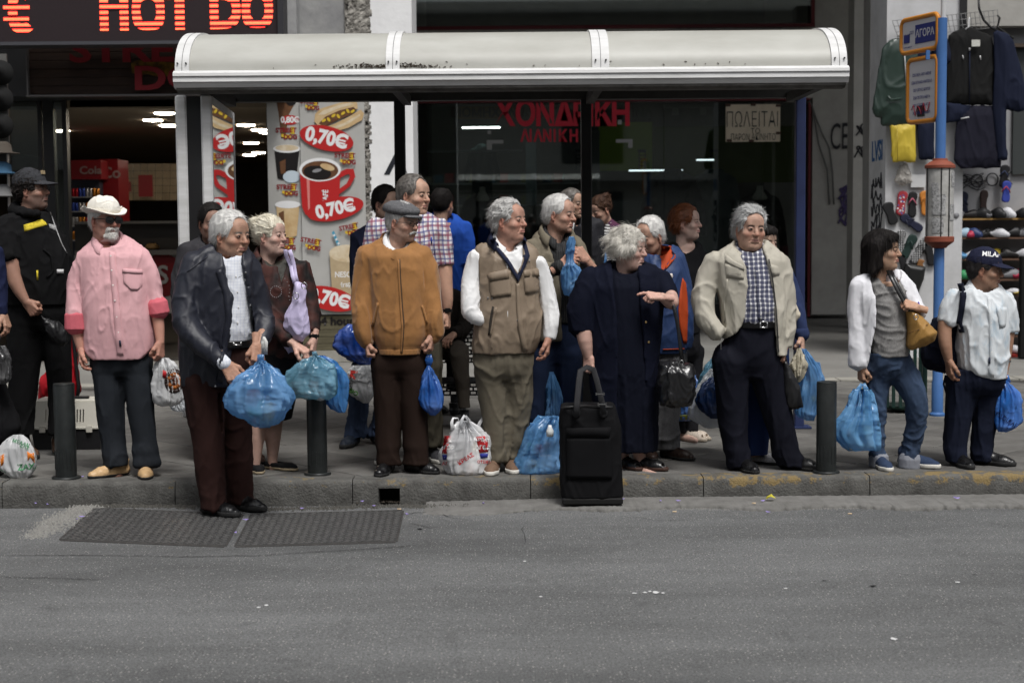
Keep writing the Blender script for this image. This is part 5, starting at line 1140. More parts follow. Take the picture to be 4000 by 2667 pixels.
sg=empty('for_sale_card',tuple(PV(1730,327,YB-.04)),'handwritten brown card taped inside the shop window','sign');slab('card',mat('brown_card',(.62,.54,.42),.9,var=.12,vscale=4),1667,240,1792,326,YB-.05,.01,sg);pen=mat('marker_ink',(.03,.04,.045),.8);text_mesh('lettering','ΠΩΛΕΙΤΑΙ',.36,pen,facing(PV(1728,277,YB-.056)),sg,0,-.012,.53);text_mesh('lettering','ΤΟ',.12,pen,facing(PV(1735,302,YB-.056)),sg,0,0,1);text_mesh('lettering','ΠΑΡΟΝ ΑΚΙΝΗΤΟ',.15,pen,facing(PV(1730,316,YB-.056)),sg,0,-.003,.60)
for u,v in((1672,242),(1730,241),(1788,243),(1788,306),(1675,323),(1726,324)):slab('tape',mat('brown_tape',(.06,.03,.02),.5),u-6,v-3,u+6,v+3,YB-.058,.004,sg)
# inside: green wall, fittings, tubes, mannequins
gw=mat('lime_wall',(.30,.42,.03),.8);slab('green_wall',gw,1375,281,1498,392,YB+3.5,.1,cs);slab('green_wall',mat('lime_wall_shaded',(.07,.09,.02),.8),1500,290,1855,420,YB+3.6,.1,cs);slab('pillar',mat('shop_pillar',(.24,.24,.22),.8),1352,300,1378,727,YB+2.4,.3,cs);slab('pillar',mat('shop_pillar_blue',(.13,.16,.17),.8),1208,325,1232,470,YB+3.4,.3,cs);slab('partition',mat('grey_partition',(.14,.14,.135),.8),1375,460,1500,727,YB+2.8,.1,cs)  # second green stretch is the lime darkened, shade put into its colour
tb=emit('tube_lamp',(.9,1,.95),18);slab('tube_lamp',tb,1062,292,1148,294.5,YB+2.6,.04,cs);slab('shelf_edge',mat('shelf_edge',(.25,.27,.27),.4),980,345,1200,349,YB+1.5,.2,cs);tb2=emit('shelf_lamp',(.85,.95,1),1.6);slab('shelf_lamp',tb2,1445,390,1568,393,YB+2.2,.04,cs);slab('shelf_lamp',tb2,1600,366,1640,369,YB+2.2,.04,cs);slab('lamp_rail',mat('grey_rail2',(.16,.18,.17),.5),1525,240,1640,247,YB+.9,.1,cs)
for a in(1545,1608):slab('lamp_bracket',mat('white_bracket',(.26,.27,.25),.6),a,247,a+14,264,YB+.9,.08,cs)
for(a,b1,c,d)in((1120,300,1128,308),(1118,322,1156,330),(1118,330,1130,344),(1415,320,1453,328),(1443,328,1453,340),(1419,276,1428,286),(1746,498,1754,506)):slab('glass_clamp',mat('satin_metal',(.28,.28,.27),.4,metal=.4),a,b1,c,d,YB-.02,.02,cs)
for u in(1330,1475,1640):slab('shelf_ladder',mat('dark_iron',(.012,.012,.012),.6),u-9,344,u+9,350,YB+3.0,.1,cs);[slab('shelf_ladder',MATS['dark_iron'],u-8+k*14,350,u-6+k*14,390,YB+3.0,.04,cs)for k in(0,1)];[slab('shelf_ladder',MATS['dark_iron'],u-8,356+k*8,u+8,358+k*8,YB+3.0,.04,cs)for k in range(4)]
def mannequin(u,v,k,cm,label,neck=True,y=YB+1.2):
 t=empty('mannequin',tuple(PV(u,v+230*k,y)),label,'mannequin','mannequins in the shop window');o=[(-22,-2),(-12,-10),(12,-10),(22,-2),(42,8),(56,60),(60,110),(44,112),(36,60),(32,130),(38,200),(-38,200),(-32,130),(-36,60),(-44,112),(-60,110),(-56,60),(-42,8)]
 pt=[PV(u+a*k,v+b_*k,y)for a,b_ in o];V,F=pillow([(p.x,p.z)for p in pt],y,.13*k,.16*k,.02,.01);mesh_np('garment',folds(V,F,.02,7,int(u)),F,cm,t)
 if neck:b=MB();c=PV(u,v-4*k,y-.08);b.lathe((c.x,c.y,c.z-.12*k),[(.0,0),(.12*k,.01),(.13*k,.05),(.085*k,.13),(.055*k,.18),(.052*k,.25),(0,.26)],20);b.build('neck',mat('ivory_form',(.62,.60,.52),.6),t,True)
dg=mat('black_garment',(.010,.010,.012),.9);nvg=mat('navy_garment',(.012,.016,.03),.9);tg=mat('teal_garment',(.012,.04,.038),.9);gg=mat('grey_teal_garment',(.05,.075,.078),.9)
mannequin(1108,452,.95,dg,'mannequin in black with a bright ivory neck, above the man in the vest');mannequin(1745,448,1.05,dg,'mannequin in black with ivory neck beside the blue shelter post');mannequin(1108,340,.7,tg,'headless form in dark teal under the small red lettering',False,YB+2.5);mannequin(1545,400,1.3,nvg,'headless form in navy coat behind the shop glass',False,YB+1.6);mannequin(1712,395,1.2,gg,'headless form in grey teal dress near the card in the window',False,YB+2.0)if 0 else mannequin(1640,400,1.15,gg,'headless form in grey teal dress under the lit shelf',False,YB+2.0);mannequin(1012,480,.8,dg,'mannequin in black close to the white pillar edge',True,YB+2.0)
ys=slab('yellow_box',mat('dull_yellow',(.16,.12,.015),.7),1680,522,1720,560,YB+1.0,.3,None,0,'dull yellow box with a red round mark inside the shop window','box');b=MB();p=PV(1722,548,YB+.95);b.lathe((p.x,p.y,p.z),[(0,0),(.10,0),(.10,.02),(0,.02)],24,'y');b.build('red_disc',mat('dull_red',(.12,.008,.01),.6),ys,'auto')
# right of the shop: passage walls
wl=empty('passage_wall',tuple(PV(1900,722,YB)),'dirty grey passage wall scrawled with graffiti beside the shop window','wall');slab('wall_face',M_DIM,1866,-90,1962,722,YB+.02,.3,wl);slab('pilaster',mat('paler_plaster',(.50,.49,.46),.9,bump=.003,var2=(.38,.37,.34),vscale=2),1960,-90,1998,740,YB-2.5,.4,wl);slab('wall_return',mat('grey_return',(.46,.455,.44),.9,bump=.003,var2=(.34,.33,.31),vscale=2),1996.5,-90,2034,760,YB-4,.4,wl)
def scrawl(t,m,u,v,w,h,y,n_,seed,r=.012,lean=0):
 g=np.random.default_rng(seed);b=MB();pts_=[]
 for i in range(n_):a=i*1.9+g.uniform(-.5,.5);pts_.append((u+w*((i/n_)*.9-.45)*g.uniform(.8,1.2)+w*.22*math.cos(a*1.7),v+h*.5*math.sin(a)*g.uniform(.5,1)+lean*i))
 L=[]
 for i in range(len(pts_)-3):
  p0,p1,p2,p3=[np.array(q)for q in pts_[i:i+4]]
  for k in range(7):tt=k/7;L.append(.5*((2*p1)+(-p0+p2)*tt+(2*p0-5*p1+4*p2-p3)*tt**2+(-p0+3*p1-3*p2+p3)*tt**3))
 b.tube([PV(a,c,y)for a,c in L],r*.8,5,flat=.3);return b.build('graffiti',m,t,True)
gk=mat('graffiti_black',(.02,.02,.024),.7);gp=mat('graffiti_violet',(.06,.045,.12),.7);gb=mat('graffiti_blue',(.03,.10,.24),.7)
text_mesh('graffiti','CEK',.62,gk,facing(PV(1938,316,YB-.01),R(3)),wl,.002,.0,.42,shear=.15);
for i,(v,h)in enumerate(((440,40),(470,50),(500,40))):scrawl(wl,gp,1943,v,30,h,YB-.01,14,i+2,.022)
scrawl(wl,gk,1980,255,30,60,YB-2.52,9,5,.012)if 0 else None
0;[scrawl(wl,gk,1978,300+i*50,26,40,YB-2.51,9,i+50,.016)for i in range(2)]
for k,pts_ in enumerate(([(1860,232),(1885,300),(1905,340),(1912,400),(1915,470)],[(1866,250),(1880,330),(1900,390),(1905,470)])):b=MB();b.tube([PV(a,c,YB-.03)for a,c in pts_],.014,6);b.build('cable',mat('grey_cable',(.12,.12,.115),.7),wl,True)
st_=MB();st_.box(*[0]*6)if 0 else None
# pier of the shoe stall
pr2=empty('stall_pier',tuple(PV(2130,832,YC)),'white painted pier hung with sandals and jackets behind the blue bus stop pole','pillar');M_PIER=mat('pier_paint',(.55,.55,.56),.8,bump=.003,bscale=10,var2=(.40,.40,.40),vscale=2.5)
slab('pier_face',M_PIER,2034,-90,2212,832,YC,.8,pr2);slab('stall_back',mat('stall_back_wall',(.30,.30,.31),.8,var=.15,vscale=2),2200,-90,2420,832,YC+.35,.3,pr2);slab('upper_beam',M_DIM,2215,-90,2420,60,YC+.1,.2,pr2)
xs0=span(2034,-90,2212,832,YC)[0]-.004;g=np.random.default_rng(21)
text_mesh('graffiti','LVSI',.34,gb,facing(Vector((xs0,YC+.40,PV(2034,345,YC).z)),0,R(-90)),pr2,.002,.015,.9)
for k in range(6):
 z0=PV(2034,415+k*30,YC).z;L=[(xs0,YC+.06+.68*(i+g.random())/14,z0+g.uniform(-.10,.10))for i in range(14)];M_=[]
 for i in range(len(L)-3):
  p0,p1,p2,p3=[np.array(q)for q in L[i:i+4]]
  for t_ in(0,.25,.5,.75):M_.append(tuple(.5*((2*p1)+(-p0+p2)*t_+(2*p0-5*p1+4*p2-p3)*t_**2+(-p0+3*p1-3*p2+p3)*t_**3)))
 MB().tube(M_,.010,5).build('graffiti',gk,pr2,True)
slab('window_panel',mat('smoky_window',(.05,.055,.055),.3),2328,110,2420,400,YC+.3,.04,pr2);slab('window_bar',mat('brown_bar',(.08,.06,.045),.6),2322,100,2420,108,YC+.2,.1,pr2);[scrawl(pr2,gk,2245,410+i*18,70,26,YC+.335,12,i+31,.006)for i in range(2)];scrawl(pr2,mat('graffiti_purple',(.08,.03,.13),.7),2230,590,60,16,YC+.335,8,40,.03);text_mesh('graffiti','ΗΡΟΟΚ',.22,gk,facing(PV(2245,418,YC+.33),R(4)),pr2,.002,-.01,1.1)
# ---------------- the bus shelter
SF,SR_=10.35,11.9
bs=empty('bus_shelter',tuple(PV(1176,900,11)),'bus shelter with curved translucent roof, white ribs and thick white front edge','bus shelter')
M_WALU=mat('white_enamel',(.66,.66,.66),.55,bump=.0005,var2=(.50,.50,.49),vscale=7,stretch=(.4,1,3),spec=.5);M_PANEL=mat('opal_panel',(.47,.47,.435),.45,var2=(.38,.375,.34),vscale=3,stretch=(.6,1,2),spec=.4,trans=.12);M_DIRT=mat('grimy_soffit',(.065,.062,.056),.85,bump=.002,bscale=40,var2=(.16,.155,.145),vscale=9)
xa,xb=PV(398,170,SF).x,PV(1950,165,SF).x;zf1=PV(1176,158,SF).z;zf0=PV(1176,196,SF).z;ztop=PV(1176,79,11.15).z
def arc_pt(t):
 """section of the roof from the front edge (t=0) over the crown to the rear (t=1)"""
 a=math.pi*t*.86+.0;yc,ry=11.16,11.16-(SF+.06);zc=zf1-.01;y=yc-ry*math.cos(a);z=zc+(ztop-zc)*math.sin(a)**.85;return y,z
def roof_piece(name,x0,x1,m,off=0,th=.012,n_=22,t1=1):return
def roof_strip(name,x0,x1,m,off,th,parent,t0=0.0,t1=1.0,n_=26):
 rows=[];
 for i in range(n_+1):
  y,z=arc_pt(t0+(t1-t0)*i/n_);y2,z2=arc_pt(min(1,t0+(t1-t0)*i/n_+.01));d=Vector((0,y2-y,z2-z));d=d.normalized()if d.length>1e-6 else Vector((0,1,-.5)).normalized();nn=Vector((0,-d.z,d.y));p=Vector((0,y,z))+nn*off;q=p-nn*th
  rows.append([(x0,p.y,p.z),(x1,p.y,p.z),(x1,q.y,q.z),(x0,q.y,q.z)])
 b=MB();b.ring(rows);return b.build(name,m,parent,'auto')
ribs=[PV(u,130,10.7).x for u in(424,909,1374,1916)]
ribx=[(xa,xa+.095),(ribs[1]-.047,ribs[1]+.047),(ribs[2]-.058,ribs[2]+.058),(xb-.105,xb)]
for i in range(3):roof_strip('roof_panel',ribx[i][1]-.02,ribx[i+1][0]+.02,M_PANEL,0,.01,bs)
for a,c in ribx:
 o=roof_strip('roof_rib',a,c,M_WALU,.012,.03,bs);roof_strip('rib_joint',(a+c)/2-.002,(a+c)/2+.002,mat('joint_grey',(.15,.15,.15),.6),.0135,.004,o)
 b=MB();y,z=arc_pt(.045)
 for s_ in(-.3,.3):b.lathe(((a+c)/2+s_*(c-a),y-.02,z+.012),[(0,-.004),(.006,-.004),(.006,.01)],8,'y')
 b.build('rivet',mat('dark_screw',(.05,.05,.05),.5),o)
# front edge: stepped extrusion
b=MB();prof=[(SF+.10,zf1+.012),(SF+.03,zf1+.006),(SF+.0,zf1-.012),(SF-.004,zf1-.032),(SF+.006,zf1-.036),(SF+.002,zf1-.070),(SF+.012,zf1-.074),(SF+.03,zf0+.004),(SF+.07,zf0-.004),(SF+.10,zf0)];b.ring([[(x,y,z)for y,z in prof]for x in(xa-.004,xb+.004)],True,True);b.build('fascia',M_WALU,bs)
b=MB();prof=[(SF+.035,zf0+.004),(SF+.04,zf0-.012),(SF+.08,zf0-.028),(SF+.16,zf0-.03),(SF+.16,zf0)];b.ring([[(x,y,z)for y,z in prof]for x in(xa+.01,xb-.01)],True,True);b.build('dirty_drip_edge',M_DIRT,bs)
zr=PV(1176,206,SR_).z;MB().box(xa+.12,xb-.12,SF+.16,SR_+.05,zf0-.004,zf0+.012).build('soffit',M_DIRT,bs)if 0 else None
MB().box(PV(470,210,SR_).x,PV(1822,210,SR_).x,SR_-.07,SR_+.04,PV(1176,231,SR_).z,PV(1176,206,SR_).z+.12,0).build('rear_beam',mat('dark_beam',(.045,.043,.04),.7,var=.2),bs)
for x in(ribs[1],ribs[2],ribs[0]+.12,ribs[3]-.1):MB().box(x-.03,x+.03,SF+.10,SR_-.071,zf0-.01,zf0+.06).build('cross_arm',mat('dark_beam',(.045,.043,.04),.7),bs)
y_,z_=arc_pt(1);MB().box(xa+.05,xb-.05,y_-.01,y_+.05,z_-.05,z_+.02).build('rear_gutter',M_DIRT,bs)
for(a,c,m,y)in((908,932.5,M_BLACK,SR_),(1335,1359,M_BLACK,SR_),(1826,1848,mat('navy_post',(.020,.030,.085),.5,var=.15,vscale=4),SR_-.2)):
 x0,x1,_,zt_=span(a,196,c,700,y);MB().box(x0,x1,y-.04,y+.04,PAVE,zf0+.05,.006).build('post',m,bs)
 MB().box(x0-.05,x1+.05,y-.08,y+.08,PAVE,PAVE+.012).build('foot_plate',m,bs)
g=np.random.default_rng(12);b=MB()
for k in range(230):
 x=(ribx[1][0]-abs(g.normal(0,.16)))if k%2 else(ribx[1][1]+abs(g.normal(0,.13)))
 if k>212:x=g.uniform(xa+.1,xb-.1)
 y,z=arc_pt(.02+abs(g.normal(0,.012))+(.2*g.random()if k>236 else 0));r=g.uniform(.002,.005);a=g.uniform(0,3.1);b.tube([(x-r*2*math.cos(a),y-.002,z+.001-r*math.sin(a)),(x,y-.004,z+.003),(x+r*2*math.cos(a),y-.002,z+.002+r*math.sin(a))],r*.6,4)
o=b.build('leaf_debris',mat('dead_leaves',(.045,.035,.025),.9),bs);o['kind']='stuff'
# glazed advertising case at the end, a few degrees out of line
ac=empty('advert_case',(PV(446,500,10.55).x,10.55,PAVE));ac.parent=bs;ac.location=ac.location-bs.location
xk=PV(404,300,10.6).x;xk2=PV(487.5,300,10.6).x;A5=R(4.6);zc1=PV(446,219,10.6).z;L_=1.55
rot=lambda x,y:(xk2+(x)*math.cos(A5)-(y)*math.sin(A5),10.6+(x)*math.sin(A5)*0+y*math.cos(A5))
def cas(name,m,x0,x1,y0,y1,z0,z1,bev=0.0):
 b=MB();b.box(x0,x1,y0,y1,z0,z1,bev);b.v=[rot(p[0],p[1])+(p[2],)for p in b.v];return b.build(name,m,ac,'auto' if bev else False)
Wk=xk2-xk;cas('edge_post',M_WALU,-Wk,-Wk+.078,-.03,.05,PAVE+.25,zc1,.012);cas('edge_post',M_WALU,-.075,0,-.03,.05,PAVE+.25,zc1,.012);cas('case_body',M_BLACK,-Wk+.079,-.076,-.015,L_,PAVE+.1,zc1-.01);cas('rear_post',M_WALU,-.075,0,L_-.05,L_+.03,PAVE+.25,zc1,.008);cas('top_rail',M_WALU,-.07,-.002,.051,L_-.051,zc1-.06,zc1-.004)
mg=bpy.data.materials.new('dark_case_glass');mg.use_nodes=True;n,l,b_=nodes(mg);g1=n.new('ShaderNodeBsdfGlossy');g1 .inputs['Roughness'].default_value=.012;g1 .inputs['Color'].default_value=(.80,.82,.82,1);l.new(g1 .outputs[0],n['Material Output'].inputs[0]);cas('glass_face',mg,-.012,-.004,.051,L_-.051,PAVE+.4,zc1-.061)
# bench of perforated steel
bn=empty('bench',tuple(PV(940,905,12.1)),'black perforated steel bench under the bus shelter','bench');mb=mat('black_steel',(.016,.016,.017),.45);xb0,xb1=PV(930,900,11.9).x-.25,PV(1335,900,11.9).x;b=MB();zs=PV(1000,890,11.75).z
def perf(b,x0,x1,z0,z1,y,pitch=.05,rz_=.030,th=.008):
 nr=int((z1-z0)/rz_);
 for j in range(nr+1):z=z0+(z1-z0)*j/nr;b.box(x0,x1,y,y+th,z-.006,z+.006)
 n_=int((x1-x0)/pitch)
 for j in range(nr):
  za,zb=z0+(z1-z0)*j/nr+.006,z0+(z1-z0)*(j+1)/nr-.006
  for i in range(n_+1):x=x0+(x1-x0)*i/n_+(pitch/2 if j%2 else 0);b.box(x-.007,min(x+.007,x1),y+.001,y+th-.001,za,zb)
perf(b,xb0,xb1,zs-.055,zs+.035,11.72);b.build('seat_front',mb,bn);b=MB();b.box(xb0,xb1,11.725,12.12,zs+.035,zs+.045);b.build('seat',mb,bn);b=MB();perf(b,xb0,xb1,zs+.16,zs+.48,12.16);b.build('backrest',mb,bn)
for x in(xb0+.3,xb1-.3):MB().box(x-.03,x+.03,11.8,12.1,PAVE,zs+.034).build('leg',mb,bn);MB().box(x-.02,x+.02,12.12,12.159,zs-.02,zs+.46).build('backrest_stay',mb,bn)
# ---------------- bollards
def bollard(u,vtop,vbot,w,label):
 c=G(u,vbot,PAVE);y=c.y+.02;k=y/FPX;r=w*k/2;x=P(u,(vtop+vbot)/2,y).x;z1=P(u,vtop+4,y-r).z
 t=empty('bollard',(x,y,PAVE),label,'bollard','dark steel bollards along the kerb');m=mat('bollard_paint',(.010,.0115,.0115),.45,bump=.0012,bscale=60,var2=(.020,.023,.023),vscale=14)
 b=MB();prof=[(r,0.012),(r,z1-PAVE-.014),(r*.985,z1-PAVE-.012),(r*.985,z1-PAVE-.008),(r*.99,z1-PAVE-.004),(r*.95,z1-PAVE),(0,z1-PAVE)];rows=[]
 for q,h in prof:rows.append([(x+q*math.cos(a*math.pi/24)*(1-.0*(a%4==0)),y+q*math.sin(a*math.pi/24),PAVE+h)for a in range(48)])
 b.ring(rows);b.build('post',m,t,'auto');b=MB()
 for a in range(-3,4):an=-math.pi/2+a*.36;b.box(x+(r+.0005)*math.cos(an)-.0022,x+(r+.0005)*math.cos(an)+.0022,y+(r+.0015)*math.sin(an)-.001,y+(r+.0015)*math.sin(an)+.003,PAVE+.06,PAVE+(z1-PAVE)*.30)
 b.build('flutes',m,t);b=MB();b.lathe((x,y,PAVE),[(r*1.36,0),(r*1.36,.006),(r*1.28,.012),(r,.013)],32);b.build('base_ring',m,t,'auto')
bollard(254,1497,1868,82,'dark steel bollard beside the man in pink shirt');bollard(1238,1540,1852,78,'dark steel bollard below the teal bag of the blonde woman');bollard(2225,1494,1750,60,'dark steel bollard showing behind the wheeled black bag');bollard(3228,1490,1846,78,'dark steel bollard between the man in pale beige jacket and the woman in white cardigan')
# ---------------- wheeled bag
def trolley():
 o=(1980,560);y=KERB_Y-.17;t=empty('wheeled_bag',tuple(P(2310,1970,y)),'tall black wheeled shopping bag standing in the gutter against the kerb','wheeled bag');cm=mat('black_cordura',(.005,.005,.0058),.8,bump=.0008,bscale=400,wrinkle=.005,wscale=9,spec=.12)
 W_=lambda u,v,dy=0:P(u+o[0],v+o[1],y+dy);f=Fig.__new__(Fig);f.o=o;f.Y=y;f.k=y/FPX;f.root=t;f.bvh={};f.seed=4;zb=.032
 lv=[(1016,218,412,66),(1024,208,420,76),(1060,207,428,80),(1100,206,442,82),(1200,208,444,84),(1300,208,448,84),(1380,210,452,86),(1400,214,450,86)]
 V,F=f.solid([lv],res=.009,e=4.5,zmin=zb+.03);V=folds(V,F,.007,7,3,(1,1,.6));mesh_np('bag_body',V,F,cm,t);f.bvh['bag_body']=(V,F);T=f.tree(['bag_body'])
 f.strip('top_pocket_flap',cm,T,[(232,1112),(232,1146)],[(406,1108),(402,1148)],9,.020);f.strip('front_pocket',cm,T,[(234,1150),(234,1230),(232,1308)],[(404,1150),(410,1230),(412,1308)],9,.014);f.strip('zip',mat('zip_black',(.02,.02,.02),.4),T,[(212,1028),(300,1020),(414,1026)],[(212,1036),(300,1028),(414,1034)],2,.008)
 b=MB();x0,x1=W_(214,1390).x,W_(448,1390).x;b.box(x0,x1,y-.135,y+.13,zb-.004,zb+.036,.008);b.build('base',mat('base_plastic',(.008,.008,.008),.5),t,'auto');b=MB()
 for x in(x0+.05,x1-.05):b.lathe((x-.012,y+.08,zb+.0),[(0,0),(.028,0),(.03,.004),(.03,.02),(.028,.024),(0,.024)],20,'x')
 b.build('wheel',M_SOLE,t,'auto');wb=mat('black_webbing',(.018,.018,.02),.8,bump=.001,bscale=300)
 b=MB();b.tube([W_(*q)for q in((270,1066,-.175),(274,1015,-.165),(282,930,-.12),(288,888,-.08),(312,874,-.03),(338,884,-.08),(352,930,-.12),(372,1015,-.165),(380,1060,-.175))],.019,8,flat=.18,up=(0,1,0));b.build('strap',wb,t,True)
 for u in(271,378):f.strip('strap_patch',mat('patch_leather',(.012,.012,.013),.35),T,[(u-15,1046),(u-15,1066),(u-5,1072)],[(u+15,1044),(u+15,1064),(u+6,1072)],3,.010)
 b=MB();
 for q in((364,978),(372,1018)):c=W_(q[0],q[1],-.185);b.box(c.x-.024,c.x+.024,c.y-.004,c.y+.003,c.z-.003,c.z+.003);b.box(c.x-.026,c.x-.021,c.y-.004,c.y+.003,c.z-.008,c.z+.008);b.box(c.x+.021,c.x+.026,c.y-.004,c.y+.003,c.z-.008,c.z+.008)
 b.build('buckle',M_STEEL,t)
# ---------------- bags standing on the pavement
def ground_bags():
 o=(1300,560);Y=KERB_Y+.24
 def pr(f,T,root):
  red=mat('bag_red',(.45,.02,.025),.5);blu=mat('bag_blue',(.02,.03,.22),.5);wht=mat('bag_white',(.75,.75,.75),.5);Y=f.Y
  for(A,B,s,u)in(([(436,1142),(432,1176),(426,1210)],[(462,1142),(452,1176),(446,1212)],'ΗΝΙΚ',444),([(560,1146),(566,1180),(572,1208)],[(602,1142),(606,1176),(608,1204)],'ΚΡΕΑΤ',584)):
   print_patch(T,root,(A,B),red,o,Y,'red_print',.004,5);print_text(T,root,s,u,1158,18,wht,o,Y,R(-8),.02,off=.008);print_text(T,root,'ΑΓΟΡΑ'[:4],u+2,1188,22,wht,o,Y,R(-4),.03,off=.008)
  for A,B in(([(427,1216),(430,1236)],[(446,1216),(444,1236)]),([(574,1212),(578,1230)],[(607,1208),(605,1226)])):print_patch(T,root,(A,B),blu,o,Y,'blue_print',.004,4)
  print_text(T,root,'ΟΤΣΙΕΣ',592,1244,15,red,o,Y,R(-3),.03);print_text(T,root,'ΑΣ',438,1250,16,red,o,Y,0,.03);print_text(T,root,'ΚΡΕΑΣ',520,1232,22,red,o,Y,R(32),.02)
 carrier(o,Y,[(1085,500,530),(1110,484,556),(1140,462,590),(1170,446,602),(1205,434,606),(1240,430,606),(1270,438,600),(1292,456,588),(1306,474,578)],plastic('bright_white_film',(.78,.79,.81),.4,.25,wr=.006,alpha=.86),'white carrier bag with red and blue Greek print standing with its handles up',[[(470,1118,9,-.05),(464,1090,6,-.04),(470,1072,5,-.03),(488,1072,5,-.02),(498,1095,7,0),(506,1130,9,.02)],[(500,1110,9,-.06),(504,1080,6,-.05),(514,1062,5,-.04),(526,1068,5,-.03),(534,1100,8,-.01)],[(560,1130,10,.03),(574,1092,7,.04),(592,1064,5,.05),(612,1064,5,.05),(618,1084,6,.05),(604,1110,9,.05),(590,1140,11,.04)],[(540,1110,9,.05),(530,1080,7,.05),(518,1064,5,.05)]],seed=51,goods=5,radial=.012,crump=.010,depth=.62,group='white carrier bags',rest=True,prints=pr)
 o=(1980,560)
 carrier(o,Y+.02,[(1066,150,200),(1085,128,206),(1110,96,210),(1140,78,212),(1180,60,214),(1220,44,214),(1255,34,213),(1280,34,210),(1296,50,205),(1302,64,200)],LB(),'plump sky blue bag standing on the pavement against the wheeled black bag',[[(170,1078,8,-.1),(180,1068,7,-.12),(196,1074,8,-.1)],[(100,1110,10,-.05),(96,1096,8,-.05),(112,1100,8,-.05)]],seed=53,goods=6,radial=.010,crump=.013,depth=.7,group='sky blue bags on the pavement',rest=True)
 b=MB();c=P(o[0]+168,o[1]+1128,Y-.13);b.lathe((c.x,c.y,c.z-.03),[(0,0),(.022,.004),(.024,.04),(.014,.06),(.011,.075),(0,.076)],14);props(b.build('bottle',mat('milky_bottle',(.6,.62,.62),.3),None,True),'small white bottle poking out of the plump sky blue bag','bottle')
 carrier(o,Y+.55,[(892,168,180),(920,164,190),(960,158,204),(1010,155,212),(1060,153,214),(1110,153,214),(1160,156,212)],LB(),'tall thin sky blue bag hanging behind the plump one',seed=55,group=GRP,depth=.4)
 o=(0,560)
 def pr2(f,T,root):
  Y=f.Y;c=(680,928);n_=24;f2=lambda r0,r1,m,off:[print_patch(T,root,([(c[0]+r0*math.cos(a0)*.8,c[1]+r0*math.sin(a0)),(c[0]+r0*math.cos(a1)*.8,c[1]+r0*math.sin(a1))],[(c[0]+r1*math.cos(a0)*.8,c[1]+r1*math.sin(a0)),(c[0]+r1*math.cos(a1)*.8,c[1]+r1*math.sin(a1))]),m,o,Y,'round_print',off,2)for a0,a1 in[(i*2*math.pi/n_,(i+1.02)*2*math.pi/n_)for i in range(n_)]]
  f2(34,48,mat('seal_black',(.03,.015,.012),.5),.003);f2(18,34,mat('seal_orange',(.36,.11,.02),.5),.003);f2(0.5,18,mat('seal_brown',(.10,.03,.015),.5),.003);print_text(T,root,'ΥΠΑΙ',668,893,15,mat('bag_white2',(.6,.6,.6),.5),o,Y,R(20),.03,off=.009);print_patch(T,root,([(636,885),(634,912)],[(652,892),(648,920)]),mat('bag_red',(.45,.02,.025),.5),o,Y,'red_print',.006)
 carrier(o,KERB_Y+.22,[(838,626,650),(855,614,672),(880,604,690),(920,600,706),(960,600,712),(995,603,714),(1015,612,700),(1026,630,672)],WB(),'white bag with a round orange seal held by the man in pink shirt',[[(634,838,8),(638,850,12)]],seed=57,group='white carrier bags',prints=pr2,crump=.010)
 carrier(o,KERB_Y+.45,[(1000,684,712),(1020,672,720),(1040,674,722),(1048,690,718)],CB(),'small clear bag hanging low between the man in pink shirt and the man in navy',seed=58,group='white carrier bags',crump=.006)
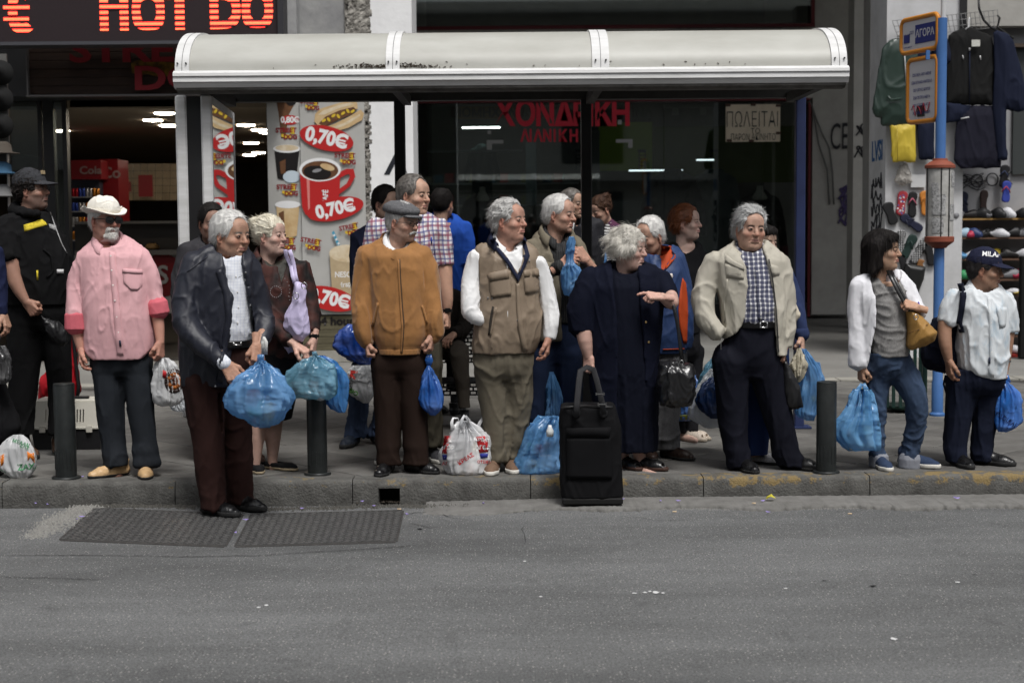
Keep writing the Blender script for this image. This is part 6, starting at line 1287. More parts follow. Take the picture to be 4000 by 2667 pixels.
# ---------------- pet carrier and red cloth behind
def carrier_box():
 y=G(420,1755).y+.02;x0,x1=P(122,1650,y).x,P(392,1650,y).x;zm=P(250,1676,y).z;zt_=P(250,1572,y).z
 t=empty('pet_carrier',((x0+x1)/2,y,PAVE),'plastic pet carrier with black base and slotted beige top behind a bollard','pet carrier');bg=mat('beige_plastic',(.50,.48,.42),.5,bump=.001);bk=mat('black_plastic_shell',(.012,.012,.013),.5)
 b=MB();b.hexa([(x0+.02,y,PAVE),(x1-.005,y,PAVE),(x1-.005,y+.32,PAVE),(x0+.02,y+.32,PAVE),(x0,y-.01,zm),(x1,y-.01,zm),(x1,y+.34,zm),(x0,y+.34,zm)]);b.build('base',bk,t);MB().box(x0-.008,x1+.004,y-.02,y+.35,zm,zm+.02,.004).build('rim',bg,t,'auto')
 xs_=np.linspace(x0+.01,x1-.015,3);b=MB();h0,h1=zm+.021,zt_;sl=.022
 lean=lambda z:(z-h0)/(h1-h0)*.03
 def pan(xa_,xb_,za,zb):b.hexa([(xa_,y-.012+lean(za),za),(xb_,y-.012+lean(za),za),(xb_,y+.002+lean(za),za),(xa_,y+.002+lean(za),za),(xa_,y-.012+lean(zb),zb),(xb_,y-.012+lean(zb),zb),(xb_,y+.002+lean(zb),zb),(xa_,y+.002+lean(zb),zb)])
 X0,X1=x0+.012,x1-.016;pan(X0,X1,h0,h0+.028);pan(X0,X1,h1-.05,h1);groups=[(X0+.09,6),(X1-.22,6)];cur=X0;za,zb=h0+.028,h1-.05
 for g0,n_ in groups:
  pan(cur,g0,za,zb)
  for i in range(n_):pan(g0+i*sl+sl*.45,g0+(i+1)*sl,za,zb)
  cur=g0+n_*sl
 pan(cur,X1,za,zb);b.build('slotted_side',bg,t);b=MB();b.box(X0-.0,X1,y+.03,y+.30,h1-.002,h1+.012,.004);b.hexa([(X0,y+.3,h0),(X1,y+.3,h0),(X1,y+.32,h0),(X0,y+.32,h0),(X0,y+.28,h1),(X1,y+.28,h1),(X1,y+.30,h1),(X0,y+.30,h1)]);b.build('lid',bg,t);b=MB();b.box(X0+.1,X1-.1,y+.12,y+.16,h1+.012,h1+.03,.004);b.build('handle',bk,t,'auto')
 for x in(x0+.085,x1-.075):MB().box(x-.022,x+.022,y-.03,y-.0205,zm-.022,zm+.03,.003).build('clip',bg,t,'auto')
 yy=y+.75;o=(0,560);pt=[P(a+o[0],c+o[1],yy)for a,c in[(250,640),(270,620),(288,660),(298,800),(306,900),(316,960),(306,1005),(200,1008),(146,1008),(150,930),(190,880),(220,760)]];V,F=pillow([(p.x,p.z)for p in pt],yy,.09,.12,.012,.01);q=mesh_np('cloth_bag',folds(V,F,.02,7,3),F,cloth('red_nylon',(.30,.008,.014),.6,.005),None,loc=(pt[8].x,yy,pt[8].z));props(q,'slumped red cloth bag with black piping behind the man in black hooded jacket','bag')
 b=MB();b.tube([P(a+o[0],c+o[1],yy-.06)for a,c in[(276,640),(284,720),(296,860),(308,950),(300,1000)]],.014,6);b.build('piping',M_BLACK,q,True)
# ---------------- bus stop pole
def stop_pole():
 y=G(3665,1622).y;x=P(3671,800,y).x;r=20*y/FPX;t=empty('bus_stop_pole',(x,y,PAVE),'blue bus stop pole with two orange framed signs and a worn notice drum','bus stop');bp_=mat('blue_pole_paint',(.05,.13,.32),.45,var=.12,vscale=4)
 zt_=P(3671,72,y).z;b=MB();b.lathe((x,y,PAVE),[(r*1.12,0),(r*1.12,P(3671,1490,y).z-PAVE),(r,P(3671,1486,y).z-PAVE),(r,zt_-PAVE),(0,zt_-PAVE)],28);b.build('pole',bp_,t,'auto');b=MB();b.lathe((x,y,PAVE),[(r*1.5,0),(r*1.5,.015),(r*1.1,.03)],24);b.build('base_ring',bp_,t,'auto');b=MB();b.lathe((x+.01,y,zt_),[(r*.5,0),(r*.5,.4),(0,.4)],16);b.build('top_rod',mat('white_rod',(.5,.5,.5),.5),t,'auto')
 R2=54*y/FPX;za,zb=P(3671,940,y).z,P(3671,642,y).z;dm=mat('drum_paper',(.30,.295,.275),.7,bump=.002,bscale=30,var2=(.48,.475,.46),vscale=13);b=MB();b.lathe((x-.002,y,za+.02),[(0,0),(R2*.98,0),(R2*.98,zb-za-.04),(0,zb-za-.04)],36);b.build('drum',dm,t,'auto');cp=mat('rust_red_cap',(.22,.060,.035),.55,var=.15)
 b=MB();b.lathe((x-.002,y,zb-.022),[(R2*1.0,-.012),(R2*1.08,-.01),(R2*1.08,.012),(R2*.75,.04),(R2*.55,.05),(R2*.52,.068),(0,.068)],36);b.build('cap',cp,t,'auto');b=MB();b.lathe((x-.002,y,za),[(R2*.5,-.06),(R2*.6,-.045),(R2*.8,-.03),(R2*1.05,-.008),(R2*1.05,.03),(R2,.034)],36);b.build('cap',cp,t,'auto')
 b=MB();
 for an in(-1.15,-1.75,.3,3.4):b.box(x+R2*1.0*math.cos(an)-.004,x+R2*1.0*math.cos(an)+.004,y+R2*math.sin(an)-.004,y+R2*math.sin(an)+.006,za+.03,zb-.03)
 b.build('drum_seam',M_BLACK,t)
 g=np.random.default_rng(8)
 for k,(u,v,w,h)in enumerate([(3655,800,46,80),(3712,830,30,62),(3716,700,22,60),(3640,740,20,50),(3650,880,40,60)]):
  rows=[];
  for j in range(9):
   vv=v-h/2+h*j/8;row=[]
   for i in range(7):uu=u-w/2+w*i/6+g.normal(0,2 if i in(0,6)else 0);q=(P(uu,vv,y).x-(x-.002))/R2;q=max(-.97,min(.97,q));row.append((x-.002+q*(R2+.002),y-math.sqrt(1-q*q)*(R2+.002),P(u,vv,y).z))
   rows.append(row)
  b=MB();b.ring(rows,False,False);q=b.build('torn_notice',mat('torn_paper',(.50,.50,.50),.8,var2=(.10,.10,.10),vscale=45),t,True)
 og=mat('orange_enamel',(.52,.20,.025),.4);sw=mat('sign_white',(.50,.50,.52),.5);sb=mat('sign_blue',(.020,.030,.16),.5)
 ang=R(70);dx,dy=-math.cos(ang),math.sin(ang);ex=Vector((-dx,-dy,0));ny=ex.cross(Vector((0,0,1)))
 def sgn(w,v0,v1,parts,off=.0):
  z1,z0=P(3651,v0,y).z,P(3651,v1,y).z;bx,by=x-r*.75,y;pt=lambda a,z,d=0:(bx+dx*a+ny.x*d,by+dy*a+ny.y*d,z)
  rr=.05;L=[]
  for cx,cz,a0 in((w-rr,z1-rr,0),(rr,z1-rr,90),(rr,z0+rr,180),(w-rr,z0+rr,270)):
   for k in range(6):a=R(a0+k*18);L.append((cx+rr*math.cos(a),cz+rr*math.sin(a)))
  b=MB();P3=[pt(a,z)for a,z in L];b.tube(P3+[P3[0],P3[1]],.020,8,False);o=b.build('sign_frame',og,t,True);b=MB();b.prism([pt(a,z,-.003)for a,z in L],ny*.006);b.build('sign_plate',sw,o);return pt,z0,z1,o
 def stext(o,s,pt,a,z,size,m,sx=1,d=.0035):
  ez=Vector((0,0,1));p=Vector(pt(a,z,0))+ny*.010*1;M=Matrix.Identity(4)
  for i in range(3):M[i][0]=ex[i];M[i][1]=ez[i];M[i][2]=ny[i];M[i][3]=p[i]
  return text_mesh('lettering',s,size,m,M,o,0,.02,sx)
 w1=.50;pt,z0,z1,o=sgn(w1,52,186,None)
 b=MB();q=[Vector(pt(a,z))+ny*.006 for a,z in((.30,z0+.06),(.03,z0+.06),(.03,z1-.06),(.30,z1-.06))];b.prism(q,ny*.002);b.build('blue_field',sb,o);b=MB();q=[Vector(pt(a,z))+ny*.006 for a,z in((.46,z0+.08),(.38,z0+.08),(.38,z1-.12),(.46,z1-.12))];b.prism(q,ny*.002);b.build('blue_field',sb,o)
 stext(o,'ΑΓΟΡΑ',pt,.165,(z0+z1)/2,.085,sw,.9);stext(o,'ΟΑΣΘ',pt,.42,(z0+z1)/2+.02,.03,sw,.8);stext(o,'ΟΣΥ',pt,.345,(z0+z1)/2+.02,.035,sb,.8);stext(o,'www.oasy.gr',pt,.40,z0+.045,.022,sb,1)
 w2=.40;pt,z0,z1,o=sgn(w2,218,468,None)
 for i,s in enumerate(('Ω25 ΝΕΑ ΑΒΥ-ΜΕΝΕ','Ω26 ΕΠΑΝΩ-ΑΜΠΕΛΟ','Ω27 ΩΡΑΙΟ-ΚΗΠΟΙ','Ω28 ΠΕΤΡΟ-ΜΕΓΑ','227 ΑΓ.ΕΥΡ-Α ΑΓΙΑ','500 ΕΡΜΟΣ-ΑΜΕΡΙ')):stext(o,s,pt,.20,z1-.13-i*.062,.032,sb,.85)
 b=MB();bx_=[Vector(pt(.34-i*.028,z0+.10+.05*math.sin(i*2.3)))+ny*.010 for i in range(10)];b.tube(bx_,.004,5);b.build('red_scrawl',mat('scrawl_red',(.35,.03,.05),.6),o,True);b=MB();q=[Vector(pt(a,z))+ny*.006 for a,z in((.26,z0+.04),(.16,z0+.04),(.16,z0+.13),(.26,z0+.13))];b.prism(q,ny*.002);b.build('black_print',M_BLACK,o)
 MB().box(x-.14,x-.11,y-.06,y-.04,P(3640,236,y).z,P(3640,200,y).z).build('bracket',bp_,t)
def litter_bin():
 y=G(3500,1618).y+.1;x0,x1=P(3452,1450,y).x,P(3628,1450,y).x;z0,z1=P(3540,1590,y).z,P(3540,1345,y).z;t=empty('litter_bin',((x0+x1)/2,y,PAVE),'dark green slatted litter bin on a post behind the woman in white cardigan','litter bin');gm=mat('bin_green',(.010,.030,.024),.5,var=.15)
 n_=11;
 for i in range(n_):a=math.pi+math.pi*i/(n_-1);xc,yc=(x0+x1)/2+(x1-x0)/2*math.cos(a),y+.12+.18*math.sin(a);MB().box(xc-.013,xc+.013,yc-.008,yc+.008,z0,z1).build('slat',gm,t)
 b=MB();b.lathe(((x0+x1)/2,y+.12,z0-.02),[(0,0),(.16,0),(.17,.02),(.17,.03)],20);b.build('base',gm,t,'auto');b=MB();b.lathe(((x0+x1)/2,y+.12,z1),[(.19,-.02),(.2,.0),(.2,.02),(.15,.03)],20);b.build('rim',gm,t,'auto');b=MB();b.lathe(((x0+x1)/2,y+.12,PAVE),[(.10,0),(.10,.01),(.025,.02),(.025,z0-PAVE),(0,z0-PAVE)],16);b.build('post',gm,t,'auto')
# ---------------- jackets and footwear of the stall
def stall():
 YH=YC-.14;z5=lambda a,b_:((3200+a/2.24),b_/2.24)
 def hang(nm,label,cat,outl,m,y=YH,th=.05,parts=(),fold=.012,group='clothes hung on the stall pier'):
  pt=[P(*z5(a,c),y)for a,c in outl];V,F=pillow([(p.x,p.z)for p in pt],y,th,.12,.014,.006);t=mesh_np(nm,folds(V,F,fold,8,len(label),(1,1,.3)),F,m,None,loc=(pt[0].x,y,pt[0].z));props(t,label,cat,group)
  for(pn,pm,pts_,w)in parts:b=MB();b.tube([P(*z5(a,c),y-th-.025)for a,c in pts_],w,6,flat=.4);b.build(pn,pm,t,True)
  return t
 gr=mat('green_oilskin',(.018,.034,.026),.35,wrinkle=.006,wscale=8,spec=.5);nv=cloth('stall_navy',(.010,.013,.028),.85,.005);bk=cloth('stall_black',(.011,.011,.011),.85,.005);zw=mat('zip_white',(.45,.45,.45),.5)
 hang('raincoat','green oilskin raincoat hung beside the bus stop signs','raincoat',[(640,350),(690,335),(760,380),(820,370),(850,420),(880,600),(870,1090),(550,1100),(545,1030),(490,1030),(463,960),(500,700),(550,430),(590,385)],gr,parts=[('zip',zw,[(745,420),(752,560),(762,720)],.007),('pocket_flap',gr,[(600,840),(628,875),(720,862)],.014)])
 hang('jacket','navy jacket hung behind the orange framed signs','jacket',[(800,440),(870,400),(1000,400),(1010,1060),(735,1045),(745,850),(790,560)],nv,YH+.05);hang('jacket','short sleeved dark jacket overlapping the blue pole','jacket',[(1000,330),(1110,290),(1155,480),(1150,545),(1100,560),(1090,700),(1000,700)],nv,YH-.02)
 hang('trousers','bright yellow waterproof trousers hung under the green raincoat','trousers',[(615,1080),(845,1080),(838,1420),(740,1415),(640,1422)],mat('yellow_oilskin',(.48,.36,.04),.5,wrinkle=.006,wscale=8),YH-.0,.04,[('crease',mat('yellow_dark',(.3,.22,.02),.5),[(683,1100),(686,1410)],.004)])
 hang('trousers','navy trousers hung between the yellow ones and the blue pole','trousers',[(846,1050),(1010,1060),(1010,1400),(868,1396)],nv,YH+.03,.04)
 hang('jacket','black zip jacket with white paper tag hung beside the blue pole','jacket',[(1130,310),(1240,250),(1300,228),(1380,262),(1510,318),(1530,420),(1530,920),(1110,915),(1108,560)],bk,YH,.06,[('zip',zw,[(1318,420),(1316,445)],.010),('pocket_zip',zw,[(1255,485),(1262,520)],.006),('pocket_zip',zw,[(1408,488),(1414,528)],.006),('seam',nv,[(1318,440),(1316,900)],.006)])
 t=slab('price_tag',mat('tag_card',(.50,.50,.46),.7,var=.2,vscale=60),*[q/q_ for q in(z5(1335,350)+z5(1408,408))],YH-.12,.006,None,0,'white printed card tag on the black zip jacket','tag')
 hang('coat','navy coat with long sleeves hung at the far end of the stall rail','coat',[(1525,290),(1560,270),(1640,300),(1690,350),(1760,560),(1800,760),(1800,960),(1740,985),(1640,960),(1640,1400),(1560,1400),(1520,1000),(1530,600)],nv,YH-.05,.06);hang('trousers','navy work trousers hung below the black zip jacket','trousers',[(1205,925),(1600,925),(1612,1200),(1590,1470),(1410,1470),(1235,1482),(1180,1400)],cloth('stall_ink',(.013,.013,.022),.85,.005),YH+.0,.05)
 hang('jacket','dark folded jacket showing a pale label under the black zip jacket','jacket',[(1110,900),(1320,920),(1310,1020),(1235,1060),(1110,1080)],nv,YH-.02,.04,[('label',zw,[(1240,1040),(1312,1026)],.008)])
 for k,(lab,pts_,c)in enumerate((('white plastic hanger of the green raincoat',[(690,330),(700,300),(740,290),(780,310),(815,350)],(.5,.5,.48)),('white plastic hanger of the black zip jacket',[(1280,262),(1310,235),(1312,165),(1320,160)],(.55,.55,.55)),('black hanger of the navy coat',[(1700,340),(1600,270),(1560,240),(1580,160),(1560,135)],(.02,.02,.02)))):b=MB();b.tube([P(*z5(*q),YH-.03)for q in pts_],.012,6);props(b.build('hanger',mat('hanger_%d'%k,c,.4),None,True),lab,'hanger')
 g=empty('wire_rack',tuple(P(*z5(1100,330),YH)),'wire grid rack fixed to the pier above the jackets','rack');wm=mat('galvanised_wire',(.30,.30,.30),.4,metal=.7);A,B,C_,D=[P(*z5(*q),YH+.05)for q in((640,185),(1560,90),(1570,240),(690,330))];
 bl_=lambda a,b_:(A*(1-a)+B*a)*(1-b_)+(D*(1-a)+C_*a)*b_
 for i in range(24):MB().tube([bl_(i/23,0),bl_(i/23,1)],.004,5).build('wire',wm,g)
 for i in range(4):MB().tube([bl_(0,i/3),bl_(1,i/3)],.004,5).build('wire',wm,g)
 b=MB();b.tube([P(*z5(*q),YH-.02)for q in((1395,0),(1400,80),(1440,180),(1500,240),(1590,290))],.014,6);props(b.build('cable',M_BLACK,None,True),'black cable looping over the wire rack','cable');b=MB();b.box(*[0]*6)if 0 else None;slab('conduit',M_BLACK,2207,-90,2222,96,YC-.05,.04,None,0,'black pipe running up the pier','pipe')
 o=(3216,560);YF=YC-.03
 def shoe2d(label,u,v,L,w,rot,m,strap=None,y=YF,cat='sandal',nm='sandal',dots=None,parts_=None):
  """a sole hung flat on the wall, heel down, with its strap"""
  c,s_=math.cos(rot),math.sin(rot);prof=[(0,-.5),(.30,-.46),(.40,-.36),(.40,-.2),(.32,-.02),(.36,.16),(.47,.3),(.44,.42),(.25,.5),(0,.52),(-.25,.49),(-.40,.40),(-.43,.26),(-.36,.1),(-.33,-.08),(-.38,-.26),(-.38,-.38),(-.28,-.46)]
  q=lambda a,b_:(u+(a*w*c+b_*L*s_)+o[0],v+(a*w*s_*1-b_*L*c)+o[1]);pt=[P(*q(a,b_),y)for a,b_ in prof];V,F=pillow([(p.x,p.z)for p in pt],y,.010,.012,.006,.010);t=mesh_np(nm,V,F,m,None,loc=(pt[0].x,y,pt[0].z));props(t,label,cat,'footwear hung on the stall pier')
  if strap:
   for sd in(-1,1):b=MB();b.tube([P(*q(sd*.42,-.02),y-.015),P(*q(sd*.30,.10),y-.045),P(*q(0,.26),y-.035)],.007,6,flat=.5);b.build('strap',strap,t,True)
  if dots:
   g_=np.random.default_rng(3)
   for i in range(26):a,b_=g_.uniform(-.3,.3),g_.uniform(-.42,.42);p=P(*q(a,b_),y-.0215);b=MB();rr=g_.uniform(.006,.013);b.lathe((p.x,p.y,p.z),[(0,0),(rr,0),(rr,.002),(0,.002)],8,'y');b.build('dot',dots[i%2],t)
  return t
 ru=lambda n_,c:mat('rubber_'+n_,c,.6);chk=checks('checked_insole',(.40,.40,.40),[('x',38,0,.5,(.012,.012,.014),.9),('z',38,0,.5,(.012,.012,.014),.6)],.7,.001)
 shoe2d('red flip-flop with white and blue dots on the pier',305,235,96,44,R(8),ru('red',(.32,.03,.04)),None,dots=(mat('dot_white',(.6,.6,.6),.6),mat('dot_blue',(.06,.1,.3),.6)));shoe2d('black flip-flop with pink thong hung beside the dotted one',348,240,100,40,R(2),ru('black',(.010,.010,.011)),mat('pink_strap',(.35,.08,.12),.5));shoe2d('orange flip-flop half hidden by the notice drum',396,235,96,42,R(-4),ru('orange',(.48,.18,.03)),ru('orange2',(.40,.14,.02)))
 shoe2d('navy flip-flop lying aslant below the black one',345,312,100,42,R(-55),ru('navy',(.012,.014,.035)),ru('navy',(.012,.014,.035)));shoe2d('black and white checked flip-flop behind the head of the woman in cardigan',300,385,92,42,R(8),chk,None);shoe2d('dark green flip-flop between the two checked ones',332,405,104,44,R(26),ru('green',(.010,.026,.022)),ru('green',(.010,.026,.022)));shoe2d('grey checked flip-flop leaning above the rubber boot',375,420,110,44,R(32),chk,ru('black',(.010,.010,.011)));shoe2d('black boot sole leaning in from the corner of the pier',262,275,90,50,R(-20),ru('black',(.010,.010,.011)));shoe2d('black wedge shoe hung next to the blue pole',415,430,100,44,R(-12),ru('black',(.010,.010,.011)));shoe2d('brown insole peeping above the rubber boot',378,470,34,34,R(10),ru('tan',(.20,.09,.03)))
 shoe2d('black flip-flop hanging below the dark green one',312,470,80,36,R(-10),ru('black',(.010,.010,.011)))
 shoe2d('navy slide hung over the stall shelves',548,240,100,40,R(-2),ru('navy',(.012,.014,.035)),ru('navy2',(.02,.03,.07)),YC+.3);shoe2d('dark brown slide hung over the stall shelves',625,235,104,36,R(4),ru('brown',(.022,.012,.010)),None,YC+.3);shoe2d('blue flip-flop with red edge hung at the end of the stall',714,190,84,40,R(4),ru('blue',(.03,.05,.28)),ru('red',(.32,.03,.04)),YC+.2);shoe2d('black sandal hung behind the blue flip-flop',706,130,90,42,R(6),ru('black',(.010,.010,.011)),ru('navy2',(.02,.03,.07)),YC+.25)
 pt=[P(a+o[0],c+o[1],YF-.05)for a,c in[(322,468),(400,482),(392,530),(372,580),(380,620),(350,630),(318,622),(308,590),(314,530)]];V,F=pillow([(p.x,p.z)for p in pt],YF-.05,.05,.05,.008,.01);props(mesh_np('rubber_boot',V,F,mat('boot_rubber',(.016,.016,.016),.3),None,loc=tuple(pt[4])),'black rubber boot hung low on the pier behind the mustard bag','boot')
 pt=[P(a+o[0],c+o[1],YF-.03)for a,c in[(280,150),(300,90),(322,76),(340,110),(345,150),(310,165)]];V,F=pillow([(p.x,p.z)for p in pt],YF-.03,.04,.04,.008,.01);props(mesh_np('plastic_bag',folds(V,F,.015,20,3),F,plastic('clear_film',(.45,.42,.38),.3,.2,alpha=.6),None,loc=tuple(pt[0])),'crumpled clear bag of pink shoes hung on the pier under the yellow trousers','bag');slab('shoe_card',mat('white_card',(.5,.5,.5),.7),*[q/q_ for q in(o[0]+342,o[1]+122,o[0]+402,o[1]+172)],YF-.01,.01,None,0,'white card with a pale pink slipper on the pier','card')
 sh_=[(512,292),(512,367),(480,450),(470,530),(500,590),(500,672),(500,750),(500,818)];wd=mat('shelf_board',(.30,.18,.06),.7,var=.2);wd2=mat('shelf_dark',(.10,.055,.035),.7)
 rk=empty('shoe_shelves',tuple(P(o[0]+640,o[1]+832,YC)),'stall shelves stacked with rubber clogs and sandals','shelves');cl=[((.30,.42,.52),'pale blue'),((.02,.035,.10),'navy'),((.32,.02,.05),'crimson'),((.012,.012,.013),'black'),((.50,.50,.52),'white'),((.016,.014,.014),'black brown'),((.12,.30,.52),'sky blue'),((.16,.16,.17),'grey'),((.45,.33,.04),'yellow'),((.03,.22,.08),'green'),((.30,.07,.12),'pink')]
 rowc=[[7,5,3,7,3,4,7,3],[0,1,2,3,4,5,3,7],[3,6,4,1,4,8,3,5,4],[8,9,10,1,4,3,5,7,2],[3,5,1,7,3,1,4,8],[3,4,7,5,3,4,2,3],[4,5,7,3,4,7,3,0],[5,3,5,7,5,1,4]];proto={}
 def clog(k):
  s=SDF((-.06,-.02,-.01),(.2,.12,.12),.009);s.cone((.0,.05,.035),(.10,.05,.035),.036,.044,0);s.cone((.10,.05,.035),(.16,.05,.022),.044,.030,.03);s.ell((-.005,.05,.075),(.055,.032,.045),.01,'-');s.d=smax(s.d,-s.ax[2][None,None,:]+0*s.d,.004);return s.mesh()
 CV,CF=clog(0);n_c=0;rown=('top','second','third','fourth','fifth','sixth','seventh','lowest')
 for j,(u0,v)in enumerate(sh_):
  y=YC+.06 if j else YC+.08;x0,x1,z0,z1=span((o[0]+u0)/q_,(o[1]+v)/q_,(o[0]+900)/q_,(o[1]+v+7)/q_,y);MB().box(x0,x1,y,y+.28,z0,z1).build('shelf',wd if j==0 else wd2,rk)
  for i,ci_ in enumerate(rowc[j]):
   u=u0+22+i*33;p=P(o[0]+u,o[1]+v,y+.06);c,nmc=cl[ci_];m=mat('clog_'+nmc.replace(' ','_'),c,.5)
   if ci_ not in proto:q=mesh_np('clog',CV,CF,m,None,loc=(.04,.05,0));proto[ci_]=q;t=q
   else:t=proto[ci_].copy();COL.objects.link(t)
   t.location=(p.x,p.y,z1+.0);t.rotation_euler=(0,0,random.uniform(-1.2,1.2)+(math.pi if(i+j)%3==0 else 0));t.scale=(1.25,1.25,random.uniform(1.2,1.5)if j<4 else random.uniform(.7,1.1))
   nb=rowc[j][i-1]if i else None;props(t,'%s clog on the %s shelf, %s'%(nmc,rown[j],('beside a %s one'%cl[nb][1])if nb is not None else 'nearest the blue pole'),'shoe','clogs on the stall shelves')
 slab('shoe_box',mat('red_box',(.35,.03,.02),.6),*[q/q_ for q in(o[0]+724,o[1]+826,o[0]+764,o[1]+858)],YC-.1,.3,None,0,'red shoe box under the lowest stall shelf','box')
 slab('hanging_garment',bk,*[q/q_ for q in(o[0]+772,o[1]+440,o[0]+830,o[1]+840)],YC-.4,.1,None,.01,'black garment cut off by the picture edge beside the shoe shelves','garment')
# ------------------------------------------------------------ the people
SKIN=mat('skin',(.4,.25,.18),.6,bump=.0005,bscale=260,vcol=True,spec=.35,sss=.06)
def cloth(name,c,rough=.85,wr=.005,ws=16,var=.08,sheen=0,spec=.12,bump=.0007,var2=None,vscale=5):return mat(name,c,rough,bump=bump,bscale=350,var=var,vscale=vscale,wrinkle=wr,wscale=ws,stretch=(1,1,.38),sheen=sheen,spec=spec,var2=var2)
def hairm(name,c,c2):return mat(name,c,.45 if c[0]>.1 else.65,bump=.0015,bscale=160,var2=c2,vscale=26,stretch=(2.2,1,.5),spec=.4 if c[0]>.1 else.15)
M_BLK=mat('black_leather',(.006,.006,.0065),.30,bump=.001,bscale=90,spec=.4)
M_SOLE=mat('dark_rubber',(.02,.02,.02),.8)
M_WHITE=mat('white_rubber',(.62,.60,.55),.6)
M_BTN=mat('pale_button',(.75,.72,.68),.3)
M_DKBTN=mat('dark_button',(.03,.03,.03),.3)
M_STEEL=mat('steel',(.5,.5,.5),.25,metal=1)
H_WHITE=hairm('white_hair',(.78,.77,.74),(.42,.41,.40));H_GREY=hairm('grey_hair',(.56,.55,.53),(.24,.235,.23))
H_DARK=hairm('dark_hair',(.016,.013,.012),(.006,.005,.005));H_SALT=hairm('salt_hair',(.22,.20,.18),(.05,.045,.04))
def man_pink():
 f=Fig((0,560),KERB_Y+.26,425,'man in pink shirt, white brimmed hat and dark sunglasses beside a bollard',seed=11);f.vtop=362
 f.head(408,301,.238,48,2,hair=('short',.8,.01),haircol=H_WHITE,skin=(.47,.25,.19),beard=(.62,.6,.56),brow=(.5,.48,.45),age=.8,eyesvis=False,fat=.5)
 sh=[(352,388,474,44),(378,352,516,60),(404,320,560,78),(440,302,585,88),(520,308,590,96),(600,318,596,108),(680,328,604,116),(760,330,610,110),(812,334,610,104),(840,338,606,100)]
 la=[(338,452,.0,42),(302,520,.0,38),(296,610,-.02,35),(300,672,-.03,39),(301,722,-.03,41)]
 ra=[(548,450,.0,42),(588,520,.0,38),(606,600,-.01,34),(618,632,-.02,37),(622,664,-.02,38)]
 pink=cloth('pink_cotton',(.62,.36,.38),.85,.004,13,.07);dp=cloth('deep_pink_cotton',(.56,.13,.16),.85,.004,13,.07)
 def hem(g):
  c0=f.W(470,790);a=np.abs(g.ax[0]-c0 .x)[:,None,None];zc=f.W(470,840).z;z=g.ax[2][None,None,:]
  lim=zc+np.maximum(0,a-.15)*1.0;g.d=smax(g.d,lim-z+0*g.d,.004)
 f.garment('shirt',pink,[sh],[(la,True),(ra,True)],res=.0085,fold=(.012,8),extra=lambda g:hem(g))
 for nm,a in(('cuff',[(299,664,-.03,45),(302,726,-.03,48)]),('cuff',[(613,618,-.02,39),(622,666,-.02,42)])):
  V,F=f.solid([],[(a,2)],res=.006);V=folds(V,F,.003,14,3);mesh_np(nm,V,F,dp,f.root)
 T=['shirt']
 f.strip('placket',pink,T,[(425,425),(430,500),(438,600),(446,700),(456,828)],[(447,425),(452,500),(462,600),(472,700),(482,828)],off=.005)
 f.collar(pink,425,392,.01,.066,gap=24,yaw=.12)
 f.strip('chest_pocket',pink,T,[(478,488),(482,545),(512,574)],[(556,494),(556,555),(538,574)],nu=6,off=.0045);f.strip('pocket_hem',pink,T,[(477,488),(478,506)],[(557,494),(557,511)],nu=6,off=.008)
 f.button([(433,440),(437,496),(442,554),(449,614),(456,678),(463,738)],T,M_BTN)
 f.strip('garment_label',mat('navy_tag',(.02,.025,.05),.7),T,[(464,770),(466,793)],[(471,769),(474,792)],off=.009)
 lg=[(418,870,0,58),(428,960,0,58),(432,1080,0,52),(440,1160,0,48),(450,1235,-.01,49),(452,1300,-.02,50)];rg_=[(535,870,0,58),(545,960,0,56),(556,1080,0,50),(566,1160,0,47),(572,1240,-.01,50),(574,1300,-.02,50)]
 tr=cloth('charcoal_trouser',(.018,.021,.026),.8,.004,10,.06)
 f.trousers(tr,(800,356,596,88,905),lg,rg_,1262)
 tan=mat('tan_leather',(.50,.33,.17),.38,bump=.001,bscale=80,var=.15)
 f.shoe(462,1290,0,-52,'shoe',tan,M_SOLE,1.0);f.shoe(568,1290,0,16,'shoe',tan,M_SOLE,1.0)
 f.hand(318,806,-.05,(.05,-.25,-1),(1,.15,0),(0,-1,0),'relax',1.0,.92)
 f.hand(626,778,-.05,(.04,-.2,-1),(-1,.3,0),(0,-1,0),'hook',1.0,.85)
 f.body([[(400,345,545,55),(600,340,580,60),(830,380,575,50)]],[([(300,690,-.03,24),(306,750,-.04,22),(318,806,-.05,16)],False),([(608,640,-.02,26),(620,710,-.03,22),(626,778,-.05,16)],False),([(418,900,0,36),(452,1290,0,28)],False),([(540,900,0,36),(570,1290,0,28)],False)],res=.009)
 s=SDF((-.15,-.17,.0),(.15,.17,.19),.0036);s.ell((0,-.006,.07),(.090,.116,.088),0);s.cone((0,-.09,.165),(0,.09,.155),.022,.018,.02,'-')
 V,F=s.mesh();V=V[:];keep=V[:,2]>.035;
 s.d=smax(s.d,(.045-s.ax[2])[None,None,:]+0*s.d,.003);X,Y,Z=s.ax[0][:,None,None],s.ax[1][None,:,None],s.ax[2][None,None,:]
 rr=np.sqrt((X/.13)**2+((Y+.005)/.152)**2);zz=.047-.010*np.cos(np.arctan2(X,Y)*2)*rr**2+.030*np.maximum(0,rr-.66)**1*2*(np.abs(X/.13))**2+.012*np.maximum(0,rr-.8)*4*(Y<0);s.d=smin(s.d,np.maximum((rr-1)*.13,np.abs(Z-zz)-.0032),.006)
 V,F=s.mesh();V=folds(V,F,.004,22,5);hat=f.headpart('hat',V,F,cloth('cream_cotton',(.72,.69,.62),.9,.0025,30,.05))
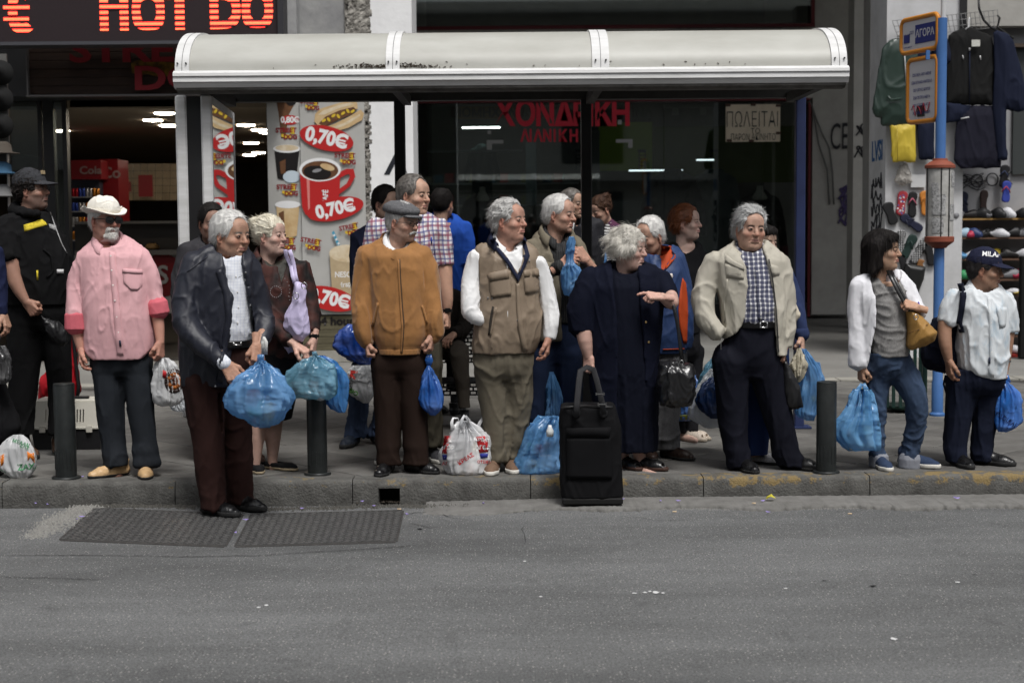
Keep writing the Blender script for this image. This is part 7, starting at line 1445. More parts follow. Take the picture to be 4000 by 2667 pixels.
 b=SDF((-.11,-.13,.03),(.11,.13,.09),.0036);b.ell((0,-.006,.07),(.092,.118,.090),0);b.d=np.maximum(np.maximum(b.d,(.048-b.ax[2])[None,None,:]+0*b.d),(b.ax[2]-.072)[None,None,:]+0*b.d);V,F=b.mesh();mesh_np('hat_band',f.tr(V),F,cloth('cream_band',(.70,.66,.58),.9,.001),hat)
 spectacles(f,mat('black_plastic',(.008,.008,.008),.15),mat('dark_lens',(.005,.005,.006),.05,spec=.8),True,.028)
 s=SDF((-.07,.0,-.15),(.07,.14,-.03),.0032);s.ell((0,.078,-.094),(.036,.030,.034),0);s.ell((0,.092,-.05),(.034,.014,.010),.01)
 for q in(-1,1):s.cone((q*.03,.085,-.05),(q*.034,.07,-.09),.011,.016,.012)
 s.ell((0,.109,-.062),(.017,.012,.005),.003,'-');V,F=s.mesh();V=folds(V,F,.004,60,2,(1,1,.5));N=vnormals(V,F);V2,F2=ribbons(V,N,500,lambda p:np.stack([p[:,0]*4,.3+0*p[:,0],-1+0*p[:,0]],1),.018,.0012,.3,4)
 f.headpart('beard',np.concatenate([V,V2]),np.concatenate([F,F2+len(V)]),hairm('white_beard',(.72,.70,.66),(.5,.48,.45)))
def man_orange():
 f=Fig((1300,560),KERB_Y+.30,262,'old man in tan suede zip jacket and grey flat cap holding a small blue bag',seed=21);f.vtop=356
 f.head(271,310,.236,54,6,hair=('short',.7,.012),haircol=H_GREY,skin=(.45,.27,.20),brow=(.35,.33,.3),age=.9,fat=.35,nose=1.15,stubble=.12)
 lv=[(368,200,292,48),(380,168,322,62),(400,138,350,80),(440,122,372,92),(520,136,368,98),(620,140,374,106),(700,146,382,114),(750,152,380,112),(786,165,368,104),(796,172,356,97),(822,174,354,96)]
 la=[(138,440,0,44),(120,540,0,45),(118,640,-.03,43),(116,712,-.05,42),(122,752,-.05,38),(132,778,-.05,27)]
 ra=[(352,440,0,42),(376,540,0,44),(388,640,-.03,42),(396,700,-.05,39),(400,738,-.05,34),(392,756,-.05,26)]
 su=mat('tan_suede',(.27,.125,.038),.75,bump=.0010,bscale=300,var=.22,vscale=7,wrinkle=.005,wscale=11,sheen=.25,spec=.25)
 def ribs(V):
  z=f.W(0,796).z;return np.where(V[:,2]<z,.35,1.0)
 f.garment('jacket',su,[lv],[(la,True),(ra,True)],fold=(.012,7),neck=(.090,.15,-.006),mask=ribs)
 knit=mat('brown_rib_knit',(.16,.065,.022),.9,bump=.002,bscale=120,stretch=(3,3,.3))
 V,F=f.solid([[(798,171,357,99),(821,172,356,98)]],res=.006);V=folds(V,F,.0025,30,4,(2,2,.2));mesh_np('waistband',V,F,su,f.root)
 for a in([(126,762,-.05,30),(134,782,-.05,27)],[(399,742,-.05,30),(391,762,-.05,27)]):
  V,F=f.solid([],[(a,True)],res=.006);mesh_np('cuff',V,F,su,f.root)
 T=['jacket'];dk=mat('brass_zip',(.06,.035,.02),.5)
 f.collar(knit,0,0,r=.092,gap=5,leaf=.022,tip=.024,flare=.001,lift=-.004,vee=.150,name='collar_band')
 f.zip(T,[(261,452),(264,520),(272,640),(278,700),(275,760),(270,820)],dk,5)
 f.strip('zip_flap',su,T,[(252,455),(256,540),(262,640),(268,720),(264,820)],[(260,455),(263,540),(270,640),(276,720),(269,820)],2,.007)
 f.strip('pocket_welt',su,T,[(172,620),(158,680),(150,712)],[(181,624),(168,684),(160,716)],2,.007);f.strip('pocket_welt',su,T,[(352,630),(366,675),(372,700)],[(344,634),(358,680),(364,706)],2,.007)
 wh=cloth('white_cotton',(.70,.70,.70),.8,.003,18,.04)
 f.garment('shirt',wh,[[(352,216,286,40),(380,206,300,55),(420,190,330,66),(480,180,330,70)]],res=.008,fold=(.004,10));f.collar(wh,254,376,.0,.060,gap=20,tip=.07)
 lg=[(208,870,0,60),(212,1000,0,53),(214,1120,0,49),(216,1200,-.01,47),(216,1265,-.01,49),(216,1300,-.01,49)];rl=[(312,870,0,60),(316,1000,0,53),(322,1120,0,50),(325,1200,-.01,51),(327,1262,-.01,54),(327,1300,-.01,54)]
 f.trousers(cloth('dark_brown_wool',(.017,.0095,.007),.85,.003,10,.06),(800,158,366,86,905),lg,rl,1255,(.005,6))
 f.shoe(214,1290,.0,-12,'shoe',M_BLK,M_SOLE);f.shoe(318,1290,.02,58,'shoe',M_BLK,M_SOLE)
 f.hand(132,776,-.05,(.12,-.15,-1),(1,.2,0),(.2,-1,0),'fist',1.0,.9);f.hand(388,752,-.06,(-.12,-.15,-1),(-1,.2,0),(0,-1,0),'hook',1.0,.85)
 f.torso_body(lv[3:],[],[lg,rl])
 s=SDF((-.13,-.16,.0),(.13,.16,.17),.0036);s.ell((0,-.01,.075),(.096,.125,.048),0);s.ell((0,-.035,.085),(.098,.098,.05),.02);s.d=smax(s.d,(.050-s.ax[2]+0)[None,None,:]+(-.12*s.ax[1])[None,:,None]+0*s.d,.004)
 s.ell((0,.088,.045),(.075,.048,.010),.006);s.ell((0,-.02,.136),(.009,.009,.006),.002);V,F=s.mesh();f.headpart('flat_cap',folds(V,F,.003,26,6),F,mat('grey_wool',(.10,.10,.105),.95,bump=.002,bscale=300,var=.3,vscale=120))
 spectacles(f,mat('wire_frame',(.05,.045,.04),.3,metal=.6),mat('clear_lens',(.5,.5,.5),.05,spec=.5),r=.019)if False else spec_clear(f)
 b=SDF((-.05,.06,-.08),(.05,.14,-.03),.003)
 for q in(-1,1):b.cone((q*.003,.106,-.049),(q*.026,.092,-.058),.008,.004,.003)
 V,F=b.mesh();V2,F2=ribbons(V,vnormals(V,F),160,lambda p:np.stack([np.sign(p[:,0])*.5,.3+0*p[:,0],-1+0*p[:,0]],1),.014,.001,.3,4);f.headpart('moustache',np.concatenate([V,V2]),np.concatenate([F,F2+len(V)]),H_GREY)
 carrier((1300,560),KERB_Y+.22,[(868,370,378),(890,362,388),(920,352,402),(960,340,418),(1000,336,427),(1030,350,424),(1052,372,408),(1062,384,396)],plastic('royal_blue_film',(.03,.15,.52),.4,.2),'small knotted royal blue bag hanging from the hand of the man in the flat cap',[[(372,824,5),(368,845,9),(374,872,6)],[(380,824,5),(384,848,8),(376,872,6)]],seed=5,group='blue carrier bags held by people')
def spec_clear(f,r=.019,col=(.05,.045,.04)):
 b=MB();M=f.HM
 for q in(-1,1):
  b.tube([M@Vector((q*.031+r*math.cos(i*math.pi/8)*1.1,.107-.004*max(0,q*math.cos(i*math.pi/8)),.003+r*.75*math.sin(i*math.pi/8)))for i in range(17)],.0014,6,False)
  b.tube([M@Vector(p)for p in((q*(.031+r),.103,.006),(q*.079,.06,.008),(q*.084,.0,.004))],.0016,6)
 b.tube([M@Vector(p)for p in((-.011,.110,.004),(0,.114,.007),(.011,.110,.004))],.0016,6);return b.build('spectacles',mat('wire_frame',col,.3,metal=.6),f.root,True)
DB=lambda:plastic('royal_blue_film',(.03,.15,.52),.4,.2)
LB=lambda:plastic('sky_blue_film',(.15,.38,.70),.45,.2,alpha=.78)
TB=lambda:plastic('teal_film',(.17,.40,.54),.45,.2,alpha=.78)
WB=lambda:plastic('white_film',(.78,.79,.80),.4,.3)
CB=lambda:plastic('milky_film',(.66,.69,.73),.35,.25,alpha=.75)
GRP='blue carrier bags held by people'
def man_cap():
 Y=G(150,1782).y;f=Fig((0,560),Y,130,'bearded man in black hooded jacket and worn black baseball cap looking up the street',seed=31);f.vtop=232
 f.head(124,187,.248,80,-6,hair=('curly',1.25,.0,0,1500),haircol=hairm('black_curls',(.02,.016,.014),(.008,.006,.006)),skin=(.33,.19,.14),brow=(.03,.02,.02),age=.2,fat=.5,stubble=.55,lip=(.28,.12,.10))
 V,F=cap_mesh();f.headpart('baseball_cap',V,F,cloth('washed_black_cotton',(.035,.036,.04),.9,.002,30,.25));spec_clear(f)
 b=MB();b.box(-.020,.020,.088,.098,.098,.122);b.v=[tuple(f.HM@Vector(p))for p in b.v];b.build('cap_badge',mat('tan_patch',(.35,.27,.16),.8,var=.3,vscale=80),f.root)
 lv=[(238,75,150,46),(256,52,176,60),(275,25,196,78),(310,8,222,92),(370,4,252,102),(430,5,276,110),(500,8,284,114),(560,14,280,112),(600,18,274,108),(630,22,270,104)]
 hd=cloth('black_fleece',(.007,.007,.0075),.95,.004,12,.1,bump=.0012)
 la=[(34,318,-.08,46),(26,385,-.14,46),(34,456,-.17,45)];f.garment('hooded_jacket',hd,[lv],[(la,True)],fold=(.013,7),neck=1.15)
 V,F=f.solid([],[([(60,262,.0,30),(90,250,.06,32),(135,256,.05,26)],False),([(60,262,.0,24),(100,272,-.10,18),(150,275,-.13,12)],False)],res=.008);mesh_np('hood',folds(V,F,.008,10,5),F,hd,f.root)
 T=['hooded_jacket'];ye=mat('yellow_print',(.55,.43,.03),.8,var=.35,vscale=90);gr=mat('grey_print',(.3,.3,.3),.8,var=.5,vscale=120)
 f.strip('yellow_stripe',ye,T,[(92,318),(130,308),(160,294),(176,306)],[(95,345),(130,334),(164,324),(184,318)],4,.006)
 f.strip('chest_print',gr,T,[(190,314),(218,320)],[(194,330),(220,344)],3,.006);f.strip('brand_tab',mat('white_tab',(.6,.6,.6),.7),T,[(222,492),(248,492)],[(222,508),(248,508)],3,.007)
 f.strip('yellow_zip',ye,T,[(142,496),(143,534)],[(148,496),(149,534)],2,.006);f.zip(T,[(196,268),(214,320),(240,390),(262,430)],gr,3);f.strip('pocket_edge',hd,T,[(166,414),(195,440),(205,500),(180,520)],[(172,410),(202,438),(212,502),(186,526)],2,.008)
 lg=[(105,700,0,78),(98,800,0,68),(95,900,0,58),(88,1000,.0,52),(84,1080,0,48),(86,1135,0,50),(86,1200,0,50)];rl=[(205,700,.04,66),(222,800,.05,56),(230,900,.06,50),(232,1000,.06,44),(232,1080,.06,42),(232,1170,.06,42),(232,1220,.06,42)]
 f.trousers(cloth('black_track_cotton',(.006,.006,.0065),.9,.004,10,.1),(615,30,266,100,730),lg,rl,1140,(.011,7))
 br=mat('worn_brown_leather',(.10,.055,.035),.25,bump=.002,bscale=60,var=.4,vscale=30);f.shoe(104,1190,.03,38,'sneaker',br,M_SOLE,laces=mat('brown_lace',(.05,.03,.02),.8));f.shoe(232,1190,.06,40,'sneaker',br,M_SOLE)
 f.hand(104,622,-.18,(.62,-.1,-.75),(.3,.9,.1),(.5,-.5,.6),'fist',1.05)
 f.torso_body(lv[3:],[[(38,440,-.16,32),(62,545,-.18,27),(104,622,-.18,16)]],[lg,rl],res=.010)
 o=[(158,668),(190,690),(235,700),(262,735),(268,780),(240,790),(205,765),(178,720)]
 pt=[f.W(a,b,-.2)for a,b in o];V,F=pillow([(p.x,p.z)for p in pt],Y-.2,.04,.04);bo=mesh_np('folded_waist_pouch',folds(V,F,.014,18,4),F,mat('black_nylon',(.012,.012,.013),.4,bump=.001,wrinkle=.004),None,loc=tuple(pt[4]));props(bo,'black nylon pouch hanging in the fist of the man in the hooded jacket','pouch')
def edge_person():
 f=Fig((0,560),KERB_Y+.45,-110,'person in navy top and long black skirt cut off by the picture edge',seed=37);f.vtop=350
 f.head(-120,300,.235,20,hair=('short',1.1),haircol=H_DARK,skin=(.4,.25,.18),age=.5)
 lv=[(360,-160,-80,45),(385,-200,-40,60),(430,-222,-18,80),(520,-225,-8,90),(700,-220,-8,95),(800,-220,-4,95)]
 nv=cloth('navy_cotton',(.012,.016,.045),.9,.004);f.garment('top',nv,[lv],[([(-20,430,0,36),(-6,540,0,36),(2,640,-.03,30),(8,668,-.03,26)],True)],fold=(.01,8))
 f.garment('skirt',cloth('black_crepe',(.008,.008,.009),.9,.004),[[(790,-215,-10,90),(920,-215,14,95),(1000,-215,38,95),(1060,-215,66,95),(1110,-215,84,92),(1150,-200,66,88),(1190,-180,20,70)]],fold=(.012,6),aniso=(1,1,.2))
 f.hand(14,668,-.03,(.35,-.2,-.9),(-1,.2,0),(0,-1,0),'relax',1.0,.9);f.shoe(-20,1300,0,25,'shoe',M_BLK,M_SOLE);f.shoe(-140,1300,0,10,'shoe',M_BLK,M_SOLE)
 f.torso_body(lv[3:],[[(2,560,0,24),(8,620,-.02,20),(14,668,-.03,14)]],[[(-60,900,0,44),(-40,1200,0,36),(-20,1290,0,36),(0,0,0,0),(0,0,0,0)]])
 carrier((0,560),KERB_Y+.30,[(790,-30,10),(830,-40,30),(880,-46,44),(920,-40,40),(940,-20,20)],plastic('black_film',(.012,.012,.014),.05,.25),'glossy black plastic bag at the picture edge beside the navy sleeve',[[(-4,742,6),(-8,800,8)]],seed=3)
 def pr(g,T,root):
  gn=mat('green_print',(.05,.25,.10),.6);orr=mat('orange_print',(.65,.18,.02),.6);o=(0,560);Y=g.Y
  print_text(T,root,'ZAXAP',122,1262,34,gn,o,Y,R(4),.02);print_text(T,root,'ΜΕΛΑΝ',82,1170,20,gn,o,Y,R(-20),.02);print_text(T,root,'ΖΑΧ',96,1185,20,gn,o,Y,R(-20),.02)
  for A,B in(([(106,1202),(108,1240)],[(120,1212),(118,1226)]),([(136,1206),(134,1248)],[(120,1212),(118,1226)]),([(2,1220),(2,1262)],[(16,1212),(14,1250)])):print_patch(T,root,(A,B),orr,o,Y,'printed_butterfly_wing')
  print_text(T,root,'ΣΕΛ',14,1290,22,gn,o,Y,R(-30),.02)
 carrier((0,560),KERB_Y+.22,[(1138,58,84),(1160,22,104),(1190,2,122),(1230,-6,134),(1262,2,136),(1290,30,122),(1312,62,104),(1322,74,94)],WB(),'white bag printed with an orange butterfly and green letters, resting at the kerb',seed=9,crump=.006,prints=pr)
def man_navy():
 Y=9.02;f=Fig((660,560),Y,230,'white haired old man in navy rain jacket standing in the gutter on the metal covers',seed=41,gz=.006);f.vtop=380
 f.head(240,362,.262,56,4,hair=('short',1.15,.004,0,1300),haircol=H_WHITE,skin=(.40,.235,.165),brow=(.42,.40,.36),age=1.0,fat=.4,nose=1.2,jaw=1.05)
 wt=checks('white_checked_cotton',(.62,.64,.68),[('x',55,0,.1,(.30,.34,.48),.55),('z',55,0,.1,(.30,.34,.48),.55)],wr=.003)
 slv=[(385,205,275,42),(410,180,300,60),(450,150,320,78),(560,150,322,96),(660,145,326,112),(735,145,328,114),(770,150,325,106)]
 f.garment('shirt',wt,[slv],fold=(.008,9));f.collar(wt,232,436,.02,.068,gap=14,tip=.072,yaw=.3)
 f.button([(262,520),(268,580),(272,640),(268,700)],['shirt'],M_BTN,.0045)
 lv=[(386,165,262,52),(402,128,300,72),(430,85,328,92),(480,60,345,104),(560,52,352,112),(640,46,358,118),(740,38,360,120),(820,32,320,112),(890,38,290,104),(930,44,275,100),(960,50,268,96)]
 a1=[(92,470,-.05,48),(72,560,-.08,54),(62,640,-.11,56),(72,710,-.15,54),(118,775,-.2,47),(170,822,-.23,40),(214,856,-.24,33)]
 a2=[(322,490,.0,40),(348,580,.02,42),(362,660,.02,44),(372,720,-.03,42),(366,762,-.09,36),(352,788,-.13,27)]
 nj=mat('navy_nylon',(.011,.0125,.021),.50,bump=.0005,bscale=300,wrinkle=.007,wscale=12,spec=.4)
 cut=dict(p=[(188,380),(204,450),(218,520),(244,600),(250,690),(240,790),(234,870),(226,980),(420,980),(330,800),(322,700),(306,600),(292,520),(276,450),(262,380)],dy=-.15,y1=.02)
 f.garment('rain_jacket',nj,[lv],[(a1,True),(a2,True)],cuts=[cut],fold=(.011,7),neck=(.088,.12,-.006),zmin=f.W(100,946).z);f.collar(nj,230,432,.03,.094,gap=46,leaf=.05,tip=.09,flare=.02,yaw=.3,dip=.02)
 T=['rain_jacket'];f.button([(206,515),(232,590),(236,680),(229,734),(182,948),(298,534),(318,632),(300,505)],T,M_STEEL,.006,'press_stud')
 f.strip('storm_flap',nj,T,[(182,500),(212,590),(222,680),(206,790),(188,930)],[(204,490),(238,596),(246,684),(230,790),(210,936)],3,.007);f.strip('shoulder_seam',nj,T,[(70,500),(110,470),(150,440)],[(70,505),(110,475),(150,445)],2,.004)
 tr=cloth('brown_cord',(.024,.0105,.009),.9,.005,10,.12)
 lg=[(135,930,-.02,82),(142,1050,-.02,74),(152,1150,-.02,66),(160,1250,-.02,60),(168,1330,-.02,56),(175,1410,-.03,53),(178,1470,-.03,53)];rl=[(256,930,.10,72),(262,1050,.12,66),(268,1150,.14,60),(272,1250,.14,54),(274,1330,.14,48),(276,1390,.14,46),(276,1440,.14,46)]
 f.trousers(tr,(772,148,328,100,965),lg,rl,1424,(.010,7));f.belt((766,150,328,108),M_BLK,28,(250,762,284,790))
 f.shoe(168,1440,-.02,62,'sneaker',M_BLK,M_SOLE,1.06);f.shoe(268,1420,.14,66,'sneaker',M_BLK,M_SOLE,1.06)
 cu=MB();V,F=f.solid([],[([(200,846,-.24,30),(226,866,-.25,25)],2)],res=.005);mesh_np('shirt_cuff',V,F,wt,f.root)
 f.hand(222,864,-.25,(.55,-.15,-.8),(-.2,.9,-.2),(.6,-.6,.3),'relax',1.08,.95);f.hand(344,790,-.15,(.10,-.35,-.9),(-.5,.8,0),(-.8,-.5,.2),'hook',1.05,.95)
 f.torso_body(slv[2:],[[(160,820,-.23,20),(222,864,-.25,16)],[(366,740,-.09,20),(344,790,-.15,16)]],[lg,rl])
 b=MB();c=f.W(368,795,-.22);k=f.k
 for i in range(3):b.tube([(c.x+(-5+i*5)*k,c.y,c.z-28*k),(c.x+(-5+i*4)*k,c.y,c.z+22*k),(c.x+(1+i*3)*k,c.y-.004,c.z+34*k),(c.x+(9+i*2)*k,c.y-.008,c.z+20*k),(c.x+(9+i)*k,c.y-.008,c.z-28*k)],.004,6,flat=3)
 props(b.build('folded_paper',mat('newsprint',(.55,.55,.53),.8,var=.3,vscale=60),None,True),'folded white paper gripped above the big blue bag of the man in navy','paper')
 carrier((660,560),8.72,[(846,352,368),(866,338,388),(890,312,414),(925,272,446),(960,240,474),(995,226,488),(1030,230,472),(1055,262,452),(1080,312,430),(1100,348,404),(1108,362,388)],LB(),'large bulging sky blue bag held by the man in navy rain jacket',[[(352,824,7),(356,850,12)],[(366,824,6),(362,850,10)]],seed=15,goods=7,radial=.010,crump=.018,group=GRP,depth=.6)
def woman_blonde():
 Y=KERB_Y+.42;f=Fig((660,560),Y,430,'old woman with pinned-up white blonde hair and lilac shoulder bag in brown patterned blouse',seed=47);f.vtop=420
 f.head(396,364,.232,64,-2,hair=('updo',1.25,0,0,1500),haircol=hairm('blonde_white_hair',(.78,.74,.62),(.50,.45,.34)),skin=(.50,.33,.27),brow=(.45,.36,.28),browy=.6,age=.9,fat=.55,fem=1,lip=(.42,.17,.16),nose=.95)
 bl=mat('brown_black_print',(.055,.018,.014),.75,bump=.0008,wrinkle=.006,wscale=13,var2=(.008,.007,.007),vscale=16)
 n=bl.node_tree.nodes;n['Noise Texture'].inputs['Detail'].default_value=0
 lv=[(428,350,460,46),(450,335,500,66),(480,325,525,80),(560,325,535,94),(640,328,528,100),(720,332,522,102),(800,340,518,99),(835,345,514,96)]
 a1=[(345,485,-.02,38),(352,580,-.08,40),(375,660,-.14,40),(420,722,-.2,36),(474,772,-.24,27)];a2=[(518,490,.0,36),(540,580,.0,37),(556,660,-.03,35),(566,735,-.08,29)]
 cut=dict(p=[(395,415),(415,480),(440,560),(452,480),(462,415)],dy=-.12,y1=-.02);f.garment('blouse',bl,[lv],[(a1,True),(a2,True)],cuts=[cut],fold=(.011,9),neck=(.085,.11,0))
 f.garment('sequin_top',mat('sequin_cloth',(.03,.028,.022),.35,bump=.004,bscale=250,var=.5,vscale=90),[lv[:5]],ins=.012,fold=None,neck=(.075,.10,0));f.collar(bl,418,440,.01,.080,gap=50,leaf=.035,tip=.05,yaw=.5,dip=.045)
 g=np.random.default_rng(5);T=f.tree(['blouse']);b=MB()
 for i in range(34):
  a=i*.37;u,v=418+22*math.cos(a),580+22*math.sin(a)
  if i>16:u,v=400+i*3.2+6*math.sin(i),500+(i-16)*14
  h=T.ray_cast(_C,ray(u+660,v+560).normalized())
  if h[0]is not None:b.lathe((h[0].x,h[0].y-.004,h[0].z),[(.001,0),(.0028,.001),(.001,.004)],6,'y')
 q=b.build('beads',M_STEEL,f.root);props(q,kind='stuff')
 f.garment('skirt',cloth('black_wool',(.008,.008,.009),.9,.003),[[(815,345,512,96),(900,345,505,98),(1000,345,495,95),(1075,348,480,90)]],fold=(.007,6),aniso=(1,1,.2))
 lg=[(350,900,0,46),(348,1040,0,36),(345,1120,0,33),(340,1210,0,23),(338,1262,0,18),(342,1295,-.01,17)];rl=[(430,900,.05,46),(412,1040,.05,38),(406,1120,.05,35),(406,1190,.05,25),(404,1240,.05,19),(412,1275,.05,18)]
 f.hand(494,786,-.26,(.8,-.2,-.5),(-.2,.2,-.9),(.4,-.9,0),'pinch',1.0,1.05);f.hand(568,768,-.12,(-.1,-.4,-.9),(-.9,.2,0),(-.3,-.9,0),'hook',.95,1.0)
 V=f.body([[(500,350,500,60),(700,350,500,70),(900,360,480,70)]],[([(400,705,-.18,26),(450,752,-.22,24),(494,786,-.26,15)],False),([(566,700,-.04,22),(568,768,-.12,14)],False),(lg,False),(rl,False)],res=.009)
 es=cloth('black_canvas',(.012,.012,.013),.9,.001);rope=mat('jute_rope',(.45,.36,.24),.9,bump=.003,bscale=120)
 f.shoe(340,1290,0,20,'flat',es,rope,.88);f.shoe(410,1290,.05,66,'flat',es,rope,.92)
 b=MB();w=f.W(566,752,-.1);b.lathe((w.x,w.y,w.z-.010),[(.030,0),(.033,.004),(.033,.016),(.030,.020)],20);b.box(w.x-.005,w.x+.026,w.y-.044,w.y-.028,w.z-.012,w.z+.014);b.build('wristwatch',M_BLK,f.root,'auto')
 li=mat('lilac_leather',(.50,.45,.64),.40,bump=.001,bscale=120,wrinkle=.004,wscale=14)
 t=empty('shoulder_bag',tuple(f.W(500,770,-.2)),'lilac leather shoulder bag hanging from the blonde woman','handbag')
 def pl(nm,o,y,th,w_,m,fold=(.008,12)):
  pt=[f.W(a,c,y)for a,c in o];V,F=pillow([(p.x,p.z)for p in pt],Y+y,th,w_,.007);V=folds(V,F,fold[0],fold[1],3,(1,1,.6));return mesh_np(nm,V,F,m,t)
 pl('bag_body',[(492,545),(514,540),(534,556),(536,620),(548,690),(550,740),(522,776),(486,768),(448,718),(452,672),(478,620)],-.24,.055,.05,li);pl('lower_flap',[(446,790),(470,760),(500,770),(496,800),(466,825)],-.2,.02,.03,li)
 b=MB();Tr=f.tree(['blouse'])
 for off in(-6,10):
  ps=[]
  for(u,v)in((462+off,416),(470+off,440),(482+off*.8,480),(492+off*.7,515),(502+off*.6,548)):
   h=Tr.ray_cast(_C,ray(u+660,v+560).normalized());q=h[0]if h[0]is not None and h[0].y<Y else f.W(u,v,-.1);ps.append((q.x,min(q.y-.01,Y-.08)-(.0 if v<500 else.05),q.z))
  b.tube(ps,.013,8,flat=.3)
 b.build('strap',li,t,True);b=MB()
 for(u,v)in((496,596),(528,556)):
  c=f.W(u,v,-.31);b.tube([(c.x+.018*math.cos(i*math.pi/6),c.y,c.z+.02*math.sin(i*math.pi/6))for i in range(13)],.0028,6,False)
 b.build('ring',M_STEEL,t,True)
 carrier((660,560),Y-.30,[(828,568,578),(845,540,606),(870,500,632),(900,468,642),(935,448,648),(965,458,650),(985,490,645),(998,540,620)],TB(),'rounded teal plastic bag held in both hands of the blonde woman',[[(566,812,8),(572,832,12)]],seed=6,goods=5,radial=.009,crump=.013,group=GRP)
 carrier((660,560),Y-.14,[(828,580,600),(850,575,640),(890,575,676),(930,590,694),(980,610,694),(1020,618,692),(1040,640,690),(1052,665,688)],plastic('blue_film',(.06,.28,.66),.4,.22,alpha=.86),'limp blue bag behind the teal one of the blonde woman',seed=8,group=GRP,depth=.35)
def man_behind():
 Y=10.22;f=Fig((660,560),Y,160,'dark haired man in grey jacket half hidden behind the white haired man',seed=52);f.vtop=350
 f.head(166,312,.232,25,8,hair=('short',1.2,0,0,900),haircol=H_DARK,skin=(.26,.15,.11),brow=(.03,.02,.02),age=.2)
 lv=[(362,128,225,44),(380,90,280,62),(405,62,315,76),(460,48,330,84),(700,40,335,88),(860,40,335,88)]
 gj=cloth('slate_jacket',(.035,.034,.038),.85,.005);f.garment('jacket',gj,[lv],[([(70,420,0,34),(48,520,0,36),(44,620,0,34)],False)],fold=(.01,9));f.collar(gj,178,392,.01,.08,gap=35,leaf=.05,tip=.07,yaw=.3)
 lg=[(120,930,0,56),(130,1060,0,46),(140,1180,0,40),(140,1240,0,40)];rl=[(270,930,0,56),(300,1060,0,46),(326,1180,0,38),(326,1240,0,38)]
 f.trousers(cloth('black_denim',(.012,.013,.016),.9,.004),(840,60,320,80,950),lg,rl,1190);f.shoe(140,1200,0,20,'shoe',M_BLK,M_SOLE);f.shoe(326,1200,0,30,'shoe',mat('brown_leather',(.09,.045,.03),.4),M_SOLE)
 f.torso_body(lv[3:],[],[lg,rl])
def man_plaid():
 Y=G(1700,1805).y+.08;f=Fig((1300,560),Y,300,'tall man in red and blue checked short sleeved shirt behind the flat cap man',seed=57);f.vtop=250
 f.head(316,206,.248,56,2,hair=('short',.9,.022,0,1100),haircol=H_SALT,skin=(.47,.29,.21),brow=(.10,.07,.05),age=.6,fat=.6,nose=1.15)
 pc=checks('red_blue_checks',(.62,.60,.60),[('x',16,0,.26,(.22,.05,.09),.75),('z',16,0,.26,(.22,.05,.09),.75),('x',16,.5,.18,(.05,.06,.20),.7),('z',16,.5,.18,(.05,.06,.20),.7),('x',32,.2,.08,(.04,.04,.1),.7)],wr=.004,tilt=.06)
 lv=[(262,255,355,48),(280,212,400,68),(305,175,425,86),(350,160,425,98),(450,160,415,104),(600,160,415,110),(760,165,410,110),(800,168,408,106)]
 la=[(170,330,0,42),(156,400,0,44),(152,470,0,42)];ra=[(412,332,0,42),(430,400,0,42),(440,478,-.02,38)];f.garment('shirt',pc,[lv],[(la,True),(ra,True)],fold=(.010,9));f.collar(pc,312,292,.0,.066,gap=18,tip=.07,yaw=.25)
 T=['shirt'];f.strip('chest_pocket',pc,T,[(345,372),(346,430)],[(398,378),(398,436)],5,.005);f.strip('pen',mat('blue_pen',(.03,.05,.3),.3),T,[(382,366),(384,392)],[(387,366),(389,392)],2,.01)
 f.strip('sunglasses',M_BLK,T,[(322,282),(350,290)],[(328,296),(346,300)],3,.02)
 f.hand(446,664,-.04,(.06,-.15,-1),(-1,.2,0),(-.1,-1,0),'fist',1.05,1.0)
 lg=[(235,880,0,62),(230,1000,0,54),(225,1120,0,46),(225,1190,0,46),(225,1240,0,46)];rl=[(368,880,0,60),(378,1000,0,50),(386,1100,0,42),(394,1180,0,38),(394,1240,0,38)]
 f.trousers(cloth('dark_khaki',(.062,.055,.040),.9,.005),(775,168,425,96,900),lg,rl,1186,(.011,8));sn=cloth('grey_mesh',(.05,.05,.055),.8,.001);f.shoe(392,1225,.02,22,'sneaker',sn,M_WHITE,laces=mat('lace_grey',(.35,.35,.36),.8));f.shoe(225,1225,0,-20,'sneaker',sn,M_WHITE)
 f.torso_body(lv[3:],[[(156,440,0,30),(150,560,0,26),(150,650,0,20)],[(436,440,-.01,31),(440,540,-.03,28),(446,610,-.04,24),(446,664,-.04,16)]],[lg,rl],res=.009)
 b=MB();w=f.W(446,652,-.04);b.lathe((w.x,w.y,w.z-.010),[(.031,0),(.034,.003),(.034,.017),(.031,.02)],20);b.box(w.x-.01,w.x+.024,w.y-.046,w.y-.030,w.z-.010,w.z+.016);b.build('wristwatch',M_BLK,f.root,'auto')
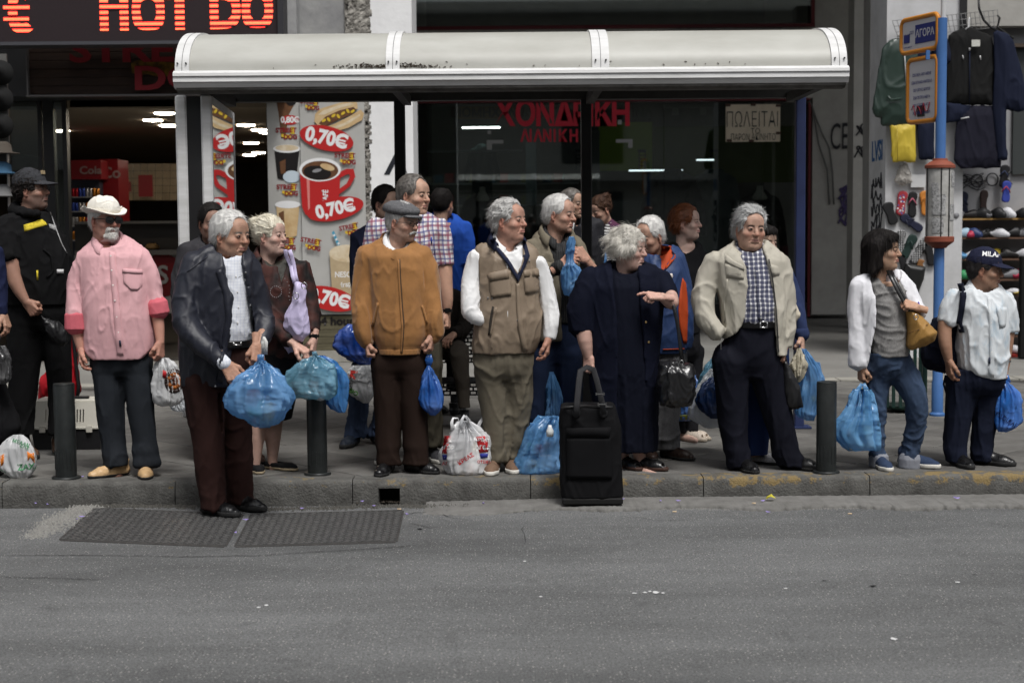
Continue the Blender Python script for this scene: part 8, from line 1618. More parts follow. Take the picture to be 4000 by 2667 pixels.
def man_jeans():
 Y=G(1360,1745).y+.1;f=Fig((1300,560),Y,200,'black haired man in navy jumper and jeans behind the checked shirt',seed=59);f.vtop=290
 f.head(208,238,.235,45,6,hair=('short',1.1,0,0,900),haircol=H_DARK,skin=(.42,.27,.20),brow=(.03,.02,.02),age=.2)
 lv=[(300,165,255,44),(318,120,290,62),(345,88,310,76),(400,80,312,86),(600,90,310,88),(780,95,305,88)];nv=cloth('navy_knit',(.010,.012,.028),.95,.005)
 f.garment('jumper',nv,[lv],[([(102,375,0,34),(98,470,0,36),(104,580,0,34),(128,690,-.05,28)],True)],fold=(.01,9))
 lg=[(118,880,0,50),(104,980,0,42),(94,1080,0,40),(86,1150,0,43),(86,1200,0,43)];rl=[(240,880,.1,50),(215,980,.1,42),(190,1080,.1,40),(172,1150,.1,42),(172,1200,.1,42)]
 jn=mat('blue_denim',(.035,.055,.105),.9,bump=.0008,bscale=300,var2=(.018,.028,.055),vscale=6,wrinkle=.006,wscale=14)
 f.trousers(jn,(770,100,300,82,900),lg,rl,1150,(.013,10));bs=mat('dark_blue_nubuck',(.012,.018,.03),.6);f.shoe(80,1180,.0,-14,'sneaker',bs,M_SOLE,1.05,laces=mat('lace_blue',(.1,.12,.16),.8));f.shoe(172,1180,.1,25,'sneaker',bs,M_SOLE)
 f.hand(134,694,-.07,(-.1,-.1,-1),(1,.2,0),(0,-1,0),'hook',.98);f.torso_body(lv[3:],[[(104,600,0,22),(134,694,-.07,15)]],[lg,rl])
 carrier((1300,560),Y-.14,[(708,66,96),(725,40,120),(755,14,140),(790,2,150),(820,22,152),(845,70,150),(868,110,146)],plastic('deep_blue_film',(.015,.07,.36),.3,.15),'crinkled deep blue bag held behind the man in the suede jacket',seed=12,group=GRP,crump=.014)
 def pr(g,T,root):
  o=(1300,560);print_text(T,root,'M',76,900,52,mat('red_print',(.5,.04,.03),.6),o,g.Y,R(70),.03);print_text(T,root,'FRESH',70,945,22,mat('black_print',(.02,.02,.02),.6),o,g.Y,R(80),.02);print_text(T,root,'BIO',80,972,24,mat('leaf_green_print',(.08,.3,.03),.6),o,g.Y,R(-30),.03)
 carrier((1300,560),Y-.16,[(866,80,146),(885,68,156),(915,58,160),(950,56,160),(975,66,158),(998,96,150),(1012,120,140)],WB(),'white printed bag hanging under the crinkled deep blue bag',seed=14,group='white carrier bags',prints=pr,crump=.011)
def man_polo():
 Y=12.7;f=Fig((1300,560),Y,430,'man in bright blue polo shirt seen from behind',seed=61);f.vtop=262
 f.head(428,238,.24,158,8,hair=('short',.8,0,.9,900),haircol=H_DARK,skin=(.36,.22,.16),age=.4,eyesvis=False)
 lv=[(272,392,462,38),(288,362,498,52),(310,345,522,64),(350,338,532,72),(450,340,530,74),(560,345,530,74),(640,348,526,72)]
 f.garment('polo_shirt',cloth('royal_blue_pique',(.02,.08,.40),.85,.004),[lv],[([(345,330,0,30),(335,420,0,30),(345,500,-.1,26)],True),([(518,330,0,30),(530,410,-.03,30),(528,480,-.08,28)],True)],fold=(.009,9));f.collar(MATS['royal_blue_pique'],430,292,.0,.062,gap=150,yaw=2.9)
 lg=[(390,700,0,44),(392,850,0,36),(394,950,0,32),(394,990,0,32)];rl=[(478,700,0,44),(478,850,0,36),(478,950,0,32),(478,990,0,32)]
 f.trousers(cloth('black_wool',(.008,.008,.009),.9,.003),(625,350,520,68,720),lg,rl,965);f.shoe(394,1000,0,150,'shoe',M_BLK,M_SOLE);f.shoe(478,1000,0,160,'shoe',M_BLK,M_SOLE);f.torso_body(lv[2:],[],[lg,rl])
def man_seated():
 Y=12.05;f=Fig((1300,560),Y,440,'man in dark brown suit sitting on the shelter bench',seed=63);f.vtop=545
 f.head(410,505,.235,30,10,hair=('short',.9,.01,0,500),haircol=H_SALT,skin=(.4,.25,.18),age=.6)
 lv=[(560,370,450,40),(575,345,490,54),(600,330,508,64),(660,325,512,70),(760,330,512,72),(810,335,508,72)];su=cloth('brown_black_suiting',(.016,.013,.011),.85,.005)
 f.garment('suit_jacket',su,[lv],[([(500,610,0,34),(520,680,-.08,34),(505,735,-.2,30),(470,745,-.28,26)],True),([(345,610,0,34),(330,690,-.08,34),(350,750,-.2,28)],True)],fold=(.010,9))
 tr=cloth('taupe_suiting',(.050,.042,.034),.85,.005);V,F=f.solid([[(780,340,510,66),(840,338,512,66)]],[([(470,812,.0,44),(486,812,-.25,42),(495,822,-.42,40),(500,880,-.44,36),(508,960,-.42,28),(514,1034,-.42,23)],True),([(385,812,.0,44),(380,812,-.25,42),(380,822,-.42,40),(384,900,-.44,34),(388,1034,-.42,23)],True)],res=.009,k=.03);V=folds(V,F,.010,9,3);mesh_np('trousers',V,F,tr,f.root)
 f.shoe(520,1030,-.42,20,'shoe',M_BLK,M_SOLE);f.shoe(388,1030,-.42,5,'shoe',M_BLK,M_SOLE);f.hand(470,748,-.3,(-.4,-.8,-.3),(0,0,-1),(-.8,.2,0),'relax',.98);f.torso_body(lv[2:],[[(500,740,-.2,18),(470,748,-.3,14)]],[])
def man_vest():
 Y=KERB_Y+.30;f=Fig((1300,560),Y,680,'grey haired man pursing his lips in beige pocket vest over white shirt',seed=67);f.vtop=368
 f.head(686,305,.248,60,-2,hair=('wavy',1.0,.012,0,1300),haircol=H_GREY,skin=(.44,.245,.18),brow=(.25,.23,.2),age=.9,fat=.6,nose=1.2,pout=1)
 wh=cloth('white_cotton',(.70,.70,.70),.8,.004,18,.04)
 lv=[(378,628,738,52),(394,596,770,72),(416,562,800,88),(450,556,808,98),(520,560,806,104),(600,556,812,114),(690,548,822,122),(760,542,816,118),(800,540,800,110),(817,540,790,106)]
 la=[(566,458,0,42),(542,540,-.02,42),(540,615,-.06,42),(548,662,-.09,36),(578,688,-.10,31),(622,694,-.055,22)];ra=[(806,470,0,34),(830,560,0,33),(846,650,-.01,32),(852,710,-.03,31),(846,764,-.04,26)]
 f.garment('shirt',wh,[[(380,640,730,42)]+[(r[0],r[1]+12,r[2]-12,r[3]-12)for r in lv[1:7]]],[(la,True),(ra,True)],fold=(.014,9));f.collar(wh,690,386,-.01,.066,gap=24,tip=.085,yaw=.3,dip=.035)
 ve=mat('beige_nylon',(.215,.165,.118),.55,bump=.0005,bscale=300,wrinkle=.007,wscale=11,spec=.35,var=.05)
 cut=dict(p=[(640,370),(660,420),(700,470),(728,520),(738,470),(745,370)],dy=-.14,y1=-.03);f.garment('vest',ve,[lv],[([(592,430,0,44),(578,470,0,44)],True)],cuts=[cut],fold=(.013,7),neck=(.088,.12,-.006))
 nv=cloth('navy_lining',(.015,.018,.038),.8,.003);f.collar(nv,690,398,.01,.092,gap=50,leaf=.045,tip=.06,rise=.03,yaw=.3,dip=.03)
 T=['vest'];f.strip('lapel',nv,T,[(612,378),(640,420),(680,470),(722,540)],[(634,366),(664,408),(706,462),(728,500)],3,.012);f.strip('lapel',nv,T,[(752,376),(770,440),(748,490),(722,548)],[(728,384),(742,440),(728,480),(722,510)],3,.012)
 f.strip('pocket',ve,T,[(606,512),(612,560),(618,604)],[(696,494),(697,545),(697,592)],7,.008);f.strip('pocket_flap',ve,T,[(604,508),(612,540)],[(686,490),(690,528)],6,.011)
 f.strip('pocket',ve,T,[(746,500),(748,550),(752,590)],[(802,498),(806,545),(806,580)],5,.008);f.strip('pocket_flap',ve,T,[(744,496),(748,524)],[(804,486),(808,520)],6,.011)
 f.strip('zip_placket',ve,T,[(716,548),(718,640),(724,720),(742,812)],[(730,546),(734,640),(744,720),(764,812)],3,.009);f.strip('pocket_slit_shade',mat('pocket_dark',(.03,.025,.02),.9),T,[(622,636),(612,690),(606,748)],[(630,638),(622,692),(614,750)],2,.005);f.strip('side_seam',ve,T,[(636,640),(622,700),(612,750)],[(642,640),(628,702),(618,754)],2,.008)  # pocket slit is a dark strip, its inner shade put into the colour
 f.button([(650,525),(778,520),(722,575),(722,690),(768,460),(754,478),(606,604),(622,604)],T,M_STEEL,.0055,'press_stud')
 lg=[(622,900,0,66),(628,1000,0,60),(636,1080,0,54),(642,1150,0,50),(640,1210,-.01,42),(632,1250,-.01,40),(630,1300,0,40)];rl=[(716,900,.02,64),(728,1000,.03,56),(722,1080,.04,48),(712,1150,.04,42),(700,1210,.04,35),(694,1245,.04,34),(694,1290,0,34)]
 f.trousers(cloth('khaki_twill',(.120,.105,.078),.85,.005,10,.06),(800,548,786,104,925),lg,rl,1246,(.010,8));sn=mat('brown_nubuck',(.14,.085,.055),.75,bump=.001,bscale=100,var=.2)
 lc=mat('pale_lace',(.5,.46,.4),.8);f.shoe(630,1285,0,-6,'sneaker',sn,M_WHITE,1.0,laces=lc);f.shoe(694,1285,.06,10,'sneaker',sn,M_WHITE,1.0,laces=lc)
 f.hand(842,764,-.05,(-.1,-.2,-1),(-1,.1,0),(0,-1,0),'relax',1.05,.75);f.torso_body(lv[3:],[[(540,600,-.05,24),(600,690,-.06,12)],[(848,690,-.03,20),(842,764,-.05,15)]],[lg,rl])
def man_beige():
 Y=10.25;f=Fig((1980,560),Y,190,'grey haired man in olive beige jacket holding a blue bag up to his chest',seed=71);f.vtop=330
 f.head(205,280,.240,60,3,hair=('short',.9,.012,0,1100),haircol=H_WHITE,skin=(.42,.25,.185),brow=(.3,.28,.25),age=.8,fat=.3,nose=1.2)
 bl=checks('pinstripe_black',(.010,.010,.011),[('x',90,0,.12,(.12,.12,.12),.7)],wr=.004);slv=[(340,150,240,44),(370,130,270,60),(420,110,285,74),(520,110,285,84),(655,112,285,86),(700,112,285,84)];f.garment('shirt',bl,[slv],fold=(.008,9));f.collar(bl,200,352,.0,.066,gap=20,tip=.075,yaw=.4)
 bj=cloth('olive_beige_cotton',(.155,.135,.100),.85,.006,13,.07);lv=[(336,138,238,46),(352,108,265,62),(380,84,290,80),(440,76,294,90),(560,82,292,94),(680,92,286,94),(766,100,276,92)]
 a1=[(98,405,-.04,34),(98,460,-.08,38),(118,500,-.15,36),(165,500,-.24,31),(212,480,-.31,25)];a2=[(280,410,.0,34),(300,470,-.05,34),(318,480,-.15,30),(312,462,-.25,26)]
 cut=dict(p=[(150,325),(176,440),(206,520),(214,640),(212,780),(262,780),(258,520),(250,440),(244,330)],dy=-.12,y1=0);f.garment('jacket',bj,[lv],[(a1,True),(a2,True)],cuts=[cut],fold=(.013,8),neck=(.088,.12,-.006));f.collar(bj,200,352,.01,.092,gap=42,leaf=.055,tip=.085,yaw=.4,dip=.03)
 jn=cloth('dark_jeans',(.014,.022,.050),.9,.005,12,.15);lg=[(150,830,0,58),(132,940,0,50),(118,1040,0,44),(108,1120,0,40),(104,1190,0,38),(104,1240,0,38)];rl=[(240,830,0,56),(246,940,0,50),(250,1040,0,44),(252,1120,0,40),(252,1190,0,38),(252,1240,0,38)]
 f.trousers(jn,(690,108,284,84,850),lg,rl,1180);f.shoe(104,1225,0,-5,'sneaker',M_BLK,M_SOLE);f.shoe(252,1225,0,15,'sneaker',M_BLK,M_SOLE)
 f.hand(214,476,-.32,(.85,-.1,.5),(.2,.6,-.3),(-.3,-.4,.9),'pinch',1.02,1.0);f.hand(312,456,-.27,(-.55,-.1,.65),(-.3,.7,-.3),(-.6,-.3,.5),'pinch',1.02,.95)
 f.torso_body(slv[2:],[[(165,500,-.24,20),(214,476,-.32,15)],[(318,480,-.15,20),(312,456,-.27,15)]],[lg,rl])
 V,F=f.solid([],[([(190,492,-.28,27),(216,478,-.325,26)],2)],res=.005);mesh_np('shirt_cuff',V,F,bl,f.root)
 carrier((1980,560),Y-.35,[(364,246,262),(385,238,268),(420,234,262),(455,236,258),(480,228,270),(505,220,292),(535,219,300),(565,219,286),(588,222,262),(594,226,250)],LB(),'small sky blue bag held up at the chest of the man in olive beige jacket',seed=18,crump=.011,group=GRP)
def man_hidden():
 Y=12.9;f=Fig((1980,560),Y,300,'grey haired man in black windcheater with white collar behind the shelter post',seed=73);f.vtop=262
 f.head(255,240,.235,50,0,hair=('short',1.0),haircol=H_SALT,skin=(.4,.25,.18),age=.5)
 lv=[(272,255,315,34),(290,240,345,50),(320,238,362,60),(400,240,366,64),(560,245,362,64)];wc=cloth('black_windcheater',(.022,.022,.026),.6,.004);f.garment('windcheater',wc,[lv],[([(354,320,0,26),(360,420,0,26),(352,500,0,24)],True)],fold=(.009,9));f.collar(cloth('white_lining',(.5,.5,.5),.8),280,300,.0,.07,gap=30,leaf=.05,tip=.09,yaw=.3)
 lg=[(275,640,0,40),(275,860,0,32),(275,960,0,30),(275,1000,0,30)];rl=[(332,640,0,40),(332,860,0,32),(332,960,0,30),(332,1000,0,30)];f.trousers(cloth('black_wool',(.008,.008,.009),.9),(550,248,360,60,640),lg,rl,965);f.shoe(275,980,0,10,'shoe',M_BLK,M_SOLE);f.shoe(332,980,0,10,'shoe',M_BLK,M_SOLE);f.torso_body(lv[2:],[],[lg,rl])
def woman_bun():
 Y=13.6;f=Fig((1980,560),Y,400,'woman with brown hair in a bun and magenta shawl over a striped top',seed=74);f.vtop=290
 f.head(368,262,.225,-55,20,hair=('updo',1.0,0,0,700),haircol=hairm('brown_hair',(.07,.035,.02),(.02,.01,.007)),skin=(.38,.23,.17),age=.4,fem=1)
 st=checks('black_white_stripes',(.5,.5,.5),[('z',42,0,.5,(.01,.01,.012),1)],wr=.002);lv=[(298,345,402,32),(312,335,425,46),(350,332,436,54),(450,335,438,58),(600,340,440,60)];f.garment('striped_top',st,[lv],fold=(.006,9))
 sh=mat('magenta_shawl',(.10,.02,.05),.9,var2=(.04,.02,.05),vscale=18);f.garment('shawl',sh,[[(r[0]-2,r[1]-4,r[2]+5,r[3]+4)for r in lv[:4]]],[([(425,335,0,24),(440,400,0,24),(430,450,-.05,20)],True)],cuts=[dict(p=[(370,290),(385,330),(378,400),(372,460),(410,460),(408,380),(398,290)],dy=-.1,y1=0)],fold=(.009,9))
 f.garment('skirt',cloth('black_wool',(.008,.008,.009),.9),[[(590,338,442,58),(900,330,450,60),(950,330,450,60)]]);f.shoe(365,960,0,-20,'flat',M_BLK,M_SOLE);f.shoe(410,960,0,-30,'flat',M_BLK,M_SOLE)
 f.torso_body(lv[2:],[],[[(365,900,0,28),(365,960,0,28),(0,0,0,0),(0,0,0,0)],[(410,900,0,28),(410,960,0,28),(0,0,0,0),(0,0,0,0)]])
 carrier((1980,560),Y-.25,[(400,358,366),(420,346,380),(450,344,386),(490,346,386),(520,354,380)],LB(),'small blue bag in front of the woman with the bun, seen beside the shelter post',seed=22,group=GRP)
def woman_navy():
 Y=KERB_Y+.38;f=Fig((1980,560),Y,480,'old woman with windblown white hair in navy coat dress gripping a wheeled bag',seed=77);f.vtop=452
 f.head(476,416,.245,62,3,hair=('puff',1.3,0,0,2600),haircol=hairm('pale_white_hair',(.66,.63,.57),(.34,.32,.28)),skin=(.46,.30,.25),brow=(.4,.36,.3),browy=.6,age=1.0,fat=.9,fem=1,lip=(.36,.18,.16),nose=1.0)
 nd=cloth('navy_crepe',(.003,.004,.010),.85,.004,12,.1);nc=cloth('navy_coat_crepe',(.0035,.0048,.013),.85,.005,10,.1)
 lv=[(456,405,535,54),(472,360,580,76),(495,318,612,96),(560,300,622,108),(650,308,612,116),(750,308,606,120),(850,312,596,112),(950,320,594,108),(1050,340,592,104),(1120,356,590,102)]
 sl=[(325,525,-.02,48),(304,590,-.04,54),(290,660,-.05,54),(292,732,-.05,50)];sr=[(602,530,-.02,42),(622,580,-.07,42),(640,622,-.11,38)]
 cut=dict(p=[(412,445),(418,560),(428,700),(432,900),(430,1140),(560,1140),(540,900),(534,760),(522,560),(516,445)],dy=-.14,y1=0)
 f.garment('coat',nc,[lv],[(sl,True),(sr,True)],cuts=[cut],fold=(.012,6),aniso=(1,1,.28),neck=(.085,.12,0))
 dl=[(470,420,520,44),(500,380,560,80),(560,350,575,98),(650,345,575,108),(750,345,574,112),(850,350,574,112),(1000,372,580,106),(1198,395,590,102)]
 def mask(V):return np.where(V[:,2]<f.W(0,900).z,1.6,.5)
 f.garment('dress',nd,[dl],fold=(.010,11),aniso=(1.6,1.2,.12),mask=mask,neck=(.082,.135,0));f.button([(543,698),(554,776)],['coat'],mat('brass',(.6,.42,.18),.3,metal=1),.007)
 f.hand(318,832,-.08,(.02,-.15,-1),(.6,.8,0),(.8,-.7,0),'fist',1.05,1.05);f.hand(606,600,-.24,(-1,-.2,.12),(.1,.5,-.85),(.1,-.3,.9),'point',1.0,1.1)
 lg=[(450,1100,.05,34),(452,1180,.05,26),(456,1250,.05,22),(462,1285,.05,20)];rl=[(512,1100,-.02,38),(514,1180,-.02,29),(518,1225,-.02,24),(524,1262,-.02,22),(530,1285,-.03,20)]
 f.body([[(560,360,570,60),(800,380,560,70),(1000,400,560,60)]],[([(296,700,-.06,32),(306,770,-.08,29),(318,832,-.08,18)],False),([(640,600,-.12,28),(642,622,-.15,27),(606,600,-.24,17)],False),(lg,False),(rl,False),([(528,1285,-.05,22),(560,1296,-.12,20),(590,1298,-.17,12)],False)],res=.008)
 br=mat('brown_rubber',(.05,.025,.018),.6);f.shoe(524,1285,-.02,58,'sandal',M_BLK,br,.98);f.shoe(460,1285,.05,30,'sandal',M_BLK,br,.95)
 t=empty('handbag',tuple(f.W(665,1020,-.22)),'black leather handbag hanging from the forearm of the woman in navy','handbag');bk=mat('black_soft_leather',(.010,.010,.011),.28,bump=.0012,bscale=90,wrinkle=.007,wscale=15,spec=.6)
 pt=[f.W(a,c,-.2)for a,c in[(598,858),(650,850),(722,864),(734,920),(730,985),(712,1020),(650,1030),(598,1018),(590,940)]];V,F=pillow([(p.x,p.z)for p in pt],Y-.2,.075,.06,.008,.02);mesh_np('bag_body',folds(V,F,.014,12,5,(1,1,.7)),F,bk,t)
 b=MB();b.tube([f.W(*q)for q in((636,590,-.17),(652,640,-.2),(666,700,-.21),(676,780,-.22),(682,850,-.22))],.011,8,flat=.35);b.tube([f.W(*q)for q in((650,588,-.12),(658,660,-.15),(690,860,-.18))],.010,8,flat=.35);b.build('strap',bk,t,True);b=MB()
 c=f.W(682,856,-.24);b.tube([(c.x+.012*math.cos(i*math.pi/6),c.y,c.z+.014*math.sin(i*math.pi/6))for i in range(13)],.003,6,False);b.build('ring',M_STEEL,t,True)
def man_anorak():
 Y=G(2620,1795).y+.08;f=Fig((1980,560),Y,620,'old man in blue and orange windbreaker turned away behind the woman in navy',seed=83);f.vtop=385
 f.head(558,366,.238,-42,12,hair=('short',1.0,.012,0,1200),haircol=H_WHITE,skin=(.36,.21,.15),brow=(.4,.38,.34),age=1.0)
 bn=cloth('blue_nylon',(.018,.040,.115),.55,.007,12,.06,spec=.35);orr=cloth('orange_nylon',(.38,.055,.015),.6,.006)
 lv=[(398,552,645,50),(412,522,672,70),(440,505,688,86),(500,502,696,96),(600,508,700,100),(700,515,702,102),(790,520,704,102),(818,525,700,96)];ra=[(662,455,0,38),(684,540,0,40),(694,640,-.02,39),(694,730,-.03,37),(694,800,-.03,30)];la=[(540,460,0,36),(525,560,0,36),(520,660,0,34)]
 cut=dict(p=[(598,375),(602,440),(606,500),(628,470),(650,440),(640,375)],dy=-.12,y1=-.04);f.garment('windbreaker',bn,[lv],[(la,True),(ra,True)],cuts=[cut],fold=(.012,8),neck=(.088,.11,0));f.garment('fleece_lining',orr,[lv[:5]],ins=.014,fold=None);f.collar(bn,590,408,.0,.090,gap=40,leaf=.045,tip=.09,yaw=-.2)
 T=['windbreaker'];f.strip('orange_panel',orr,T,[(686,525),(676,580),(670,650),(676,720),(690,780)],[(700,545),(706,600),(708,660),(706,720),(704,780)],4,.006);f.strip('orange_lapel',orr,T,[(602,398),(604,440),(612,500)],[(628,400),(664,440),(632,480)],4,.012)
 f.strip('round_badge',mat('badge_print',(.5,.45,.42),.7,var=.5,vscale=90),T,[(628,510),(626,520),(630,532)],[(646,508),(650,520),(646,530)],4,.009);f.strip('hem_stripe',orr,T,[(610,803),(694,800)],[(610,807),(694,804)],2,.007)
 lg=[(580,900,0,52),(572,1000,0,46),(560,1110,0,42),(548,1190,0,40),(548,1240,0,40)];rl=[(655,900,0,52),(640,1000,0,45),(630,1110,0,42),(632,1190,0,42),(632,1240,0,42)];f.trousers(cloth('grey_wool',(.028,.028,.029),.9,.005),(790,528,700,90,920),lg,rl,1200,(.010,7));br=mat('dark_brown_leather',(.028,.016,.012),.35)
 f.shoe(548,1225,.05,10,'shoe',br,M_SOLE);f.shoe(636,1220,0,52,'shoe',br,M_SOLE,1.0);f.torso_body(lv[3:],[],[lg,rl]);f.hand(698,800,-.03,(0,-.1,-1),(-1,.1,0),(0,-1,0),'fist',.98)
def woman_red():
 Y=G(2690,1722).y+.06;f=Fig((2600,560),Y,80,'woman with short copper hair in a black top',seed=87);f.vtop=372
 f.head(80,312,.228,66,-2,hair=('wavy',1.5,.0,0,2600),haircol=hairm('copper_hair',(.26,.085,.028),(.10,.03,.012)),skin=(.52,.36,.30),brow=(.12,.06,.04),browy=.6,age=.5,fat=.8,fem=1,lip=(.42,.16,.15))
 bk=cloth('black_jersey',(.008,.008,.009),.9,.004);lv=[(388,12,128,46),(402,-8,142,60),(425,-24,150,74),(500,-22,150,84),(600,-18,142,88),(740,-14,134,86)];f.garment('cardigan',bk,[lv],[([(-15,450,0,34),(-22,560,0,34),(-20,680,0,30)],True),([(138,450,0,32),(146,560,0,32),(140,690,0,28)],True)],fold=(.009,8),neck=(.082,.135,-.004))
 tb=cloth('black_cotton',(.010,.010,.012),.9,.004);lg=[(35,820,0,46),(44,940,0,40),(50,1040,0,36),(56,1110,0,33),(56,1160,0,33)];rl=[(104,820,.05,46),(100,940,.05,40),(95,1040,.05,34),(92,1110,.05,32),(92,1160,.05,32)];f.trousers(tb,(725,-12,134,82,850),lg,rl,1124);ck=mat('cream_woven_leather',(.50,.43,.36),.6,bump=.004,bscale=110,var=.3,vscale=110)
 f.shoe(68,1150,0,56,'sandal',ck,mat('cream_sole',(.35,.30,.24),.8),.98);f.shoe(92,1150,.08,50,'sandal',ck,MATS['cream_sole'],.95)
 f.body([[(412,30,105,44),(440,10,115,56),(700,10,115,60)]],[([(72,410,.01,32),(88,410,.01,32)],False),([(50,690,0,34),(54,900,0,30),(56,1080,0,20),(66,1140,-.01,17),(100,1156,-.1,15),(118,1160,-.15,10)],False)],res=.009)
 f.strip('necklace',mat('gold',(.5,.35,.1),.3,metal=1),f.tree(['cardigan']),[(40,402),(70,428),(100,405)],[(40,404),(70,430),(100,407)],2,.004)if False else None
 carrier((2600,560),Y-.10,[(905,92,112),(930,60,118),(970,44,112),(1020,40,108),(1060,42,104),(1084,52,96)],plastic('striped_blue_film',(.02,.10,.32),.3,.25),'blue shopping bag with an olive band beside the black handbag',seed=26,group=GRP,prints=lambda g,T,root:print_patch(T,root,([(42,1062),(100,1060)],[(44,1080),(98,1078)]),mat('olive_print',(.16,.17,.02),.6),(2600,560),g.Y,'printed_band'))
def man_front():
 Y=KERB_Y+.30;f=Fig((2600,560),Y,360,'grey haired man facing the street in pale beige jacket over navy checked shirt',seed=91);f.vtop=372
 f.head(330,336,.252,13,3,-3,hair=('wavy',1.6,.0,0,2200),haircol=hairm('silver_hair',(.52,.52,.51),(.22,.22,.22)),skin=(.44,.27,.20),brow=(.06,.05,.045),browy=1.1,age=.7,fat=.45,nose=1.05,jaw=1.1,lip=(.30,.14,.12))
 ck=checks('navy_checked_cotton',(.60,.60,.62),[('x',34,0,.62,(.018,.022,.065),.78),('z',34,0,.62,(.018,.022,.065),.78),('x',34,.3,.08,(.6,.6,.62),.5)],wr=.004,tilt=.02)
 sl=[(385,292,380,44),(405,268,408,60),(440,246,436,78),(540,240,450,98),(630,240,456,112),(690,244,452,112),(712,248,448,104)];f.garment('shirt',ck,[sl],fold=(.009,9));f.collar(ck,328,418,-.01,.070,gap=12,tip=.078,dip=.05);f.strip('placket',ck,['shirt'],[(345,470),(352,540),(358,620),(362,690)],[(362,470),(368,540),(374,620),(378,690)],3,.006);f.button([(356,500),(362,560),(367,615),(371,668)],['shirt'],M_BTN,.0045)
 bj=cloth('stone_microfibre',(.40,.375,.315),.75,.006,12,.04,spec=.3)
 lv=[(378,262,402,54),(398,232,432,74),(425,190,458,92),(460,178,470,100),(540,190,474,108),(620,204,478,114),(700,212,480,118),(760,214,478,116),(800,300,476,110),(825,410,470,96)]
 a1=[(190,466,0,46),(160,540,0,48),(150,610,-.02,47),(156,670,-.05,43),(180,715,-.085,38),(210,745,-.095,32)];a2=[(446,468,0,42),(464,550,0,42),(470,640,-.01,38),(470,730,-.02,34),(466,796,-.03,30)]
 cut=dict(p=[(262,365),(292,440),(318,490),(320,570),(314,660),(300,715),(262,756),(212,790),(200,860),(438,860),(436,760),(430,660),(420,560),(404,470),(392,420),(392,365)],dy=-.14,y1=0)
 f.garment('jacket',bj,[lv],[(a1,True),(a2,True)],cuts=[cut],fold=(.015,7),neck=(.090,.12,-.006));f.collar(bj,326,414,.015,.096,gap=40,leaf=.06,tip=.10,rise=.03,flare=.022,dip=.03)
 T=['jacket'];f.strip('yoke_flap',bj,T,[(232,470),(300,484)],[(238,522),(306,530)],5,.007);f.strip('yoke_flap',bj,T,[(404,470),(440,480)],[(420,520),(446,512)],4,.010)
 f.strip('lapel',bj,T,[(232,430),(270,460),(312,480)],[(232,462),(268,482),(318,502)],4,.009);f.strip('zip',mat('dark_zip',(.03,.03,.03),.6),T,[(402,452),(418,540),(430,640),(436,740),(440,815)],[(406,452),(422,540),(434,640),(440,740),(444,815)],2,.008);f.strip('side_panel_seam',bj,T,[(238,530),(228,620),(226,700)],[(243,530),(233,620),(231,700)],2,.006)
 q=print_text(f.tree(['jacket']),f.root,'Columbia',270,510,13,mat('grey_stitch',(.2,.19,.17),.8),(2600,560),Y,R(2),.01,off=.012);q['kind']='stuff'
 b=MB();w=f.W(216,792,-.16);b.tube([(w.x,w.y,w.z+.02),(w.x,w.y,w.z-.02)],.004,6);b.build('zip_pull',M_STEEL,f.root)
 nt_=cloth('midnight_wool',(.006,.0065,.012),.8,.005,9,.06);f.belt((687,248,450,108),M_BLK,30,(368,694,400,722))
 lg=[(256,850,0,76),(260,940,0,67),(264,1040,0,58),(270,1130,0,53),(282,1210,-.01,48),(292,1262,-.01,47),(292,1310,-.01,47)];rl=[(388,850,0,74),(408,940,0,66),(432,1040,0,58),(454,1130,0,53),(474,1210,0,50),(488,1258,0,50),(490,1305,0,50)]
 f.trousers(nt_,(705,232,448,106,905),lg,rl,1262,(.010,7));f.shoe(292,1290,0,24,'shoe',M_BLK,M_SOLE,1.04);f.shoe(486,1285,.02,62,'shoe',M_BLK,M_SOLE,1.06)
 f.hand(466,796,-.05,(-.15,-.1,-1),(-1,.2,0),(0,-1,0),'fist',1.0,.85);f.torso_body(sl[2:],[[(180,715,-.085,20),(208,742,-.09,13)],[(470,740,-.02,20),(466,796,-.05,15)]],[lg,rl])
 t=empty('handbag',tuple(P(3120,1595,Y-.05)),'flat black leather bag held by the man in pale beige jacket','handbag');o=(2600,560);pt=[f.W(a,c,-.05)for a,c in[(458,850),(472,850),(500,900),(525,960),(540,1030),(500,1038),(478,1030),(460,960)]]
 V,F=pillow([(p.x,p.z)for p in pt],Y-.05,.035,.05,.008,.01);mesh_np('bag_body',folds(V,F,.008,10,5),F,mat('black_vinyl',(.010,.010,.011),.35,wrinkle=.005,spec=.5),t);b=MB();b.tube([f.W(*q)for q in((464,870,-.05),(456,845,-.06),(468,832,-.06),(474,860,-.05))],.006,8);b.build('handle',M_BLK,t,True)
